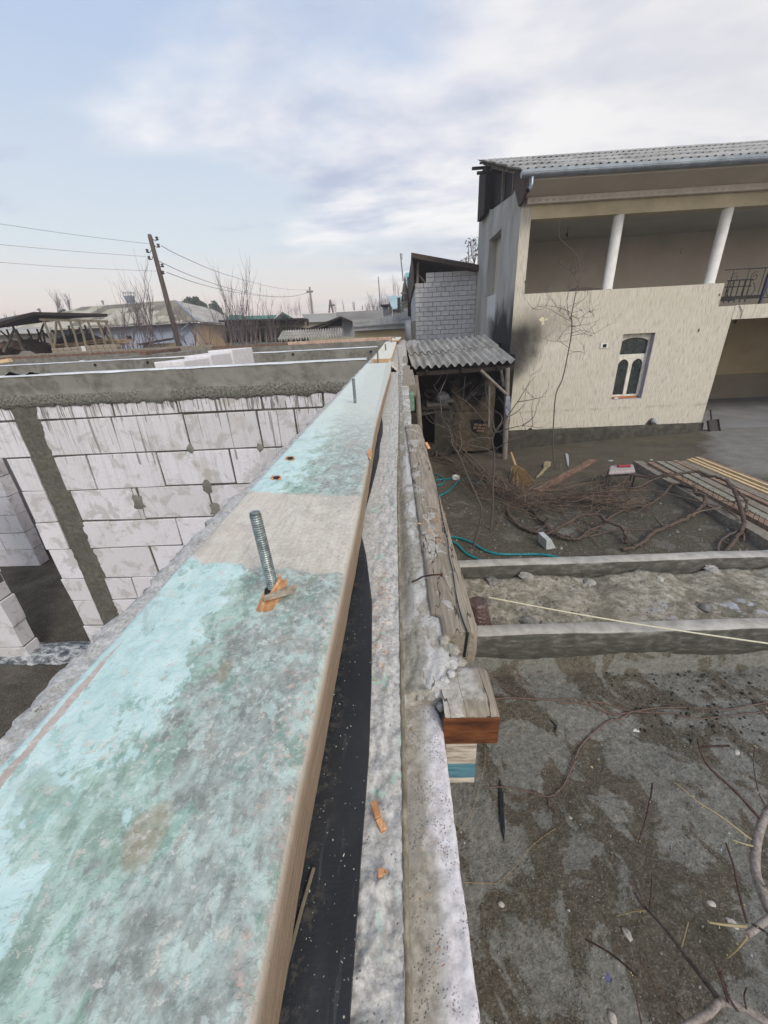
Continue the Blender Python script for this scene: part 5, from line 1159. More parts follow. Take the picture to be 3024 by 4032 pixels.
for i, (px, py, s, lab, m) in enumerate((
    (1880, 2262, .10, 'pale angular rock at the near-left end of the trench', ROCK), (1935, 2292, .12, 'biggest rounded rock against the timber end of the trench', ROCK),
    (2070, 2275, .10, 'flat pale slab in the trench beside the big rock', CONCY), (2320, 2300, .09, 'flat light slab in the middle of the trench', CONCY), (2590, 2250, .06, 'small white block under the farther footing', CONCY),
    (2780, 2222, .07, 'white lump leaning on the farther footing', WARMW), (2800, 2245, .09, 'broad pale slab near the white lump', CONCY), (2780, 2400, .12, 'long grey slab tilted at the right of the trench', ROCK),
    (2600, 2285, .05, 'pointed white chip in the trench', WARMW), (2080, 2450, .08, 'half-buried grey rock by the nearer footing', ROCK), (2140, 2460, .05, 'small rock beside the half-buried one', ROCK),
    (2466, 3102, .024, 'round grey pebble in the near soil', ROCK), (2900, 2966, .030, 'pale wedge stone at the right of the near soil', WARMW), (2400, 3298, .028, 'pale oval stone in the middle of the near soil', WARMW),
    (1974, 3562, .022, 'upright grey pebble near the white block wall', WARMW), (2470, 3680, .034, 'cracked light stone in the lower yard', CONCY), (2434, 3812, .036, 'white lump of lime in the lower yard', WARMW),
    (2710, 3440, .036, 'white stone with a dark underside in the near soil', WARMW), (2800, 3560, .03, 'thin pale shard near the red-brown shoots', WARMW), (2885, 3640, .034, 'long white shard under the bare branch', WARMW),
    (2355, 2990, .016, 'small grey stone near the snaking shoot', ROCK), (2245, 3220, .018, 'pinkish stone chips left of the oval stone', CONCY), (1822, 3490, .03, 'dark stone tight against the white block wall', ROCK),
    (2410, 4010, .035, 'pale stone cut by the bottom edge of the frame', WARMW), (2956, 2970, .02, 'tiny stone at the right edge of the near soil', ROCK))):
    p = gat(px, py); rock(p + Vector((0, 0, s * .12)), s * (1 if py < 2500 else .85), i + 5, .45, m, 'stone', lab, SG)
rn = random.Random(11)
def scatter(name, n, fx_, smin, smax, m, label):
    mb = MB()
    for _ in range(n):
        x, y = fx_(); s = rn.uniform(smin, smax) * (1 if rn.random() < .85 else 1.8); p = Vector((x, y, g(x, y) + s * .25)); vs = []
        for k in range(5): a = k * 1.2566 + rn.uniform(-.3, .3); vs.append(p + Vector((math.cos(a) * s * rn.uniform(.7, 1.2), math.sin(a) * s * rn.uniform(.7, 1.2), -s * .4)))
        vs += [p + Vector((rn.uniform(-.4, .4) * s, rn.uniform(-.4, .4) * s, s * rn.uniform(.4, .8))), p + Vector((rn.uniform(-.6, .6) * s, rn.uniform(-.6, .6) * s, s * rn.uniform(.3, .6)))]
        mb.add(vs, [(0, 1, 5), (1, 2, 6), (2, 3, 6), (3, 4, 5), (4, 0, 5), (1, 6, 5), (3, 5, 6)])
    return tag(mb.build(name, m), label, 'gravel', kind='stuff')
scatter('gravel', 7500, lambda: ((lambda a, b: (a, b))(rn.uniform(.08, 5), rn.uniform(.35, 3.2))), .002, .007, ROCK, 'grey grit and small stones strewn over the near soil')
scatter('pale_chips', 330, lambda: (rn.uniform(.08, 4.5), rn.uniform(.4, 3.2)), .002, .007, MARBLE, 'pale chips strewn over the near soil')
scatter('trench_rubble', 500, lambda: (.1 + abs(rn.gauss(0, 1)) * 1.8, rn.uniform(3.5, 4.6)), .006, .02, ROCK, 'rubble and grit filling the trench between the footings')
scatter('yard_grit', 700, lambda: (rn.uniform(.3, 7), rn.uniform(4.9, 7.2)), .008, .022, ROCK, 'grit and clods among the vine cuttings')
scatter('soil_clods', 600, lambda: (rn.uniform(2.2, 6), rn.uniform(2.4, 3.25)), .006, .022, mat('dark_clod', f_flat('#35322b', '#4c483f', 30)), 'dark soil clods at the foot of the nearer footing')
# wrapped roll and cord
wb = gat(1888, 2466); 
ro = root('wrapped_pipe', wb, 'brown pipe end wrapped in glossy film standing in the trench', 'wrapped pipe')
mb = MB(); mb.lathe([(.115 + .004 * math.sin(i * 1.9) + (.03 * (1 - i / 13) ** 2), .33 * i / 13) for i in range(14)] + [(.09, .335)], wb, 24, ax=(-.12, .1, 1)); mb.build('film_wrap', BRNP, ro)
p, q = at(1925, 2352, z=.06), at(3040, 2536, z=.20)
mb = MB(); mb.tube([p.lerp(q, t_) - Vector((0, 0, .03 * math.sin(math.pi * t_))) for t_ in lsp(0, 1, 14)], .008, 6); tag(mb.build('cord', CORD), 'taut cream cord running from the wrapped pipe across the trench', 'cord')
# hoses
def gp(pts, h): 
    out = []
    for i, q_ in enumerate(pts): hh = q_[2] if len(q_) > 2 else h; out.append(gat(q_[0], q_[1], hh))
    return out
def smooth(pts, k=4):
    out = []
    for i in range(len(pts) - 1):
        a, b, c, d = pts[max(i - 1, 0)], pts[i], pts[i + 1], pts[min(i + 2, len(pts) - 1)]
        for j in range(k):
            t = j / k; out.append(.5 * ((2 * b) + (c - a) * t + (2 * a - 5 * b + 4 * c - d) * t * t + (3 * b - 3 * c + d - a) * t ** 3))
    return out + [pts[-1]]
for pts, lab in (([(1770, 2112), (1820, 2122), (1860, 2138), (1905, 2165), (1960, 2181), (2050, 2183), (2130, 2183), (2210, 2197)], 'long teal hose curving over the mud beside the farther footing'),
                 ([(1770, 2124), (1805, 2148), (1830, 2175), (1862, 2193), (1895, 2206)], 'short teal hose branch ending at the farther footing'),
                 ([(1706, 1866), (1735, 1876), (1749, 1890), (1742, 1905), (1718, 1914), (1706, 1917)], 'small loop of teal hose beside the long timber'),
                 ([(1700, 1896), (1735, 1888), (1780, 1886), (1840, 1885), (1880, 1893), (1898, 1900), (1860, 1901), (1812, 1891), (1790, 1910), (1769, 1931), (1735, 1950), (1712, 1962)], 'coiled teal hose crossing a white box')):
    mb = MB(); mb.tube(smooth(gp(pts, .025)), .019, 8); tag(mb.build('garden_hose', TEALH), lab, 'hose', 'teal hoses on the mud')
p = gat(1796, 1890); mb = MB(); mb.box(p + Vector((-.09, -.02, 0)), p + Vector((.09, .12, .1))); tag(mb.build('white_box', WHITES, bevel=.02), 'small white plastic box under the coiled hose', 'box')
p = gat(2155, 2160); q_ = [gat(2150, 2166), gat(2190, 2160), at(2171, 2124, y=gat(2190, 2160).y), at(2152, 2128, y=gat(2150, 2166).y)]
mb = MB(); mb.prism(q_, (-.05, .22, .02)); tag(mb.build('open_tin', MARBLE, bevel=.004), 'pale wedge-shaped tin with a teal inside lying near the hose end', 'tin')
# broom
bb = [gat(2013, 1783, .35), gat(2030, 1835, .2)]
br_ = root('straw_broom', gat(2050, 1905), 'dry twig broom lying fanned out on the mud beside the tall sapling', 'broom')
mb = MB(); mb.tube([at(2012, 1782, y=bb[1].y + .35), bb[1]], [.022, .035], 7); mb.build('handle', STRAW, br_)
mb = MB(); rn = random.Random(5)
for i in range(120):
    u = rn.random(); ex = lerp(2004, 2112, u); ey = 1888 + 26 * math.sin(math.pi * u) ** .7 + rn.uniform(-12, 8) + 6 * u; e = gat(ex, ey, .02); s_ = bb[1].lerp(bb[0], rn.uniform(0, .3)); m_ = s_.lerp(e, .5) + Vector((rn.uniform(-.03, .03), 0, rn.uniform(0, .08)))
    mb.tube([s_, m_, e], [.007, .005, .0025], 3, cap=False)
tag(mb.build('bristles', STRAW, br_), kind='stuff')
mb = MB(); pts = [gat(2110, 1882, .03), gat(2125, 1862, .03), gat(2140, 1845, .03), gat(2140, 1824, .04), gat(2150, 1817, .04), gat(2170, 1820, .04), gat(2168, 1832, .03), gat(2152, 1845, .03), gat(2135, 1866, .03)]
mb.prism([p - Vector((0, 0, .03)) for p in pts], (0, 0, .05)); tag(mb.build('wooden_paddle', PALEB, bevel=.01), 'pale ochre wooden paddle lying right of the broom', 'paddle')
mb = MB(); pts = [gat(2226, 1787, .02), gat(2232, 1785, .02), gat(2238, 1790, .02), gat(2240, 1825, .02), gat(2237, 1839, .02), gat(2232, 1825, .02)]
mb.prism([p - Vector((0, 0, .02)) for p in pts], (0, 0, .025)); tag(mb.build('marble_stake', MARBLE, bevel=.004), 'pale pointed stake lying flat above the rough orange beam', 'stake')
def plank(name, a, b, w_, h_, m, label, cat, group=None, hh=0, jit=0, parent=None):
    p, q = gat(*a, hh + h_ / 2), gat(*b, hh + h_ / 2); n = 14; mb = MB(); d = (q - p).normalized(); s_ = d.cross(Vector((0, 0, 1))).normalized(); u_ = s_.cross(d)
    def f(k, t):
        a_, b_ = ((-1, -1), (1, -1), (1, 1), (-1, 1), (-1, -1))[int(k)]
        return p.lerp(q, t) + s_ * (a_ * w_ / 2 * (1 + jit * fbm(t * 6, a_ * 3 + 1, 2))) + u_ * (b_ * h_ / 2 * (1 + jit * fbm(t * 6, b_ * 3 + 8, 2)))
    mb.grid(list(range(5)), lsp(0, 1, n), f, smooth=False); mb.add([f(k, 0) for k in range(4)], [(0, 1, 2, 3)]); mb.add([f(k, 1) for k in range(4)], [(3, 2, 1, 0)])
    return tag(mb.build(name, m, parent, bevel=.004), label, cat, group)
plank('rough_beam', (2112, 1935), (2336, 1812), .16, .055, mat('split_orange_brown_wood', f_wood('#4c3930', '#6f574b', '#957f70', (.35, .35, .35), 40)), 'rough orange-brown split beam lying diagonally among the vines', 'beam', jit=.14)
PG = 'boards stacked at the right of the yard'
rd = GWOODY; GRN = mat('green_tinged_board', f_wood('#6c6a5f', '#868477', '#a09d90', (.4, .4, .4), 30)); OR2 = mat('orange_brown_board', f_wood('#6a5547', '#857060', '#9d8a7b', (.4, .4, .4), 30))
for a, b, w_, h_, m, hh, lab in (
    ((2508, 1828), (3060, 2158), .20, .17, rd, 0, 'thick grey squared log at the near edge of the board stack'),
    ((2560, 1826), (3060, 2092), .13, .08, OR2, .12, 'orange-brown nailed plank next to the thick grey log'),
    ((2597, 1822), (3060, 2066), .17, .08, GRN, .08, 'green-edged grey plank third from the near side'),
    ((2634, 1822), (3060, 2037), .17, .07, rd, .10, 'grey plank fourth from the near side of the stack'),
    ((2655, 1818), (3060, 2008), .11, .08, OR2, .08, 'narrow reddish plank in the middle of the stack'),
    ((2690, 1820), (3060, 1985), .18, .07, rd, .09, 'wide grey plank just before the fresh sawn ones'),
    ((2708, 1812), (3060, 1962), .06, .06, NEWW, .13, 'first fresh yellow batten on the stack'),
    ((2722, 1808), (3060, 1948), .06, .06, NEWW, .12, 'second fresh yellow batten on the stack'),
    ((2742, 1804), (3060, 1930), .06, .06, NEWW, .10, 'farthest fresh yellow batten on the stack'),
    ((2752, 1802), (3060, 1922), .08, .05, OR2, .02, 'brown batten under the far side of the stack')):
    o = plank('stacked_board', a, b, w_, h_, m, lab, 'board', PG, hh, .05)
    if 'nailed' in lab:
        for i in range(18):
            t_ = .25 + i * .04; p = gat(lerp(2562, 3060, t_), lerp(1820, 2092, t_), .22); mb = MB(); mb.tube([p, p + Vector((.01 * (i % 3 - 1), 0, .10))], .0035, 4); mb.build('nail', RUST, o)
# stool with folded cloth
sp = gat(2445, 1915); sz = .32
st = root('low_stool', sp, 'low dark metal stool half hidden by the vine branches', 'stool')
c4 = [at(2392, 1872, z=sp.z + sz), at(2500, 1866, z=sp.z + sz), at(2492, 1840, z=sp.z + sz), at(2398, 1846, z=sp.z + sz)]
mb = MB(); mb.prism([c - Vector((0, 0, .03)) for c in c4], (0, 0, .03)); mb.build('seat', IRON, st)
for c in c4: mb = MB(); mb.tube([c, Vector((c.x, c.y, g(c.x, c.y)))], .015, 6); mb.build('leg', IRON, st)
mb = MB(); mb.tube([c4[0] - Vector((0, 0, .2)), c4[1] - Vector((0, 0, .2))], .01, 5); mb.build('stretcher', IRON, st)
mb = MB(); mb.prism([c4[0] + Vector((.0, -.02, .001)), c4[1] + Vector((0, 0, .001)), c4[2] + Vector((0, 0, .001)), c4[3] + Vector((0, 0, .001))], (0, 0, .075)); tag(mb.build('folded_cloth', CLOTH, bevel=.03), 'folded grey cloth lying on the low stool', 'cloth')
mb = MB(); a = c4[0].lerp(c4[2], .6) + Vector((0, 0, .10)); mb.box(a - Vector((.13, .04, .02)), a + Vector((.13, .04, .02))); tag(mb.build('red_case', REDC, bevel=.015), 'small red case lying on the folded cloth', 'case')
# scraps
def scrap(px, py, s, m, label, name='litter_scrap', th=.004, k=.5, rot=0, hh=.0):
    p = gat(px, py, hh); mb = MB(); a = rot; u = Vector((math.cos(a), math.sin(a), .12)) * s; v = Vector((-math.sin(a), math.cos(a), 0)) * s * k
    mb.prism([p - u - v, p + u - v, p + u * .9 + v, p - u + v * .8], (0, 0, th)); return tag(mb.build(name, m), label, 'litter', 'bits of litter in the yard')
scrap(2500, 2876, .035, WHITES, 'white rectangular scrap near the snaking shoot', rot=-.2)
scrap(2625, 3135, .05, mat('pink_tile_scrap', f_flat('#9a8580', '#ad9891', 30)), 'pinkish strip lying on grey soil', rot=-.8, k=.3)
scrap(2096, 3492, .022, mat('cream_scrap', f_flat('#b09a7c', '#cdb799', 30)), 'small cream scrap left of centre in the lower yard')
scrap(2325, 3022, .022, mat('beige_chip', f_flat('#9f8f78', '#b5a58d', 30)), 'beige chip below the snaking shoot')
scrap(2388, 3850, .022, mat('lilac_scrap', f_flat('#4b4d6d', '#62648a', 30)), 'lilac label scrap in the lower yard', k=.9)
scrap(1862, 3142, .014, WHITES, 'pair of white pills-like flecks near the wall', k=.9)
scrap(2560, 1812, .06, WHITES, 'white scrap on the mud above the stool'); scrap(2400, 1815, .08, MARBLE, 'grey flat scrap on the mud left of the board stack', k=.5)
def cloth_strip(pts, ws, label):
    P_ = gp(pts, .012); mb = MB()
    mb.grid(lsp(0, 1, 7), lsp(0, 1, 30), lambda u, v: (lambda q: Vector((q.x + (u - .5) * interp(list(zip(lsp(0, 1, len(ws)), ws)), v), q.y, q.z + .008 * math.cos((u - .5) * 3) + .012 * fbm(u * 3, v * 9))))(P_[min(int(v * (len(P_) - 1)), len(P_) - 2)].lerp(P_[min(int(v * (len(P_) - 1)), len(P_) - 2) + 1], v * (len(P_) - 1) - min(int(v * (len(P_) - 1)), len(P_) - 2))))
    return tag(mb.build('black_rag', BLACKF), label, 'rag', 'black rags on the near soil')
cloth_strip([(1966, 3072), (1972, 3130), (1974, 3190), (1980, 3260), (1983, 3314)], [.004, .045, .04, .035, .004], 'long black rag lying crumpled near the painted post end')
cloth_strip([(2168, 2835), (2190, 2860), (2183, 2888)], [.006, .025, .004], 'short black rag in the upper near soil')
# ================================================================ vines, shoots, saplings
def vine(name, pts, r0, r1, m, label, cat='vine branch', group='cut vine branches on the mud', n=7, twigs=0, sd=1, parent=None, tl=.3, kk=4):
    r0 *= .68; r1 *= .68
    P_ = smooth(gp(pts, r0), kk); L = len(P_); rn_ = random.Random(sd)
    P_ = [p + Vector((fbm(i * .9, sd, 1), fbm(i * .9, sd, 4), fbm(i * .9, sd, 7))) * r0 * .9 for i, p in enumerate(P_)]
    mb = MB(); mb.tube(P_, [lerp(r0, r1, i / (L - 1)) * (1 + .18 * fbm(i * 1.3, sd)) for i in range(L)], n)
    for _ in range(twigs):
        i = rn_.randrange(1, L - 1); a = P_[i]; d = (P_[i + 1] - P_[i - 1]).normalized(); e = (d * rn_.uniform(-.4, 1) + Vector((rn_.uniform(-1, 1), rn_.uniform(-1, 1), rn_.uniform(-.1, .8)))).normalized()
        l = tl * rn_.uniform(.4, 1.2); q = [a]
        for k in range(5): e = (e + Vector([rn_.uniform(-.35, .35) for _ in '123'])).normalized(); q.append(q[-1] + e * l / 5)
        q = [Vector((v.x, v.y, max(v.z, g(v.x, v.y) + .01))) for v in q]
        mb.tube(q, [lerp(r0, r1, .6) * .5 * (1 - k / 6) + .0025 for k in range(6)], 4, cap=False)
    return tag(mb.build(name, m, parent), label, cat, group)
V = lambda X, Y: (1900 + X / 3.318, 1700 + Y / 3.318)      # reading coordinates from one enlarged view of the photograph
W = lambda X, Y, h=.03: (2400 + X / 2.659, 1650 + Y / 2.659, h)
vine('cut_vine', [(*V(310, 980), .06), (*V(345, 1080), .06), (*V(400, 1160), .06), (*V(500, 1240), .05), (*V(640, 1300), .05), (*V(800, 1335), .05), (*V(900, 1310), .06), (*V(1010, 1240), .08), (*V(1150, 1170), .12), (*V(1250, 1105), .16), (*V(1390, 1085), .2), (*V(1520, 1085), .2), (*V(1620, 1170), .18), (2445, 2075, .14), (2464, 2112, .08), (2466, 2140, .04)], .045, .038, VINE, 'thickest looping vine trunk in the front of the cuttings', n=10, twigs=5, sd=2, tl=.5)
vine('cut_vine', [W(130, 1370), W(230, 1345), W(340, 1300, .05), W(440, 1200, .06), W(560, 1140, .06), W(700, 1085, .06), W(820, 1030, .08), W(900, 980, .1), W(960, 920, .14), W(1000, 860, .2), W(985, 800, .25), W(930, 790, .25), W(880, 730, .22), W(800, 700, .2), W(720, 690, .16), W(640, 680, .16)], .042, .05, VINE, 'weathered vine trunk with a bent knee in front of the board stack', n=9, twigs=4, sd=3, tl=.4)
vine('cut_vine', [W(640, 700, .16), W(560, 790, .1), W(460, 870, .06), W(360, 910, .05), W(230, 930, .04), W(120, 970, .04), W(30, 1010, .04), (2370, 2062, .04), (2330, 2095, .04), (2280, 2120, .04), (2220, 2112, .04), (2180, 2090, .05)], .038, .028, VINE, 'vine trunk running left from the bent knee towards the big loop', sd=4, twigs=4, tl=.4)
vine('cut_vine', [(2368, 1876, .28), W(60, 585, .3), W(200, 580, .3), W(400, 605, .3), W(560, 590, .34), W(700, 575, .38), W(850, 555, .42), W(930, 550, .45), W(1010, 585, .46), W(1130, 610, .46), W(1220, 650, .45), W(1280, 720, .42), W(1340, 760, .40), W(1400, 810, .38), W(1440, 870, .32), W(1435, 940, .26), W(1420, 980, .22)], .035, .03, VINE, 'long vine arching up over the board stack', n=9, sd=6, twigs=5)
vine('cut_vine', [(2300, 1935, .2), W(0, 740, .22), W(120, 715, .26), W(280, 720, .28), W(380, 670, .3), W(500, 620, .34), W(620, 600, .38), W(760, 570, .4), W(900, 548, .44), W(990, 600, .44), W(1120, 600, .44)], .026, .024, VINE, 'second arching vine wound under the long arch', sd=7, twigs=6)
vine('cut_vine', [W(1220, 640, .45), W(1300, 740, .4), W(1345, 850, .32), W(1375, 950, .26), W(1400, 1060, .2), W(1395, 1140, .14), W(1350, 1210, .08), W(1290, 1300, .05), W(1230, 1370, .04), W(1185, 1410, .03)], .045, .04, VINE, 'drooping red-brown vine end reaching down to the farther footing', n=9, sd=8, twigs=3)
vine('cut_vine', [W(0, 790, .12), W(200, 755, .14), W(400, 755, .16), W(520, 765, .18), W(640, 785, .18), W(800, 830, .18), W(960, 870, .18), W(1100, 905, .18), W(1230, 950, .16), W(1310, 1010, .14), W(1370, 1080, .12), W(1400, 1190, .08), W(1410, 1280, .04)], .017, .02, TWIG, 'thin vine crossing in front of the bent knee', sd=9, twigs=6, tl=.25)
vine('cut_vine', [W(1365, 1140, .12), W(1300, 1190, .08), W(1200, 1240, .05), W(1145, 1310, .04), W(1135, 1390, .03)], .026, .024, BARK, 'grey-green root curling to the footing', sd=10)
vine('cut_vine', [W(860, 1000, .1), W(960, 965, .14), W(1110, 935, .18), W(1250, 905, .2), W(1380, 880, .22), W(1450, 865, .25)], .010, .007, PSHOOT, 'pale dry shoot pointing right over the thick log', sd=11)
vine('cut_vine', [(2320, 2112, .03), (2390, 2096, .03), W(100, 1160, .03), W(300, 1160, .03), W(430, 1158, .03), W(520, 1145, .05)], .009, .006, TWIG, 'thin straight shoot lying between the two front trunks', sd=12)
vine('cut_vine', [V(560, 950), (*V(620, 990), .06), (*V(680, 1060), .06), (*V(740, 1140), .06), (*V(810, 1200), .06), (*V(870, 1260), .06)], .035, .045, VINE, 'short dark stub leading into the big loop', sd=13, twigs=4, tl=.4)
vine('cut_vine', [(*V(760, 1290), .06), (*V(900, 1310), .05), (*V(1000, 1370), .05), (*V(1080, 1390), .05), (*V(1170, 1410), .05), (*V(1280, 1385), .06), (*V(1350, 1320), .08), (*V(1430, 1270), .1), (*V(1540, 1230), .1), (*V(1600, 1180), .12)], .032, .026, VINE, 'lower vine coil just in front of the big loop', sd=14, twigs=5)
vine('cut_vine', [(1712, 1545, 1.75), (1690, 1538, 1.78), (1672, 1548, 1.75), (1680, 1560, 1.7), (1705, 1570, 1.55), (1722, 1610, 1.25), (1742, 1650, .95), (1765, 1690, .65), (1775, 1720, .4), (1810, 1770, .2), (1870, 1840, .12), (1930, 1900, .1), (1990, 1950, .08)], .045, .03, VINE, 'vine trunk hanging over a rail and down in front of the oven bench', n=8, sd=15, twigs=10, tl=.7)
vine('cut_vine', [(1700, 1545, 1.7), (1712, 1580, 1.4), (1720, 1640, 1.0), (1728, 1700, .6), (1722, 1760, .25), (1716, 1800, .06)], .04, .04, VINE, 'upright vine stem left of the oven', n=8, sd=16, twigs=6, tl=.5)
vine('cut_vine', [(1740, 1690, .6), (1790, 1745, .4), (1850, 1795, .3), (1905, 1850, .22), (1960, 1905, .14), (2010, 1955, .08), (2070, 1990, .05)], .03, .018, TWIG, 'bundle leader running from the oven to the middle of the cuttings', sd=17, twigs=14, tl=.6)
vine('cut_vine', [(1700, 1800, .1), (1770, 1815, .12), (1850, 1855, .14), (1920, 1900, .1), (1990, 1930, .06)], .035, .025, VINE, 'dark thick branch lying along the shelter side of the heap', sd=18, twigs=12, tl=.6)
# tangle of thinner cuttings, each one a branch of its own
rn = random.Random(21); adj = ['pale', 'reddish', 'dark', 'bent', 'forked', 'knotty', 'straight', 'curled']
def hp(u): return interp([(0, 1790), (.35, 1935), (.55, 1965), (.8, 1955), (1, 1930)], u)
for i in range(140):
    u = rn.uniform(0, .9); px = lerp(1700, 2480, u); py = hp(u) + rn.gauss(0, 22); L = rn.uniform(90, 330); sl_ = (.75 if px < 1960 else .05) + rn.gauss(0, .25)
    n_ = 5; hh = rn.uniform(.02, .28); pts = []
    for k in range(n_):
        t_ = k / (n_ - 1); pts.append((px + L * t_, py + L * t_ * sl_ * (1 - .35 * t_) + rn.gauss(0, 7), max(.02, hh * math.sin(math.pi * (.15 + .8 * t_)))))
    pts = [(min(a, 2560), min(b, 2090), h) for a, b, h in pts]
    vine('vine_cutting', pts, rn.uniform(.006, .013), .0035, [TWIG, TWIG, VINE, TWIG, VINE, PSHOOT][i % 6], 'one of the thin brown vine cuttings tangled in the heap between shelter and stool', 'vine cutting', 'thin vine cuttings tangled in the heap', 5, rn.randrange(2, 6), 100 + i, tl=.35, kk=3)
for i, pts in enumerate(([(*V(430, 970), .1), (*V(500, 1050), .08), (*V(600, 1110), .06), (*V(700, 1140), .05)], [(*V(300, 1020), .12), (*V(240, 1120), .08), (*V(190, 1230), .05), (*V(110, 1330), .03)],
                          [(*V(1190, 1215), .06), (*V(1300, 1290), .05), (*V(1420, 1370), .03), (*V(1500, 1460), .03), (*V(1600, 1560), .03), (*V(1655, 1625), .03)], [(*V(1400, 525), .4), (*V(1460, 560), .34), (*V(1500, 680), .25), (*V(1470, 800), .15)],
                          [(*V(1445, 800), .3), (*V(1440, 900), .2), (*V(1420, 1000), .1), (*V(1400, 1060), .2)], [(*V(900, 980), .1), (*V(960, 1040), .06), (*V(1000, 1120), .04), (*V(1020, 1215), .03)], [(*V(1000, 880), .12), (*V(1030, 990), .08), (*V(1080, 1080), .05), (*V(1110, 1155), .03)],
                          [(*V(1020, 715), .15), (*V(1120, 680), .2), (*V(1220, 655), .22), (*V(1300, 640), .25)], [(*V(400, 790), .2), (*V(520, 870), .16), (*V(620, 940), .1), (*V(725, 1005), .06)])):
    vine('pale_shoot', pts, .009, .005, [PSHOOT, TWIG][i % 2], ['curved pale shoot left of the big loop', 'forked shoot hanging left of the heap', 'long pale shoot slanting to the farther footing', 'upright pale shoot beside the stool', 'straight pale shoot rising from the big loop', 'thin curved shoot inside the loop', 'second curved shoot inside the loop', 'pale shoot leaning on the rough beam', 'pale stick crossing the heap centre'][i], 'vine shoot', 'pale vine shoots round the heap', 5, 2, 300 + i, tl=.15)
SHOOT = mat('pinkish_shoot_bark', f_bark('#4d3d36', '#7a665d', 70), .9)
# shoots on the near soil
Q = lambda X, Y, h=.022: (1700 + .798 * X, 2600 + .798 * Y, h)
for i, (pts, r, lab) in enumerate((([Q(300, 190), Q(400, 185), Q(560, 195), Q(700, 190), Q(860, 215), Q(980, 250), Q(1180, 262), Q(1300, 285), Q(1420, 280), Q(1659, 250)], .012, 'long pinkish-brown vine shoot across the top of the near soil'),
    ([Q(620, 210), Q(760, 215), Q(900, 265), Q(1100, 235), Q(1370, 235), Q(1480, 240), Q(1659, 205)], .013, 'second vine shoot running beside the long pinkish one'),
    ([Q(980, 255), Q(925, 290), Q(870, 300), Q(760, 390), Q(715, 460), Q(700, 510), Q(640, 630), Q(575, 672), Q(500, 655), Q(400, 630), Q(330, 625), Q(250, 628)], .0115, 'snaking vine shoot dropping to the black rag'),
    ([Q(575, 680), Q(585, 715), Q(610, 745)], .008, 'short spur below the snaking shoot'),
    ([Q(410, 30, .2), Q(430, 80, .15), Q(450, 130, .08), Q(530, 200)], .009, 'dark twig slanting into the shoots from above'), ([Q(270, 40, .15), Q(300, 95, .1), Q(350, 130, .05), Q(400, 165), Q(470, 185)], .008, 'thin twig joining the shoots near the timber stub'))):
    vine('vine_shoot', pts, r, r * .6, SHOOT, lab, 'vine shoot', 'vine shoots on the near soil', 6, 5, 400 + i, tl=.05)
for i, pts in enumerate(([Q(265, 430), Q(260, 520), Q(230, 640), Q(190, 760), Q(125, 850)], [Q(160, 1095), Q(280, 1100), Q(330, 1095), Q(420, 1010), Q(500, 910), Q(610, 830)], [Q(330, 225), Q(400, 250), Q(450, 320), Q(430, 360), Q(320, 355)])):
    mb = MB(); mb.tube(smooth(gp(pts, .008)), .0014, 4); tag(mb.build('thin_stalk', STRAW), ['hair-thin stalk curving down from the painted post end', 'hair-thin stalk curling in the lower near soil', 'hair-thin stalk looping by the timber stub'][i], 'stalk', 'hair-thin dry stalks on the soil')
# ---------------------------------------------------------------- standing saplings
def rtree(mb, p, d, L, r, depth, rn_, spread=.5, up=.15, nb=3, n=4, crook=.12, lim=.0):
    pts = [Vector(p)]; d = Vector(d).normalized(); k = 5
    for i in range(k):
        d = (d + Vector([rn_.uniform(-crook, crook) for _ in '123']) + Vector((0, 0, up * .25))).normalized(); pts.append(pts[-1] + d * L / k)
    mb.tube(pts, [r * (1 - .55 * i / k) for i in range(k + 1)], n, cap=False)
    if depth <= 0: return
    for j in range(nb):
        i = rn_.randrange(1, k + 1); q = Vector([rn_.uniform(-1, 1) for _ in '123']); q = (q - q.dot(d) * d).normalized()
        rtree(mb, pts[i], d + q * spread * rn_.uniform(.6, 1.4), L * rn_.uniform(.45, .75), r * .5, depth - 1, rn_, spread, up, nb, max(3, n - 1), crook)
def limb(mb, pts, r0, r1, n=6, jit=0, sd=0):
    if pts[0][1] > 2: r0 *= .72; r1 *= .72
    P_ = smooth([Vector(p) for p in pts], 3); mb.tube(P_, [lerp(r0, r1, i / (len(P_) - 1)) for i in range(len(P_))], n); return P_
def sapling(name, trunk, branches, y, r0, r1, m, label, sd, tw=3, tl=.35, group='leafless saplings in the yard', dy=None, nt=26):
    base = gat(trunk[0][0], trunk[0][1]) if y is None else None
    yy = base.y if y is None else y
    t_ = root(name, base if base else at(trunk[0][0], trunk[0][1], y=yy), label, 'tree', group); rn_ = random.Random(sd)
    mb = MB(); T = limb(mb, [at(a, b, y=yy) for a, b in trunk], r0, r1, 7); mb.build('trunk', m, t_)
    mb = MB(); allp = []
    for j, br in enumerate(branches):
        k = rn_.uniform(-.5, .5) if dy is None else dy[j % len(dy)]
        B = limb(mb, [at(a, b, y=yy + k * i / max(1, len(br) - 1)) for i, (a, b) in enumerate(br)], r1 * 1.1, .003, 5); allp += B[2:]
    for _ in range(nt):
        if not allp: break
        p = rn_.choice(allp); rtree(mb, p, (rn_.uniform(-1, 1), rn_.uniform(-1, 1), rn_.uniform(-.2, 1)), tl * rn_.uniform(.4, 1), .004, 1, rn_, .7, .2, 2, 3, .2)
    mb.build('crown', m, t_); return t_
Zm = lambda X, Y: (1850 + X * .7077, 550 + Y * .7077)
Zn = lambda X, Y: (1900 + X * .6775, 1200 + Y * .6775)
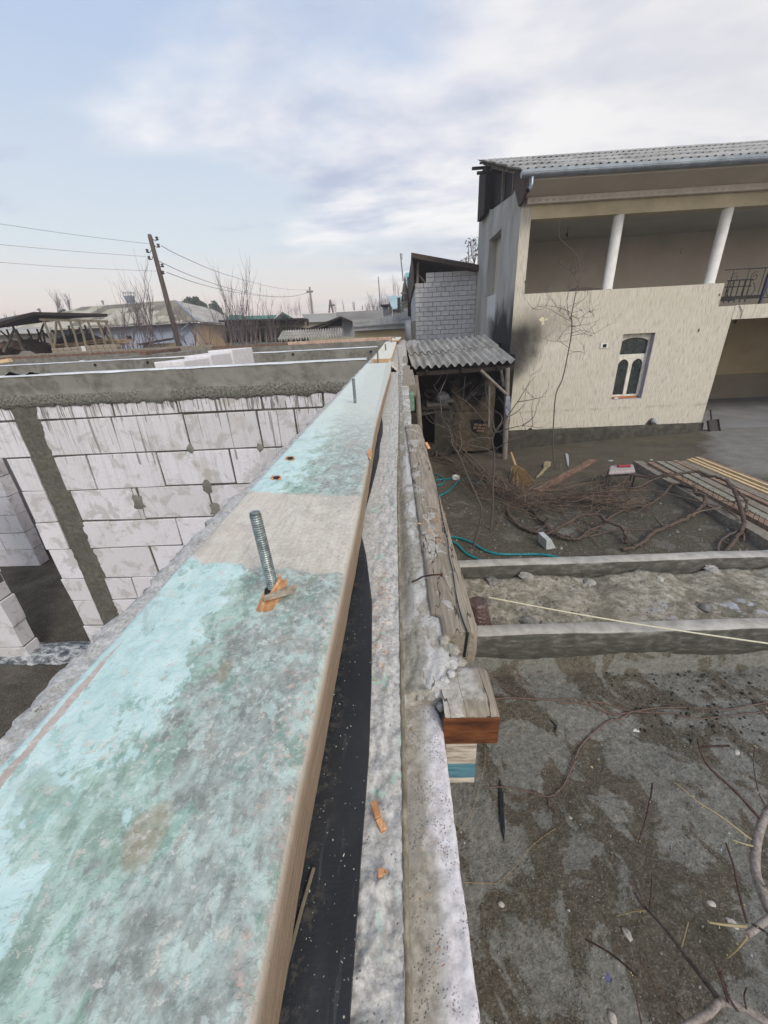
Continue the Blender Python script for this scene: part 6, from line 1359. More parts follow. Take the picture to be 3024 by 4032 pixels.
sapling('sapling', [(2191, 1846), (2180, 1810), (2177, 1730), Zn(415, 640), Zn(428, 515), Zn(465, 430), Zn(495, 290), Zn(518, 160), Zn(515, 60), Zm(560, 1000), Zm(590, 850), Zm(612, 740), Zm(590, 640), Zm(530, 580), Zm(495, 540), Zm(497, 490), Zm(505, 450)],
        [[Zn(520, 100), Zn(440, 55), Zn(380, 20), Zn(320, 10)], [Zm(560, 960), Zm(480, 930), Zm(400, 925), Zm(350, 940)], [Zm(570, 940), Zm(640, 880), Zm(660, 850)], [Zn(515, 60), Zn(560, 80), Zn(620, 40), Zn(650, 70)], [Zm(560, 1080), Zm(620, 1060), Zm(690, 1080)], [Zn(500, 250), Zn(450, 215), Zn(400, 210), Zn(345, 195)],
         [Zn(515, 180), Zn(580, 170), Zn(640, 180)], [Zn(495, 290), Zn(560, 270), Zn(600, 290)], [Zm(555, 1000), Zm(540, 900), Zm(560, 800)], [Zm(600, 800), Zm(570, 740), Zm(545, 720)], [Zm(590, 860), Zm(625, 830), Zm(640, 850)], [Zn(510, 120), Zn(560, 120), Zn(590, 60), Zn(570, 20)], [Zn(500, 60), Zn(470, 10), Zm(500, 960)]],
        None, .022, .007, BARK, 'tall thin leafless sapling standing before the cream house wall', 31, nt=60, tl=.45)
K = lambda X, Y: (1550 + X / 2.765, 1300 + Y / 2.765)
sapling('sapling', [K(1050, 2180), K(1080, 1930), K(1078, 1700), K(1095, 1500), K(1095, 1330), K(1075, 1200), K(1095, 1130)],
        [[K(1100, 1310), K(1180, 1250), K(1290, 1195), K(1430, 1165), K(1490, 1120)], [K(1100, 1120), K(1230, 950), K(1350, 780), K(1430, 650), K(1540, 500)], [K(1090, 1130), K(960, 960), K(820, 800), K(700, 720), K(625, 650)], [K(1105, 1110), K(1060, 900), K(1010, 700), K(1000, 560)],
         [K(1075, 1180), K(960, 1170), K(870, 1190), K(770, 1235)], [K(1350, 780), K(1480, 760), K(1659, 720)], [K(1100, 1120), K(1240, 1075), K(1400, 1040), K(1560, 1060)], [K(1080, 1330), K(980, 1280), K(860, 1260), K(780, 1240)], [K(1110, 1100), K(1180, 980), K(1140, 900), K(940, 800)], [K(1230, 950), K(1330, 900), K(1440, 790)], [K(1400, 1040), K(1520, 950), K(1560, 830)]],
        None, .026, .012, BARK, 'leafless sapling forking low in front of the shelter post', 32, nt=26, tl=.5)
sapling('sapling', [K(860, 2390), K(900, 2240), K(960, 1980), K(900, 1800), K(880, 1750), K(790, 1560), K(740, 1420), K(700, 1340), K(635, 1240)],
        [[K(635, 1240), K(610, 1080), K(560, 1000), K(500, 880)], [K(640, 1240), K(640, 1150), K(560, 1060), K(400, 1000), K(330, 880)], [K(700, 1340), K(740, 1240), K(720, 1100), K(735, 950), K(780, 500)], [K(880, 1750), K(980, 1660), K(1100, 1700)], [K(520, 900), K(510, 780), K(490, 700), K(435, 600)], [K(500, 690), K(565, 545)], [K(900, 1790), K(700, 1720), K(560, 1830)]],
        None, .024, .010, BARK, 'leaning leafless sapling beside the long wall timber', 33, nt=22, tl=.45)
# ---- near bare tree rising at the right edge
N_ = lambda X, Y: (2500 + X / 1.954, 2900 + Y / 1.954)
fgt = root('bare_fruit_tree', (1.9, .5, -.45), 'pale bare fruit tree with budding shoots at the lower right corner', 'tree')
def nz(pts, z0, z1): return [at(*N_(a, b), z=lerp(z0, z1, i / max(1, len(pts) - 1))) for i, (a, b) in enumerate(pts)]
for nm, pts, z0, z1, r0, r1, m in (('limb', [(1150, 480), (1010, 600), (945, 780), (925, 950), (935, 1070), (990, 1220), (1040, 1330), (1150, 1450)], .9, .9, .015, .021, BARKF),
    ('limb', [(1100, 1360), (1000, 1420), (900, 1500), (862, 1525)], .9, .95, .012, .010, BARKF),
    ('limb', [(0, 1200), (50, 1290), (110, 1345), (200, 1440), (300, 1560), (400, 1700), (480, 1800), (570, 1920), (660, 2035)], .75, .95, .0045, .010, BARK),
    ('limb', [(330, 2260), (450, 2190), (570, 2130), (660, 2040), (760, 2060), (860, 2100), (1000, 2190), (1100, 2260)], .95, .95, .010, .013, BARKF),
    ('shoot', [(975, 640), (900, 560), (830, 480), (720, 370), (600, 265), (540, 190), (500, 100), (480, 20)], .9, 1.2, .008, .004, REDB),
    ('shoot', [(500, 82), (600, 74), (730, 72)], 1.15, 1.2, .006, .005, REDB),
    ('shoot', [(135, 360), (125, 450), (100, 560), (70, 680), (30, 800)], 1.1, .8, .004, .003, REDB),
    ('shoot', [(905, 800), (800, 720), (640, 600), (480, 500), (380, 410), (300, 350)], .9, 1.2, .004, .0015, PALEB), ('shoot', [(930, 850), (820, 820), (750, 795)], .9, 1.0, .004, .002, PALEB),
    ('shoot', [(860, 1430), (800, 1200), (760, 1000), (700, 820)], .95, 1.3, .005, .003, REDB), ('shoot', [(850, 1460), (700, 1450), (570, 1430)], .95, 1.1, .006, .003, PALEB), ('shoot', [(860, 1540), (780, 1640), (710, 1700)], .95, .8, .005, .003, PALEB),
    ('shoot', [(960, 1160), (1060, 1150)], .9, .95, .006, .005, BARKF), ('shoot', [(900, 1440), (1000, 1500), (1060, 1560)], .95, 1, .005, .003, BARK), ('shoot', [(720, 2060), (660, 1860), (600, 1720), (560, 1650)], .95, 1.2, .004, .002, REDB),
    ('shoot', [(790, 2110), (720, 2000), (690, 1900), (640, 1780)], .95, 1.2, .004, .002, REDB), ('shoot', [(50, 2212), (20, 2060), (0, 1980)], .9, 1.0, .003, .002, REDB), ('shoot', [(380, 2180), (300, 2090), (170, 1930), (60, 1750), (40, 1700)], .9, 1.1, .003, .002, REDB),
    ('shoot', [(95, 1340), (60, 1260), (0, 1130)], .78, .9, .003, .002, REDB), ('shoot', [(110, 1340), (125, 1180), (130, 1050)], .78, 1.0, .003, .002, REDB), ('shoot', [(1010, 540), (960, 450), (930, 330), (910, 180), (925, 80)], .9, 1.3, .004, .002, BARK),
    ('shoot', [(110, 1335), (0, 1345), (-140, 1380)], .78, .7, .004, .002, PALEB), ('shoot', [(-380, 1560), (-250, 1630), (-120, 1720), (20, 1850), (-30, 1830)], .5, .7, .004, .004, REDB),
    ('shoot', [(860, 2110), (840, 2000), (860, 1930)], .95, 1.1, .003, .002, REDB), ('shoot', [(350, 1640), (380, 1540), (410, 1430)], .85, 1.0, .003, .002, PALEB)):
    mb = MB(); P_ = limb(mb, nz(pts, z0, z1), r0, r1, 8 if r0 > .01 else 5); o = mb.build(nm, m, fgt)
    if nm == 'shoot' and r0 < .009:
        rn_ = random.Random(int(r0 * 9999) + len(pts)); mb = MB()
        for p in P_[2::2]:
            for _ in range(rn_.randrange(0, 3)):
                q = p + Vector([rn_.uniform(-.008, .008) for _ in '123']); mb.tube([p, q], .0012, 3); mb.lathe([(.0008, -.002), (.0028, 0), (.0006, .003)], q, 5)
        if mb.v: tag(mb.build('buds', BUD if m is PALEB or rn_.random() < .5 else m, o), kind='stuff')
mb = MB(); limb(mb, [at(*N_(1150, 1450), z=.9), Vector((2.2, .5, .3)), Vector((2.1, .45, -.5))], .035, .05, 9); mb.build('trunk', BARKF, fgt)
# ================================================================ behind the wall: neighbours
# half-built block house behind the house
bh = root('block_house', (2, 17.6, -.5), 'unfinished grey block house with a lean-to board roof behind the cream house', 'house')
bx0, bx1, bz1 = .93, 3.32, 4.52
mb = MB(); rn = random.Random(8); hB = .166; z = -.5; r_ = 0
while z < 4.84:
    L = .335; x = bx0 - (L / 2 if r_ % 2 else 0)
    top = z + hB
    if z > 4.50: x = bx0 + .42
    if not 4.03 < z + .1 < 4.2:
        while x < bx1:
            a, b = max(x, bx0), min(x + L, bx1)
            if b - a > .05: mb.box((a + .008, 17.4 + rn.uniform(-.006, .006), z + .008), (b - .008, 17.55, z + hB - .008), .003)
            x += L
    else: mb.box((bx0, 17.395, z + .01), (bx1, 17.55, z + hB - .01), .004)
    z += hB; r_ += 1
mb.build('block_wall', CMU, bh, bevel=.006)
mb = MB(); mb.box((bx0 + .01, 17.42, -.5), (bx1, 17.54, 4.5)); mb.box((bx0 + .45, 17.42, 4.5), (bx1, 17.54, 4.82)); mb.build('mortar_joints', CMUJ, bh)
mb = MB(); rz = 0
z = -.5
while z < 4.5:
    y = 17.56
    while y < 21: mb.box((bx0 - .0, y, z + .006), (bx0 + .15, y + .325, z + .16)); y += .335
    z += .166
mb.build('side_block_wall', CMU, bh)
mb = MB()
rA, rB, rC, rD = at(1619, 994, y=17.0), at(1872, 1043, y=17.0), at(1872, 1075, y=21.5), at(1634, 1122, y=21.5)
rC.x = 4.2; rD = Vector((rA.x + .15, 21.5, rA.z - .45)); rB.x = 3.6; rB.z -= .07; rC = Vector((4.0, 21.5, rB.z - .9))
mb.prism([rA, rB, rC, rD], (0, 0, -.16)); mb.build('lean_to_roof', mat('stained_brown_boards', f_wood('#2c2320', '#463a34', '#5f524a', (.3, .3, 2), 30)), bh)
mb = MB(); mb.box((rA.x + .0, 21.4, 2.5), (4.2, 21.5, 5.3)); mb.build('rear_boarding', DWOOD, bh)
mb = MB(); a = rA + Vector((.02, .1, -.1)); mb.prism([a, a + Vector((0, 4.3, -.4)), a + Vector((.05, 4.3, -1.3)), a + Vector((.05, .2, -.95))], (.04, 0, 0)); mb.build('side_flap', mat('side_flap_board', f_wood('#3a302b', '#544841', '#6a5d54', (.3, .3, 2), 30)), bh)
mb = MB(); mb.tube([at(1642, 1155, y=17.5), at(1646, 1018, y=17.5)], .055, 8); mb.build('post', GWOOD, bh)
mb = MB(); mb.tube([at(1651, 1085, y=17.6), at(1700, 1143, y=17.6)], .035, 6); mb.build('brace', GWOOD, bh)
mb = MB(); mb.box((bx0 - .13, 17.36, 2.0), (bx0 - .02, 17.5, 3.35)); mb.build('concrete_post', RING, bh)
# generic helper for quads seen far away
def quad(name, pix, ys_, m, parent, th=.05):
    pts = [at(a, b, y=y) for (a, b), y in zip(pix, ys_)]; mb = MB(); n = (pts[1] - pts[0]).cross(pts[2] - pts[0]).normalized() * th
    mb.prism(pts, n); return mb.build(name, m, parent)
def seethru(parent, p, q, zt, zb, m, name='wall', th=.3):
    mb = MB(); d = (Vector(q) - Vector(p)); d.z = 0; s_ = Vector((-d.y, d.x, 0)).normalized() * th
    mb.prism([(p[0], p[1], zb), (q[0], q[1], zb), (q[0], q[1], zt), (p[0], p[1], zt)], s_); return mb.build(name, m, parent)
# yellow outbuilding with slate roof, y ~ 20
yo = root('yellow_outbuilding', (-1, 20, -.5), 'low ochre outbuilding with a light corrugated slate roof beyond the wall end', 'building')
a, b = at(1395, 1300, y=20), at(1640, 1278, y=20)
seethru(yo, a, (b.x, 20, 0), a.z, -.5, YPLAS); 
mb = MB(); e0, e1 = at(1391, 1293, y=19.7), at(1632, 1275, y=19.7); mb.beam(e0, (e1.x, 19.7, e0.z + .0), .06, .22); mb.build('fascia', mat('grey_fascia_board', f_flat('#7c7e80', '#929496', 3)), yo)
t0, t1 = at(1388, 1262, y=22), at(1500, 1253, y=22); t2, t3 = at(1498, 1250, y=22.4), at(1598, 1228, y=22.9)
mb = MB(); corr(mb, at(1390, 1292, y=19.6), at(1500, 1284, y=19.6), t1, t0, 14, .04, 2, .03); mb.build('slate_roof', SLATE2, yo)
mb = MB(); corr(mb, at(1500, 1284, y=19.6), at(1628, 1276, y=19.6), t3, t2, 16, .04, 3, .03); mb.build('slate_roof', SLATE2, yo)
sm_ = root('small_slate_hut', (1.0, 23, -.5), 'small slate-roofed hut with a dark front against the block house', 'hut')
mb = MB(); corr(mb, at(1594, 1234, y=22.5), at(1636, 1232, y=22.5), at(1636, 1215, y=23.3), at(1584, 1217, y=23.3), 8, .035, 1); mb.build('slate_roof', SLATE2, sm_)
a, b = at(1596, 1237, y=22.7), at(1634, 1248, y=22.7); mb = MB(); mb.box((a.x, 22.7, -.5), (b.x + .6, 23.2, a.z)); mb.build('dark_front', DWOOD, sm_)
bp = root('black_stovepipe', at(1572, 1222, y=24), 'black stovepipe standing before the teal roofs', 'stovepipe'); mb = MB(); mb.lathe([(.09, -1.5), (.09, (at(1570, 1172, y=24) - at(1572, 1222, y=24)).length)], at(1572, 1222, y=24), 10); mb.build('pipe', IRON, bp)
# A-frame teal roof
af = root('teal_gable_house', (1.5, 30, -.5), 'steep gable house with a teal metal roof and ragged open gable', 'house')
quad('teal_roof', [(1596, 1073), (1640, 1073), (1640, 1178), (1611, 1178)], [28, 28, 26.5, 26.5], TEAL, af)
mb = MB(); a, b = at(1610, 1175, y=26.4), at(1640, 1173, y=26.4); mb.tube([a, b + Vector((1, 0, 0))], .09, 8); mb.build('gutter', TEALP, af)
quad('gable_boards', [(1594, 1076), (1611, 1178), (1600, 1192), (1578, 1190), (1588, 1130)], [28.2] * 5, mat('ragged_gable_boards', f_wood('#2f2a28', '#4e4743', '#6f6863', (2, 2, .3), 8)), af)
mb = MB()
for i, (a, b) in enumerate((((1565, 1200), (1625, 1178)), ((1580, 1197), (1640, 1180)), ((1575, 1212), (1620, 1186)), ((1560, 1218), (1600, 1200)), ((1585, 1156), (1592, 1112)), ((1590, 1180), (1597, 1100)), ((1579, 1155), (1600, 1155)), ((1590, 1186), (1605, 1210)))): mb.beam(at(*a, y=27.8), at(*b, y=27.6), .07, .09)
mb.build('loose_timbers', GWOODY, af)
seethru(af, at(1580, 1190, y=28.4), at(1640, 1190, y=28.4), at(1580, 1188, y=28.4).z, -.5, mat('grey_yard_wall', f_flat('#6a6764', '#817e7a', 1)))
th_ = root('low_teal_house', (0, 34, -.5), 'lower house with a pale teal hipped roof beside the steep gable', 'house')
quad('teal_roof', [(1525, 1166), (1582, 1164), (1580, 1214), (1545, 1216)], [34, 34, 31, 31], TEALP, th_)
quad('end_wall', [(1530, 1182), (1544, 1216), (1544, 1245), (1530, 1245)], [33.5] * 4, mat('brown_grey_boards', f_flat('#6a6360', '#7d7672', 1)), th_)
seethru(th_, at(1545, 1216, y=31.2), at(1585, 1214, y=31.2), at(1545, 1216, y=31.2).z, -.5, mat('dim_house_wall', f_flat('#5f5b58', '#716d69', 1)))
ch = root('roof_kiosk', at(1515, 1240, y=29), 'dark box-shaped roof dormer left of the teal roofs', 'dormer')
mb = MB(); a, b = at(1508, 1205, y=29), at(1530, 1245, y=29); mb.box((a.x, 29, b.z - 3), (b.x, 30, a.z)); mb.build('dormer_body', mat('slate_grey_board', f_flat('#4b4e54', '#5f6268', 1)), ch); mb = MB(); mb.box((a.x - .15, 28.8, a.z + .002), (b.x + .1, 30.2, a.z + .08)); mb.build('dormer_roof', IRON, ch)
# grey corrugated roof in front (px 1075..1350)
gr = root('low_slate_shed', (-5, 17, -.5), 'low shed whose pale corrugated roof shows just over the end wall', 'shed')
mb = MB(); corr(mb, at(1094, 1342, y=16.2), at(1352, 1326, y=16.2), at(1351, 1294, y=17.6), at(1118, 1304, y=17.6), 24, .045, 3, .03); mb.build('slate_roof', SLATE2, gr)
a, b = at(1096, 1345, y=16.4), at(1350, 1330, y=16.4); seethru(gr, a, b, b.z - .05, -.5, LOGGIA)
# gable shed with lean roof (px 1215..1390)
gs = root('lean_gable_shed', (-4, 26, -.5), 'grey shed with an uneven gable and dark open side right of the pole', 'shed')
quad('front_wall', [(1346, 1250), (1390, 1272), (1392, 1325), (1345, 1325)], [24.2] * 4, mat('pale_grey_shed_wall', f_flat('#7c7c80', '#919196', 2)), gs, .2)
quad('dark_side', [(1346, 1252), (1298, 1275), (1235, 1298), (1235, 1325), (1344, 1325)], [24.4] * 5, DWOOD, gs, .2)
quad('low_wall', [(1293, 1285), (1345, 1284), (1345, 1330), (1293, 1330)], [24.1] * 4, mat('dusty_block_course', f_flat('#77706c', '#8e8782', 2)), gs, .1)
mb = MB(); mb.beam(at(1210, 1300, y=24.0), at(1345, 1250, y=24.0), .9, .09); mb.beam(at(1345, 1250, y=24.0), at(1395, 1272, y=24.0), .9, .09); mb.build('roof_edge', DWOOD, gs)
# long grey metal roof far behind
lg = root('long_grey_barn', (-6, 48, -.5), 'long barn with a ribbed grey roof on the horizon', 'barn')
quad('metal_roof', [(1188, 1237), (1322, 1233), (1322, 1264), (1210, 1268)], [50, 50, 45, 45], METR, lg); quad('metal_roof', [(1323, 1230), (1520, 1218), (1520, 1262), (1323, 1264)], [50, 50, 45, 45], mat('dark_ribbed_sheet', f_flat('#66635f', '#7b7873', .5)), lg)
seethru(lg, at(1190, 1268, y=45.3), at(1520, 1262, y=45.3), at(1320, 1264, y=45.3).z, -.5, mat('olive_barn_wall', f_flat('#7f7c66', '#93907a', .5)))
# ramshackle dark shed with green gable roof behind
rs = root('ramshackle_shed', (-9, 27, -.5), 'ramshackle dark open shed of poles behind the bare shrubs', 'shed')
quad('rear_boarding', [(885, 1262), (1215, 1262), (1215, 1345), (885, 1350)], [28.5] * 4, DWOOD, rs, .1)
mb = MB(); mb.beam(at(880, 1266, y=26.9), at(1205, 1257, y=26.9), 1.6, .10); mb.build('board_roof', DWOOD, rs)
mb = MB(); mb.beam(at(890, 1298, y=27), at(1130, 1283, y=27), .12, .14); mb.beam(at(1130, 1283, y=27), at(1215, 1287, y=27), .12, .14); mb.beam(at(1030, 1262, y=27), at(1200, 1256, y=27), .1, .12); mb.build('rail', GWOODY, rs)
rn = random.Random(4)
for i in range(17):
    px = 892 + i * 19.5 + rn.uniform(-4, 4); mb = MB(); mb.beam(at(px, 1350, y=27), at(px - rn.uniform(2, 5), 1262, y=27), .09, .09, (0, 1, 0)); mb.build('pole', GWOODY, rs)
for i in range(8):
    px = 905 + i * 38; mb = MB(); mb.beam(at(px, 1296 - i, y=27.1), at(px + rn.choice((-26, 26)), 1262, y=27.1), .06, .06, (0, 1, 0)); mb.build('brace', GWOODY, rs)
mb = MB(); 
for i in range(9): px = rn.uniform(1010, 1190); mb.beam(at(px, 1345, y=27.2), at(px + rn.uniform(-30, 30), 1290, y=27.2), .07, .07, (0, 1, 0))
mb.build('crossed_sticks', GWOODY, rs)
a, b = at(1100, 1295, y=27.6), at(1130, 1345, y=27.6); mb = MB(); mb.box((a.x, 27.6, -.5), (b.x, 27.8, a.z)); mb.build('brick_pier', mat('dusty_brick_pier', f_flat('#5c5350', '#6f6662', 3)), rs)
gh = root('green_roof_house', (-12, 40, -.5), 'house with a dark green roof and a small gable behind the ramshackle shed', 'house')
quad('green_roof', [(967, 1244), (1090, 1240), (1075, 1256), (955, 1262)], [40, 40, 37.5, 37.5], GREENR, gh); quad('green_roof', [(905, 1240), (950, 1240), (985, 1256), (890, 1258)], [44, 44, 42, 42], GREENR, gh)
quad('gable', [(1107, 1233), (1150, 1258), (1078, 1258)], [37] * 3, mat('dark_teal_gable', f_flat('#33403f', '#475553', 1)), gh); quad('green_roof', [(1107, 1231), (1112, 1231), (1160, 1258), (1148, 1259)], [38, 36.5, 36.5, 36.5], GREENR, gh)
seethru(gh, at(890, 1258, y=38), at(1150, 1258, y=38), at(1000, 1262, y=38).z, -.5, mat('shaded_green_house_wall', f_flat('#55605c', '#68736f', 1)))
# blue-white long house with patched roof
bl = root('patched_roof_house', (-22, 38, -.5), 'long pale blue house with a patchy weathered corrugated roof behind the pole', 'house')
HY = 38; cA, cB = at(230, 1332, y=HY), at(767, 1264, y=HY); cC = at(905, 1263, y=50)
seethru(bl, (at(60, 1330, y=HY).x, HY, 0), (cB.x, HY, 0), cB.z - .12, -.5, mat('pale_blue_limewash', f_flat('#7f8797', '#99a1b0', .35)), 'front_wall')
seethru(bl, (cB.x, HY, 0), (cC.x, 50, 0), cB.z - .15, -.5, mat('apricot_end_wall', f_flat('#9a8468', '#b99c7e', .5)), 'end_wall')
def q3(name, pts, m, parent, th=.06): mb = MB(); P_ = [Vector(p) for p in pts]; n = (P_[1] - P_[0]).cross(P_[2] - P_[0]).normalized() * th; mb.prism(P_, n); return mb.build(name, m, parent)
R1 = at(690, 1185, y=44); R0 = at(320, 1212, y=44)
eL_ = Vector((at(60, 1340, y=37.5).x, 37.5, cB.z - .1)); eR_ = Vector((cB.x + .4, 37.5, cB.z - .1))
q3('front_roof_slope', [eL_, eR_, R1, R0, Vector((R0.x - 4, 41, cB.z + .8))], MOSSY, bl)
q3('hip_roof_slope', [eR_, (cC.x + 1, 50.5, cB.z - .1), (R1.x + 1.5, 49, R1.z - .6), R1], SLATE2, bl)
mb = MB(); mb.tube([R1, eR_ + Vector((0, 0, .06))], .10, 6); mb.build('hip_ridge', GALV, bl)
mb = MB(); mb.tube([R0, R1], .09, 6); mb.build('ridge_cap', SLATE2, bl)
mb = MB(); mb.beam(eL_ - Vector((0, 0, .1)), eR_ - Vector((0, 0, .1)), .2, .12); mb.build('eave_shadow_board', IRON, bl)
mb = MB(); mb.tube([at(741, 1268, y=37.4), at(740, 1277, y=37.4), at(670, 1340, y=37.4)], .07, 6); mb.build('downpipe', GALV, bl)
for a, b in (((496, 1322), (522, 1337)), ((372, 1336), (390, 1343))):
    p, q = at(*a, y=HY - .0), at(*b, y=HY); mb = MB(); mb.box((p.x, HY - .05, q.z), (q.x, HY - .003, p.z)); mb.build('window', BLACKW, bl)
rw = root('white_roof_house', (-14, 60, -.5), 'house with a smooth whitish roof right of the patched one', 'house')
q3('pale_roof', [at(735, 1205, y=58), at(845, 1225, y=58), at(915, 1262, y=54), at(800, 1264, y=54)], mat('whitish_roof_sheet', f_flat('#9b9ca2', '#b4b5ba', .3)), rw)
seethru(rw, at(790, 1266, y=54.3), at(915, 1263, y=54.3), at(800, 1264, y=54.3).z, -.5, mat('dim_white_wall', f_flat('#7f7d7a', '#93918d', .4)))
lb = root('left_low_house', (-30, 34, -.5), 'low brownish house behind the pole barn at the left edge', 'house')
seethru(lb, at(-40, 1318, y=34), at(200, 1314, y=34), at(100, 1314, y=34).z, -.5, mat('stained_grey_brown_wall', f_flat('#6e6762', '#837c76', .5)), 'front_wall')
q3('slate_roof', [at(-40, 1318, y=33.6), at(200, 1312, y=33.6), at(195, 1290, y=37), at(-40, 1296, y=37)], SLATE2, lb)
wtn = root('water_tower', at(515, 1190, y=90), 'grey water tower tank with a railing above the patched roof', 'water tower')
p = at(515, 1192, y=90); mb = MB(); mb.lathe([(.6, -12), (.6, -.6), (.75, 0), (1.0, 1.1), (1.05, 1.2)], p, 16); mb.build('tank', mat('tower_grey', f_flat('#6f7d8c', '#8593a1', .4)), wtn)
mb = MB()
for k in range(12): a = k / 12 * 6.283; mb.tube([p + Vector((math.cos(a), math.sin(a), 1.2)), p + Vector((math.cos(a), math.sin(a), 1.8))], .04, 4)
mb.tube([p + Vector((math.cos(a), math.sin(a), 1.8)) for a in lsp(0, 6.28, 24)], .05, 4); mb.build('railing', GALV, wtn)
# pole barn on the left
pb = root('pole_barn', (-16, 20, -.5), 'open pole barn with a dark flat roof on crooked peeled poles', 'barn')
f0, f1 = at(157, 1258, y=19.5), at(424, 1266, y=19.5); l0 = at(0, 1296, y=17); k0 = at(145, 1246, y=25)
q3('flat_roof', [f0 + Vector((0, -.2, .18)), f1 + Vector((.2, -.2, .18)), at(300, 1252, y=27) , at(-30, 1270, y=27), at(-60, 1300, y=17.5)], DWOOD, pb, .12)
mb = MB(); mb.beam(f0, f1, .10, .10); mb.build('front_beam', PALEW, pb)
for a, b in (((172, 1262), (214, 1386)), ((221, 1266), (213, 1375)), ((229, 1262), (268, 1380)), ((276, 1264), (308, 1370)), ((309, 1264), (340, 1365)), ((345, 1264), (380, 1365)), ((384, 1266), (415, 1355)), ((416, 1268), (447, 1356)),
             ((46, 1276), (90, 1378)), ((55, 1298), (15, 1385))):
    p, q = at(*b, y=19.5), at(*a, y=19.5); mb = MB(); mb.tube([p, p.lerp(q, .5) + Vector((.03, 0, 0)), q], [.06, .05, .045], 6); mb.build('pole', PALEW, pb)
for a, b in (((26, 1298), (55, 1365)), ((64, 1298), (95, 1365)), ((108, 1298), (130, 1345)), ((145, 1296), (172, 1368)), ((168, 1300), (180, 1368)), ((205, 1300), (240, 1355)), ((270, 1285), (292, 1345)), ((333, 1280), (350, 1330)), ((172, 1275), (135, 1380)), ((60, 1310), (130, 1378)), ((312, 1290), (365, 1362)), ((386, 1268), (440, 1350)), ((0, 1302), (80, 1370)), ((415, 1285), (405, 1350)), ((110, 1330), (170, 1372)), ((300, 1310), (318, 1290)), ((160, 1300), (235, 1368))):
    p, q = at(*b, y=23), at(*a, y=22.5); mb = MB(); mb.tube([p, q], [.055, .045], 5); mb.build('rear_pole', mat('dim_pole', f_wood('#4a4038', '#655a4f', '#7a6f62', (1, 1, .2), 14)) if 'DP' not in globals() else DP, pb); DP = bpy.data.materials['dim_pole']
lwk = root('low_block_wall', (-17, 19.4, -.5), 'low dusty block wall at the foot of the pole barn', 'wall')
a, b = at(205, 1382, y=19.3), at(455, 1352, y=19.3); mb = MB(); mb.prism([(a.x, 19.3, -.5), (b.x, 19.3, -.5), (b.x, 19.3, b.z), (a.x, 19.3, at(205, 1372, y=19.3).z)], (0, .3, 0)); mb.build('block_courses', mat('dusty_small_blocks', lambda t: (t.mix(t.ss(t.vor(t.sc(t.pos(), (3.2, .1, 6)), 1.0, 'DISTANCE_TO_EDGE', 'Distance', .2), .08, .02), '#8d8273', '#5d554a'),)), lwk)
mb = MB(); p = at(235, 1365, y=19.25); mb.box((at(325, 1380, y=19.25).x, 19.22, at(325, 1385, y=19.25).z), (at(340, 1380, y=19.25).x, 19.26, at(330, 1362, y=19.25).z)); mb.build('white_patch', WHITES, lwk)
# timber heap and straw in the barn
rn = random.Random(12); mb = MB()
for i in range(40):
    a = rn.uniform(190, 390); p = at(a, rn.uniform(1352, 1368) - (a - 200) * .05, y=20.5 + rn.uniform(0, 1.5)); q = p + Vector((rn.uniform(1.2, 2.6), rn.uniform(-.3, .3), rn.uniform(-.1, .15))); mb.beam(p, q, .07, .03)
tag(mb.build('lumber_heap', mat('tan_lumber', f_wood('#7d664c', '#a28868', '#bca586', (.4, .4, .4), 20))), 'heap of tan offcut boards under the pole barn', 'lumber', kind='stuff')
for nm, a, b, m, lab in (('straw_heap', (-20, 1372), (210, 1362), mat('rusty_straw', f_flat('#5d463a', '#77604f', 3)), 'reddish straw heap at the left of the pole barn'), ('brush_heap', (235, 1350), (400, 1335), mat('dark_brush', f_flat('#28221e', '#3b332d', 3)), 'dark brushwood heap in the middle of the pole barn')):
    p, q = at(*a, y=22), at(*b, y=22); mb = MB(); mb.grid(lsp(0, 1, 50), lsp(0, 1, 8), lambda u, v: (lerp(p.x, q.x, u), 20.8 + 2.4 * v, lerp(p.z, q.z, u) - .6 + (.9 + .3 * fbm(u * 9, v * 3)) * (math.sin(math.pi * u) * math.sin(math.pi * min(1, v * .8 + .1))) ** .35)); tag(mb.build(nm, m), lab, 'heap')
sy = root('yellow_lean_to', (-20, 34, -.5), 'small cream lean-to with a dark edge in front of the blue wall', 'shed'); a, b = at(565, 1352, y=35), at(665, 1340, y=35); mb = MB(); mb.box((a.x, 35, -.5), (b.x, 36, b.z - .2)); mb.build('wall', mat('cream_hut_wall', f_flat('#8d8064', '#a5977a', 1)), sy); mb = MB(); mb.beam((a.x - .3, 34.9, b.z - .2), (b.x + .3, 34.9, b.z + .1), .9, .1); mb.build('roof', DWOOD, sy)
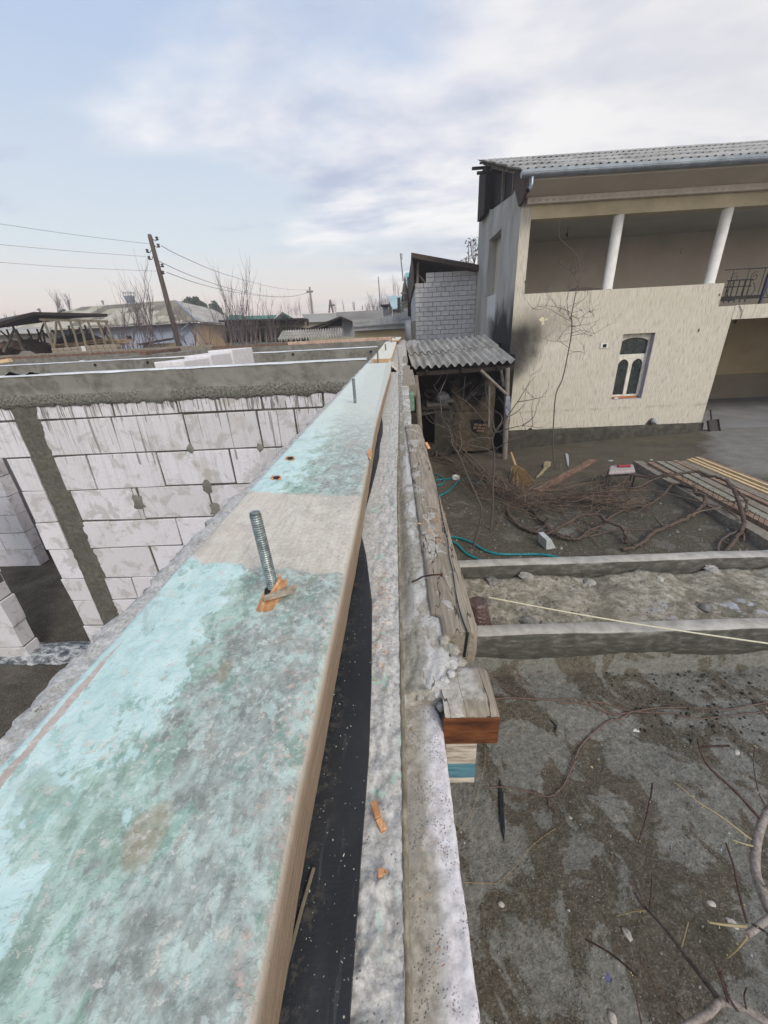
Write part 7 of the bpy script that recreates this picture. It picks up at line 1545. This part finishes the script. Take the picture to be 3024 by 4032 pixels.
# ---------------------------------------------------------------- poles and wires
up = root('utility_pole', at(702, 1364, y=26), 'leaning dark wooden utility pole with six curved insulator hooks', 'utility pole')
PY = 26
mb = MB(); a, b = at(716, 1400, y=PY), at(588, 922, y=PY); mb.tube([a, a.lerp(b, .5), b - (b - a).normalized() * .12, b], [.17, .145, .12, .08], 10); mb.build('shaft', POLEW, up)
PQ = lambda X, Y: (450 + X * .3014, 850 + Y * .3014)
for hook in (((490, 288), (520, 318), (550, 320), (556, 292)), ((512, 372), (540, 400), (565, 412), (575, 385)), ((486, 442), (465, 478), (440, 480), (430, 455)), ((503, 530), (490, 570), (465, 568), (454, 545)), ((575, 615), (592, 655), (618, 665), (628, 645)), ((592, 690), (605, 740), (625, 745), (636, 737))):
    P_ = smooth([at(*PQ(*h), y=PY) for h in hook], 3); mb = MB(); mb.tube(P_, .018, 5); hk = mb.build('hook', IRON, up)
    mb = MB(); mb.lathe([(.05, -.10), (.09, -.06), (.05, -.02), (.09, .03), (.05, .08)], P_[-1], 10); mb.build('insulator', mat('brown_porcelain', f_flat('#332a2c', '#4a4042', 20), .3) if 'BP' not in globals() else BP, hk); BP = bpy.data.materials['brown_porcelain']
WG = 'overhead wires at the utility pole'
def wire(pts, ys_, label, r=.009):
    P_ = smooth([at(a, b, y=y) for (a, b), y in zip(pts, ys_)], 8); mb = MB(); mb.tube(P_, r, 4); tag(mb.build('overhead_wire', mat('weathered_wire', f_flat('#6d6a74', '#82808a', 3)) if 'WR' not in globals() else WR, loc=P_[0]), label, 'wire', WG); globals()['WR'] = bpy.data.materials['weathered_wire']
wire([(-10, 880), (300, 925), (592, 961)], [22, 24, 26], 'top overhead wire from the left edge to the pole'); wire([(-10, 962), (300, 990), (573, 1010)], [22, 24, 26], 'middle overhead wire from the left edge to the pole'); wire([(-10, 1032), (300, 1054), (632, 1068)], [22, 24, 26], 'lowest overhead wire from the left edge to the pole')
wire([(636, 968), (720, 1012), (880, 1078), (1060, 1128), (1160, 1141), (1214, 1140)], [26, 30, 40, 55, 66, 75], 'top wire sagging from the pole to the far concrete pole', .018); wire([(625, 1028), (760, 1088), (920, 1140), (1060, 1166), (1150, 1166), (1212, 1152)], [26, 31, 42, 55, 66, 75], 'second wire sagging from the pole into the distance', .018); wire([(656, 1072), (800, 1122), (950, 1155), (1080, 1169), (1160, 1166), (1212, 1153)], [26, 32, 44, 56, 66, 75], 'lower wire sagging from the pole into the distance', .018)
for (a0_, b0_), r_ in (((556, 292), (590, 390)), .01), ((628, 650), (680, 735)), :
    pass
cp = root('concrete_pole', at(1236, 1290, y=75), 'slim pale concrete pole with a small crossarm in the distance', 'utility pole')
mb = MB(); mb.tube([at(1238, 1296, y=75), at(1219, 1130, y=75)], [.26, .14], 8); mb.build('shaft', mat('pale_concrete_pole', f_flat('#7d7672', '#918a85', 1)), cp)
mb = MB(); mb.tube([at(1207, 1150, y=74.9), at(1232, 1149, y=74.9)], .10, 5)
for px in (1209, 1214, 1226, 1231): mb.tube([at(px, 1150, y=74.9), at(px, 1144, y=74.9)], .09, 5)
mb.build('crossarm', mat('rust_mauve_iron', f_flat('#6a565a', '#7f6a6d', 1)), cp)
apo = root('a_frame_pole', at(1304, 1235, y=110), 'far brown A-shaped twin pole with a crossbar', 'utility pole')
for a, b in (((1296, 1232), (1300, 1180)), ((1311, 1231), (1300, 1180))): mb = MB(); mb.tube([at(*a, y=110), at(*b, y=110)], .22, 6); mb.build('leg', mat('far_brown_pole', f_flat('#5a403a', '#6c504a', 1)) if 'FP' not in globals() else FP, apo); FP = bpy.data.materials['far_brown_pole']
mb = MB(); mb.tube([at(1294, 1202, y=109.5), at(1318, 1201, y=109.5)], .2, 6); mb.build('crossbar', FP, apo)
for i, (a, b, y, r_, lab) in enumerate((((1500, 1240), (1490, 1090), 60, .09, 'tall thin mast rising from the bare trees'), ((1588, 1106), (1576, 997), 29, .045, 'tilted antenna mast beside the steep teal gable'), ((1396, 1222), (1394, 1190), 80, .09, 'short mast on the horizon left of the bare trees'), ((1427, 1220), (1427, 1204), 70, .09, 'stubby post on the long barn ridge'), ((1845, 1040), (1844, 948), 26, .03, 'thin rod against the sky behind the block house'), ((165, 1246), (152, 1214), 60, .16, 'small leaning far pole above the barn roof'), ((407, 1200), (403, 1182), 90, .2, 'tiny far pole above the patched roof'))):
    ms = root('mast', at(*a, y=y), lab, 'mast'); mb = MB(); mb.tube([at(*a, y=y), at(*b, y=y)], [r_, r_ * .7], 5); mb.build('shaft', WR, ms)
    if i == 1: mb = MB(); mb.tube([at(1577, 1000, y=y), at(1583, 1000, y=y), at(1582, 1022, y=y)], .03, 4); mb.build('antenna', WR, ms)
    if i in (5, 6): mb = MB(); mb.tube([at(b[0] - 5, b[1] + 6, y=y), at(b[0] + 6, b[1] + 5, y=y)], .12, 4); mb.build('crossarm', WR, ms)
# ---------------------------------------------------------------- bare trees and shrubs beyond the walls
def shrub(px, py, y, H, n, sd, label, m=FARB, lean=.25, r=.035, group='bare trees beyond the unfinished rooms', depth=2, name='bare_tree', up=.5, nb=4):
    rn_ = random.Random(sd); b = at(px, py, y=y); b.z = -.5 if y < 60 else b.z; t_ = root(name, b, label, 'tree', group); s0 = at(px, py, y=y); H2 = H
    mb = MB(); mb.tube([b, s0], [r * 1.6, r * 1.3], 6); 
    for i in range(max(1, n // 3)): mb.tube([b + Vector((.1 * i, 0, .1)), s0 + Vector((rn_.uniform(-.3, .3), 0, 0))], r, 5)
    mb.build('trunk', m, t_); mb = MB()
    for i in range(n):
        d = Vector((rn_.uniform(-1, 1) * lean, rn_.uniform(-1, 1) * lean, 1)); rtree(mb, s0 + Vector((rn_.uniform(-.3, .3), 0, rn_.uniform(-.8, .1))), d, H2 * rn_.uniform(.6, 1.05), r * rn_.uniform(.5, 1), depth, rn_, .45, up, nb, 4, .09)
    mb.build('crown', m, t_); return t_
shrub(600, 1355, 24, 2.6, 6, 1, 'bare tree with long upright shoots just left of the utility pole', lean=.35, r=.035)
shrub(560, 1352, 25.5, 1.9, 6, 51, 'leaning bare stems before the blue wall between two bare trees', lean=.5, r=.028)
shrub(480, 1352, 25.5, 1.5, 6, 52, 'wide low bare shrub before the small black window', lean=.8, r=.025)
shrub(700, 1352, 25.5, 1.7, 4, 53, 'sparse bare stems just right of the leaning pole', lean=.4, r=.025)
shrub(520, 1350, 25, 1.9, 5, 2, 'bare branching tree before the blue wall, left of the upright one', lean=.55, r=.03)
shrub(640, 1352, 25, 1.6, 4, 3, 'low bare bush at the foot of the utility pole', lean=.5, r=.025)
shrub(760, 1352, 27, 1.6, 3, 4, 'small bare tree before the apricot end wall', lean=.5, r=.03)
shrub(810, 1350, 26, 1.5, 4, 5, 'low bushy bare tree right of the apricot wall', lean=.7, r=.03)
shrub(950, 1345, 24, 2.6, 8, 6, 'largest clump of bare upright stems before the ramshackle shed', lean=.5, r=.035)
shrub(1000, 1343, 24.5, 2.4, 6, 7, 'second clump of bare stems, right of the largest', lean=.35, r=.035)
shrub(1070, 1340, 25, 1.9, 4, 8, 'sparse bare tree before the small green gable', lean=.4, r=.03)
shrub(900, 1348, 25, 1.6, 5, 9, 'low bare brush left of the largest clump', lean=.8, r=.03)
shrub(1140, 1320, 27, 2.0, 3, 19, 'thin bare tree at the right end of the ramshackle shed', lean=.4, r=.025)
shrub(440, 1345, 28, 1.4, 5, 10, 'tangled bare bush before the blue wall, right of the pole barn', lean=.9, r=.025)
shrub(235, 1240, 55, 1.8, 5, 11, 'feathery bare tree above the barn roof', lean=.45, r=.05, depth=3)
shrub(275, 1235, 60, 1.9, 5, 12, 'second feathery bare tree before the patched roof', lean=.4, r=.05, depth=3)
shrub(60, 1262, 50, 1.0, 3, 13, 'small bare tree at the far left skyline', lean=.8, r=.05); shrub(20, 1262, 55, .9, 3, 23, 'tiny bare tree at the left edge of the skyline', lean=.8, r=.05)
FV = mat('far_mauve_wood', f_flat('#75686f', '#8b7f88', 1), .95)
shrub(1490, 1235, 60, 1.7, 8, 14, 'dense bare tree left of the teal roofs', FV, .6, .05, 'far bare trees on the horizon', 3)
shrub(1460, 1240, 62, 1.5, 6, 15, 'bushy bare tree over the long barn', FV, .7, .05, 'far bare trees on the horizon', 3)
shrub(1520, 1215, 66, 1.5, 6, 16, 'bare tree just behind the low teal house', FV, .35, .05, 'far bare trees on the horizon', 3)
for i, (px, py, H) in enumerate(((1172, 1238, 6), (1180, 1238, 7), (1165, 1240, 4), (1222, 1238, 9), (1232, 1238, 8), (1315, 1228, 6), (1320, 1228, 4.5), (1355, 1222, 4), (1395, 1220, 4), (1548, 1165, 7), (1556, 1165, 8), (1568, 1168, 6), (1040, 1238, 4), (1110, 1236, 4), (1150, 1240, 3))):
    shrub(px, py, 140, H * .55, 3, 40 + i, 'slim poplar in the hazy far row, number told by its place from the left: ' + ['A', 'B'][i % 2], FV, .08, .07, 'hazy poplars on the horizon', 1, 'far_poplar', 1.0, 6)['label'] = 'slim leafless poplar in the hazy row on the horizon'
# leafy top behind block house
def crown(mb, c, R_, n, s, rn_):
    for _ in range(n):
        d = Vector([rn_.gauss(0, 1) for _ in '123']).normalized() * (rn_.random() ** .4); p = c + Vector((d.x * R_[0], d.y * R_[1], d.z * R_[2])); a = Vector([rn_.uniform(-1, 1) for _ in '123']).normalized(); b = a.orthogonal().normalized(); k = s * rn_.uniform(.5, 1.3)
        mb.add([p - a * k, p + b * k * .6, p + a * k, p - b * k * .6], [(0, 1, 2, 3)])
def leafy(name, base, trunk_h, blobs, s, dens, m, label, group=None, y=0):
    t_ = root(name, base, label, 'tree', group); rn_ = random.Random(int(base.x * 10)); mb = MB(); mb.tube([base, base + Vector((0, 0, trunk_h))], [.3, .15], 6)
    for c, R_ in blobs: mb.tube([base + Vector((0, 0, trunk_h * .6)), c], [.1, .03], 4)
    mb.build('trunk', BARK, t_); mb = MB()
    for c, R_ in blobs: crown(mb, c, R_, int(dens * R_[0] * R_[2]), s, rn_)
    mb.build('crown', m, t_)
EG = 'evergreens behind the patched roof'
for i, blobs in enumerate(([(728, 1200, 12), (745, 1188, 14), (722, 1206, 8)], [(772, 1186, 13), (780, 1200, 14), (790, 1195, 9)], [(800, 1202, 10), (806, 1208, 9)])):
    Y0 = 75 + i; B = [(at(a, b, y=Y0), (r_ * Y0 / 1500, 1.0, r_ * Y0 / 1300)) for a, b, r_ in blobs]; c = B[0][0]
    leafy('evergreen_tree', Vector((c.x, Y0, -.5)), c.z, B, .16, 700, EVERG, ['leftmost tuft of dark evergreens behind the patched roof', 'middle and tallest dark evergreen behind the patched roof', 'right dark evergreen touching the middle one'][i], EG)
B = [(at(a, b, y=80), (r_ * .05, 1, r_ * .06)) for a, b, r_ in ((843, 1195, 8), (850, 1210, 13), (862, 1225, 12), (832, 1208, 8), (872, 1238, 9))]
leafy('evergreen_tree', Vector((B[1][0].x, 80, -.5)), 8, B, .16, 620, EVERG, 'separate dark evergreen right of the group, above the whitish roof', EG)
B = [(at(a, b, y=52), (r_ * .032, .6, r_ * .035)) for a, b, r_ in ((243, 1235, 9), (252, 1228, 9), (262, 1232, 8), (240, 1242, 6))]
leafy('evergreen_tree', Vector((B[1][0].x, 52, -.5)), 6, B, .12, 900, EVERG, 'small dark evergreen poking up behind the barn roof', EG)
sp_ = root('leafy_treetop', at(1862, 1040, y=24), 'treetop with a few dry leaves behind the block house roof', 'tree'); rn_ = random.Random(2)
mb = MB(); c = at(1868, 1040, y=24); mb.tube([Vector((c.x, 24, -.5)), c], [.15, .05], 6); mb.build('trunk', BARK, sp_)
mb = MB()
for a, b in ((1850, 955), (1862, 965), (1872, 950), (1880, 975), (1855, 1000), (1830, 1030), (1845, 1022), (1878, 1000)):
    mb.tube([c, at(a, b, y=24)], [.02, .008], 4); crown(mb, at(a, b, y=24), (.25, .25, .2), 26, .06, rn_)
mb.build('crown', mat('dry_dark_leaf', f_flat('#433c36', '#5b534b', 5)), sp_)
# ---------------------------------------------------------------- the damp evening air
mb = MB(); mb.box((-650, -250, -2.0), (650, 750, 16)); hz = mb.build('haze', None, loc=(0, 0, 0)) if False else None
hm = bpy.data.materials.new('evening_haze'); hm.use_nodes = True; ht = NT(hm.node_tree)
for n in list(ht.n): ht.n.remove(n)
vo = ht.n.new('ShaderNodeVolumePrincipled'); vo.inputs['Color'].default_value = (.80, .79, .82, 1); vo.inputs['Density'].default_value = .0028; vo.inputs['Anisotropy'].default_value = .2
oo = ht.n.new('ShaderNodeOutputMaterial'); ht.l.new(vo.outputs[0], oo.inputs['Volume'])
tag(mb.build('haze', hm, loc=(0, 0, 0)), 'thin pale evening haze over the village', 'haze', kind='stuff')
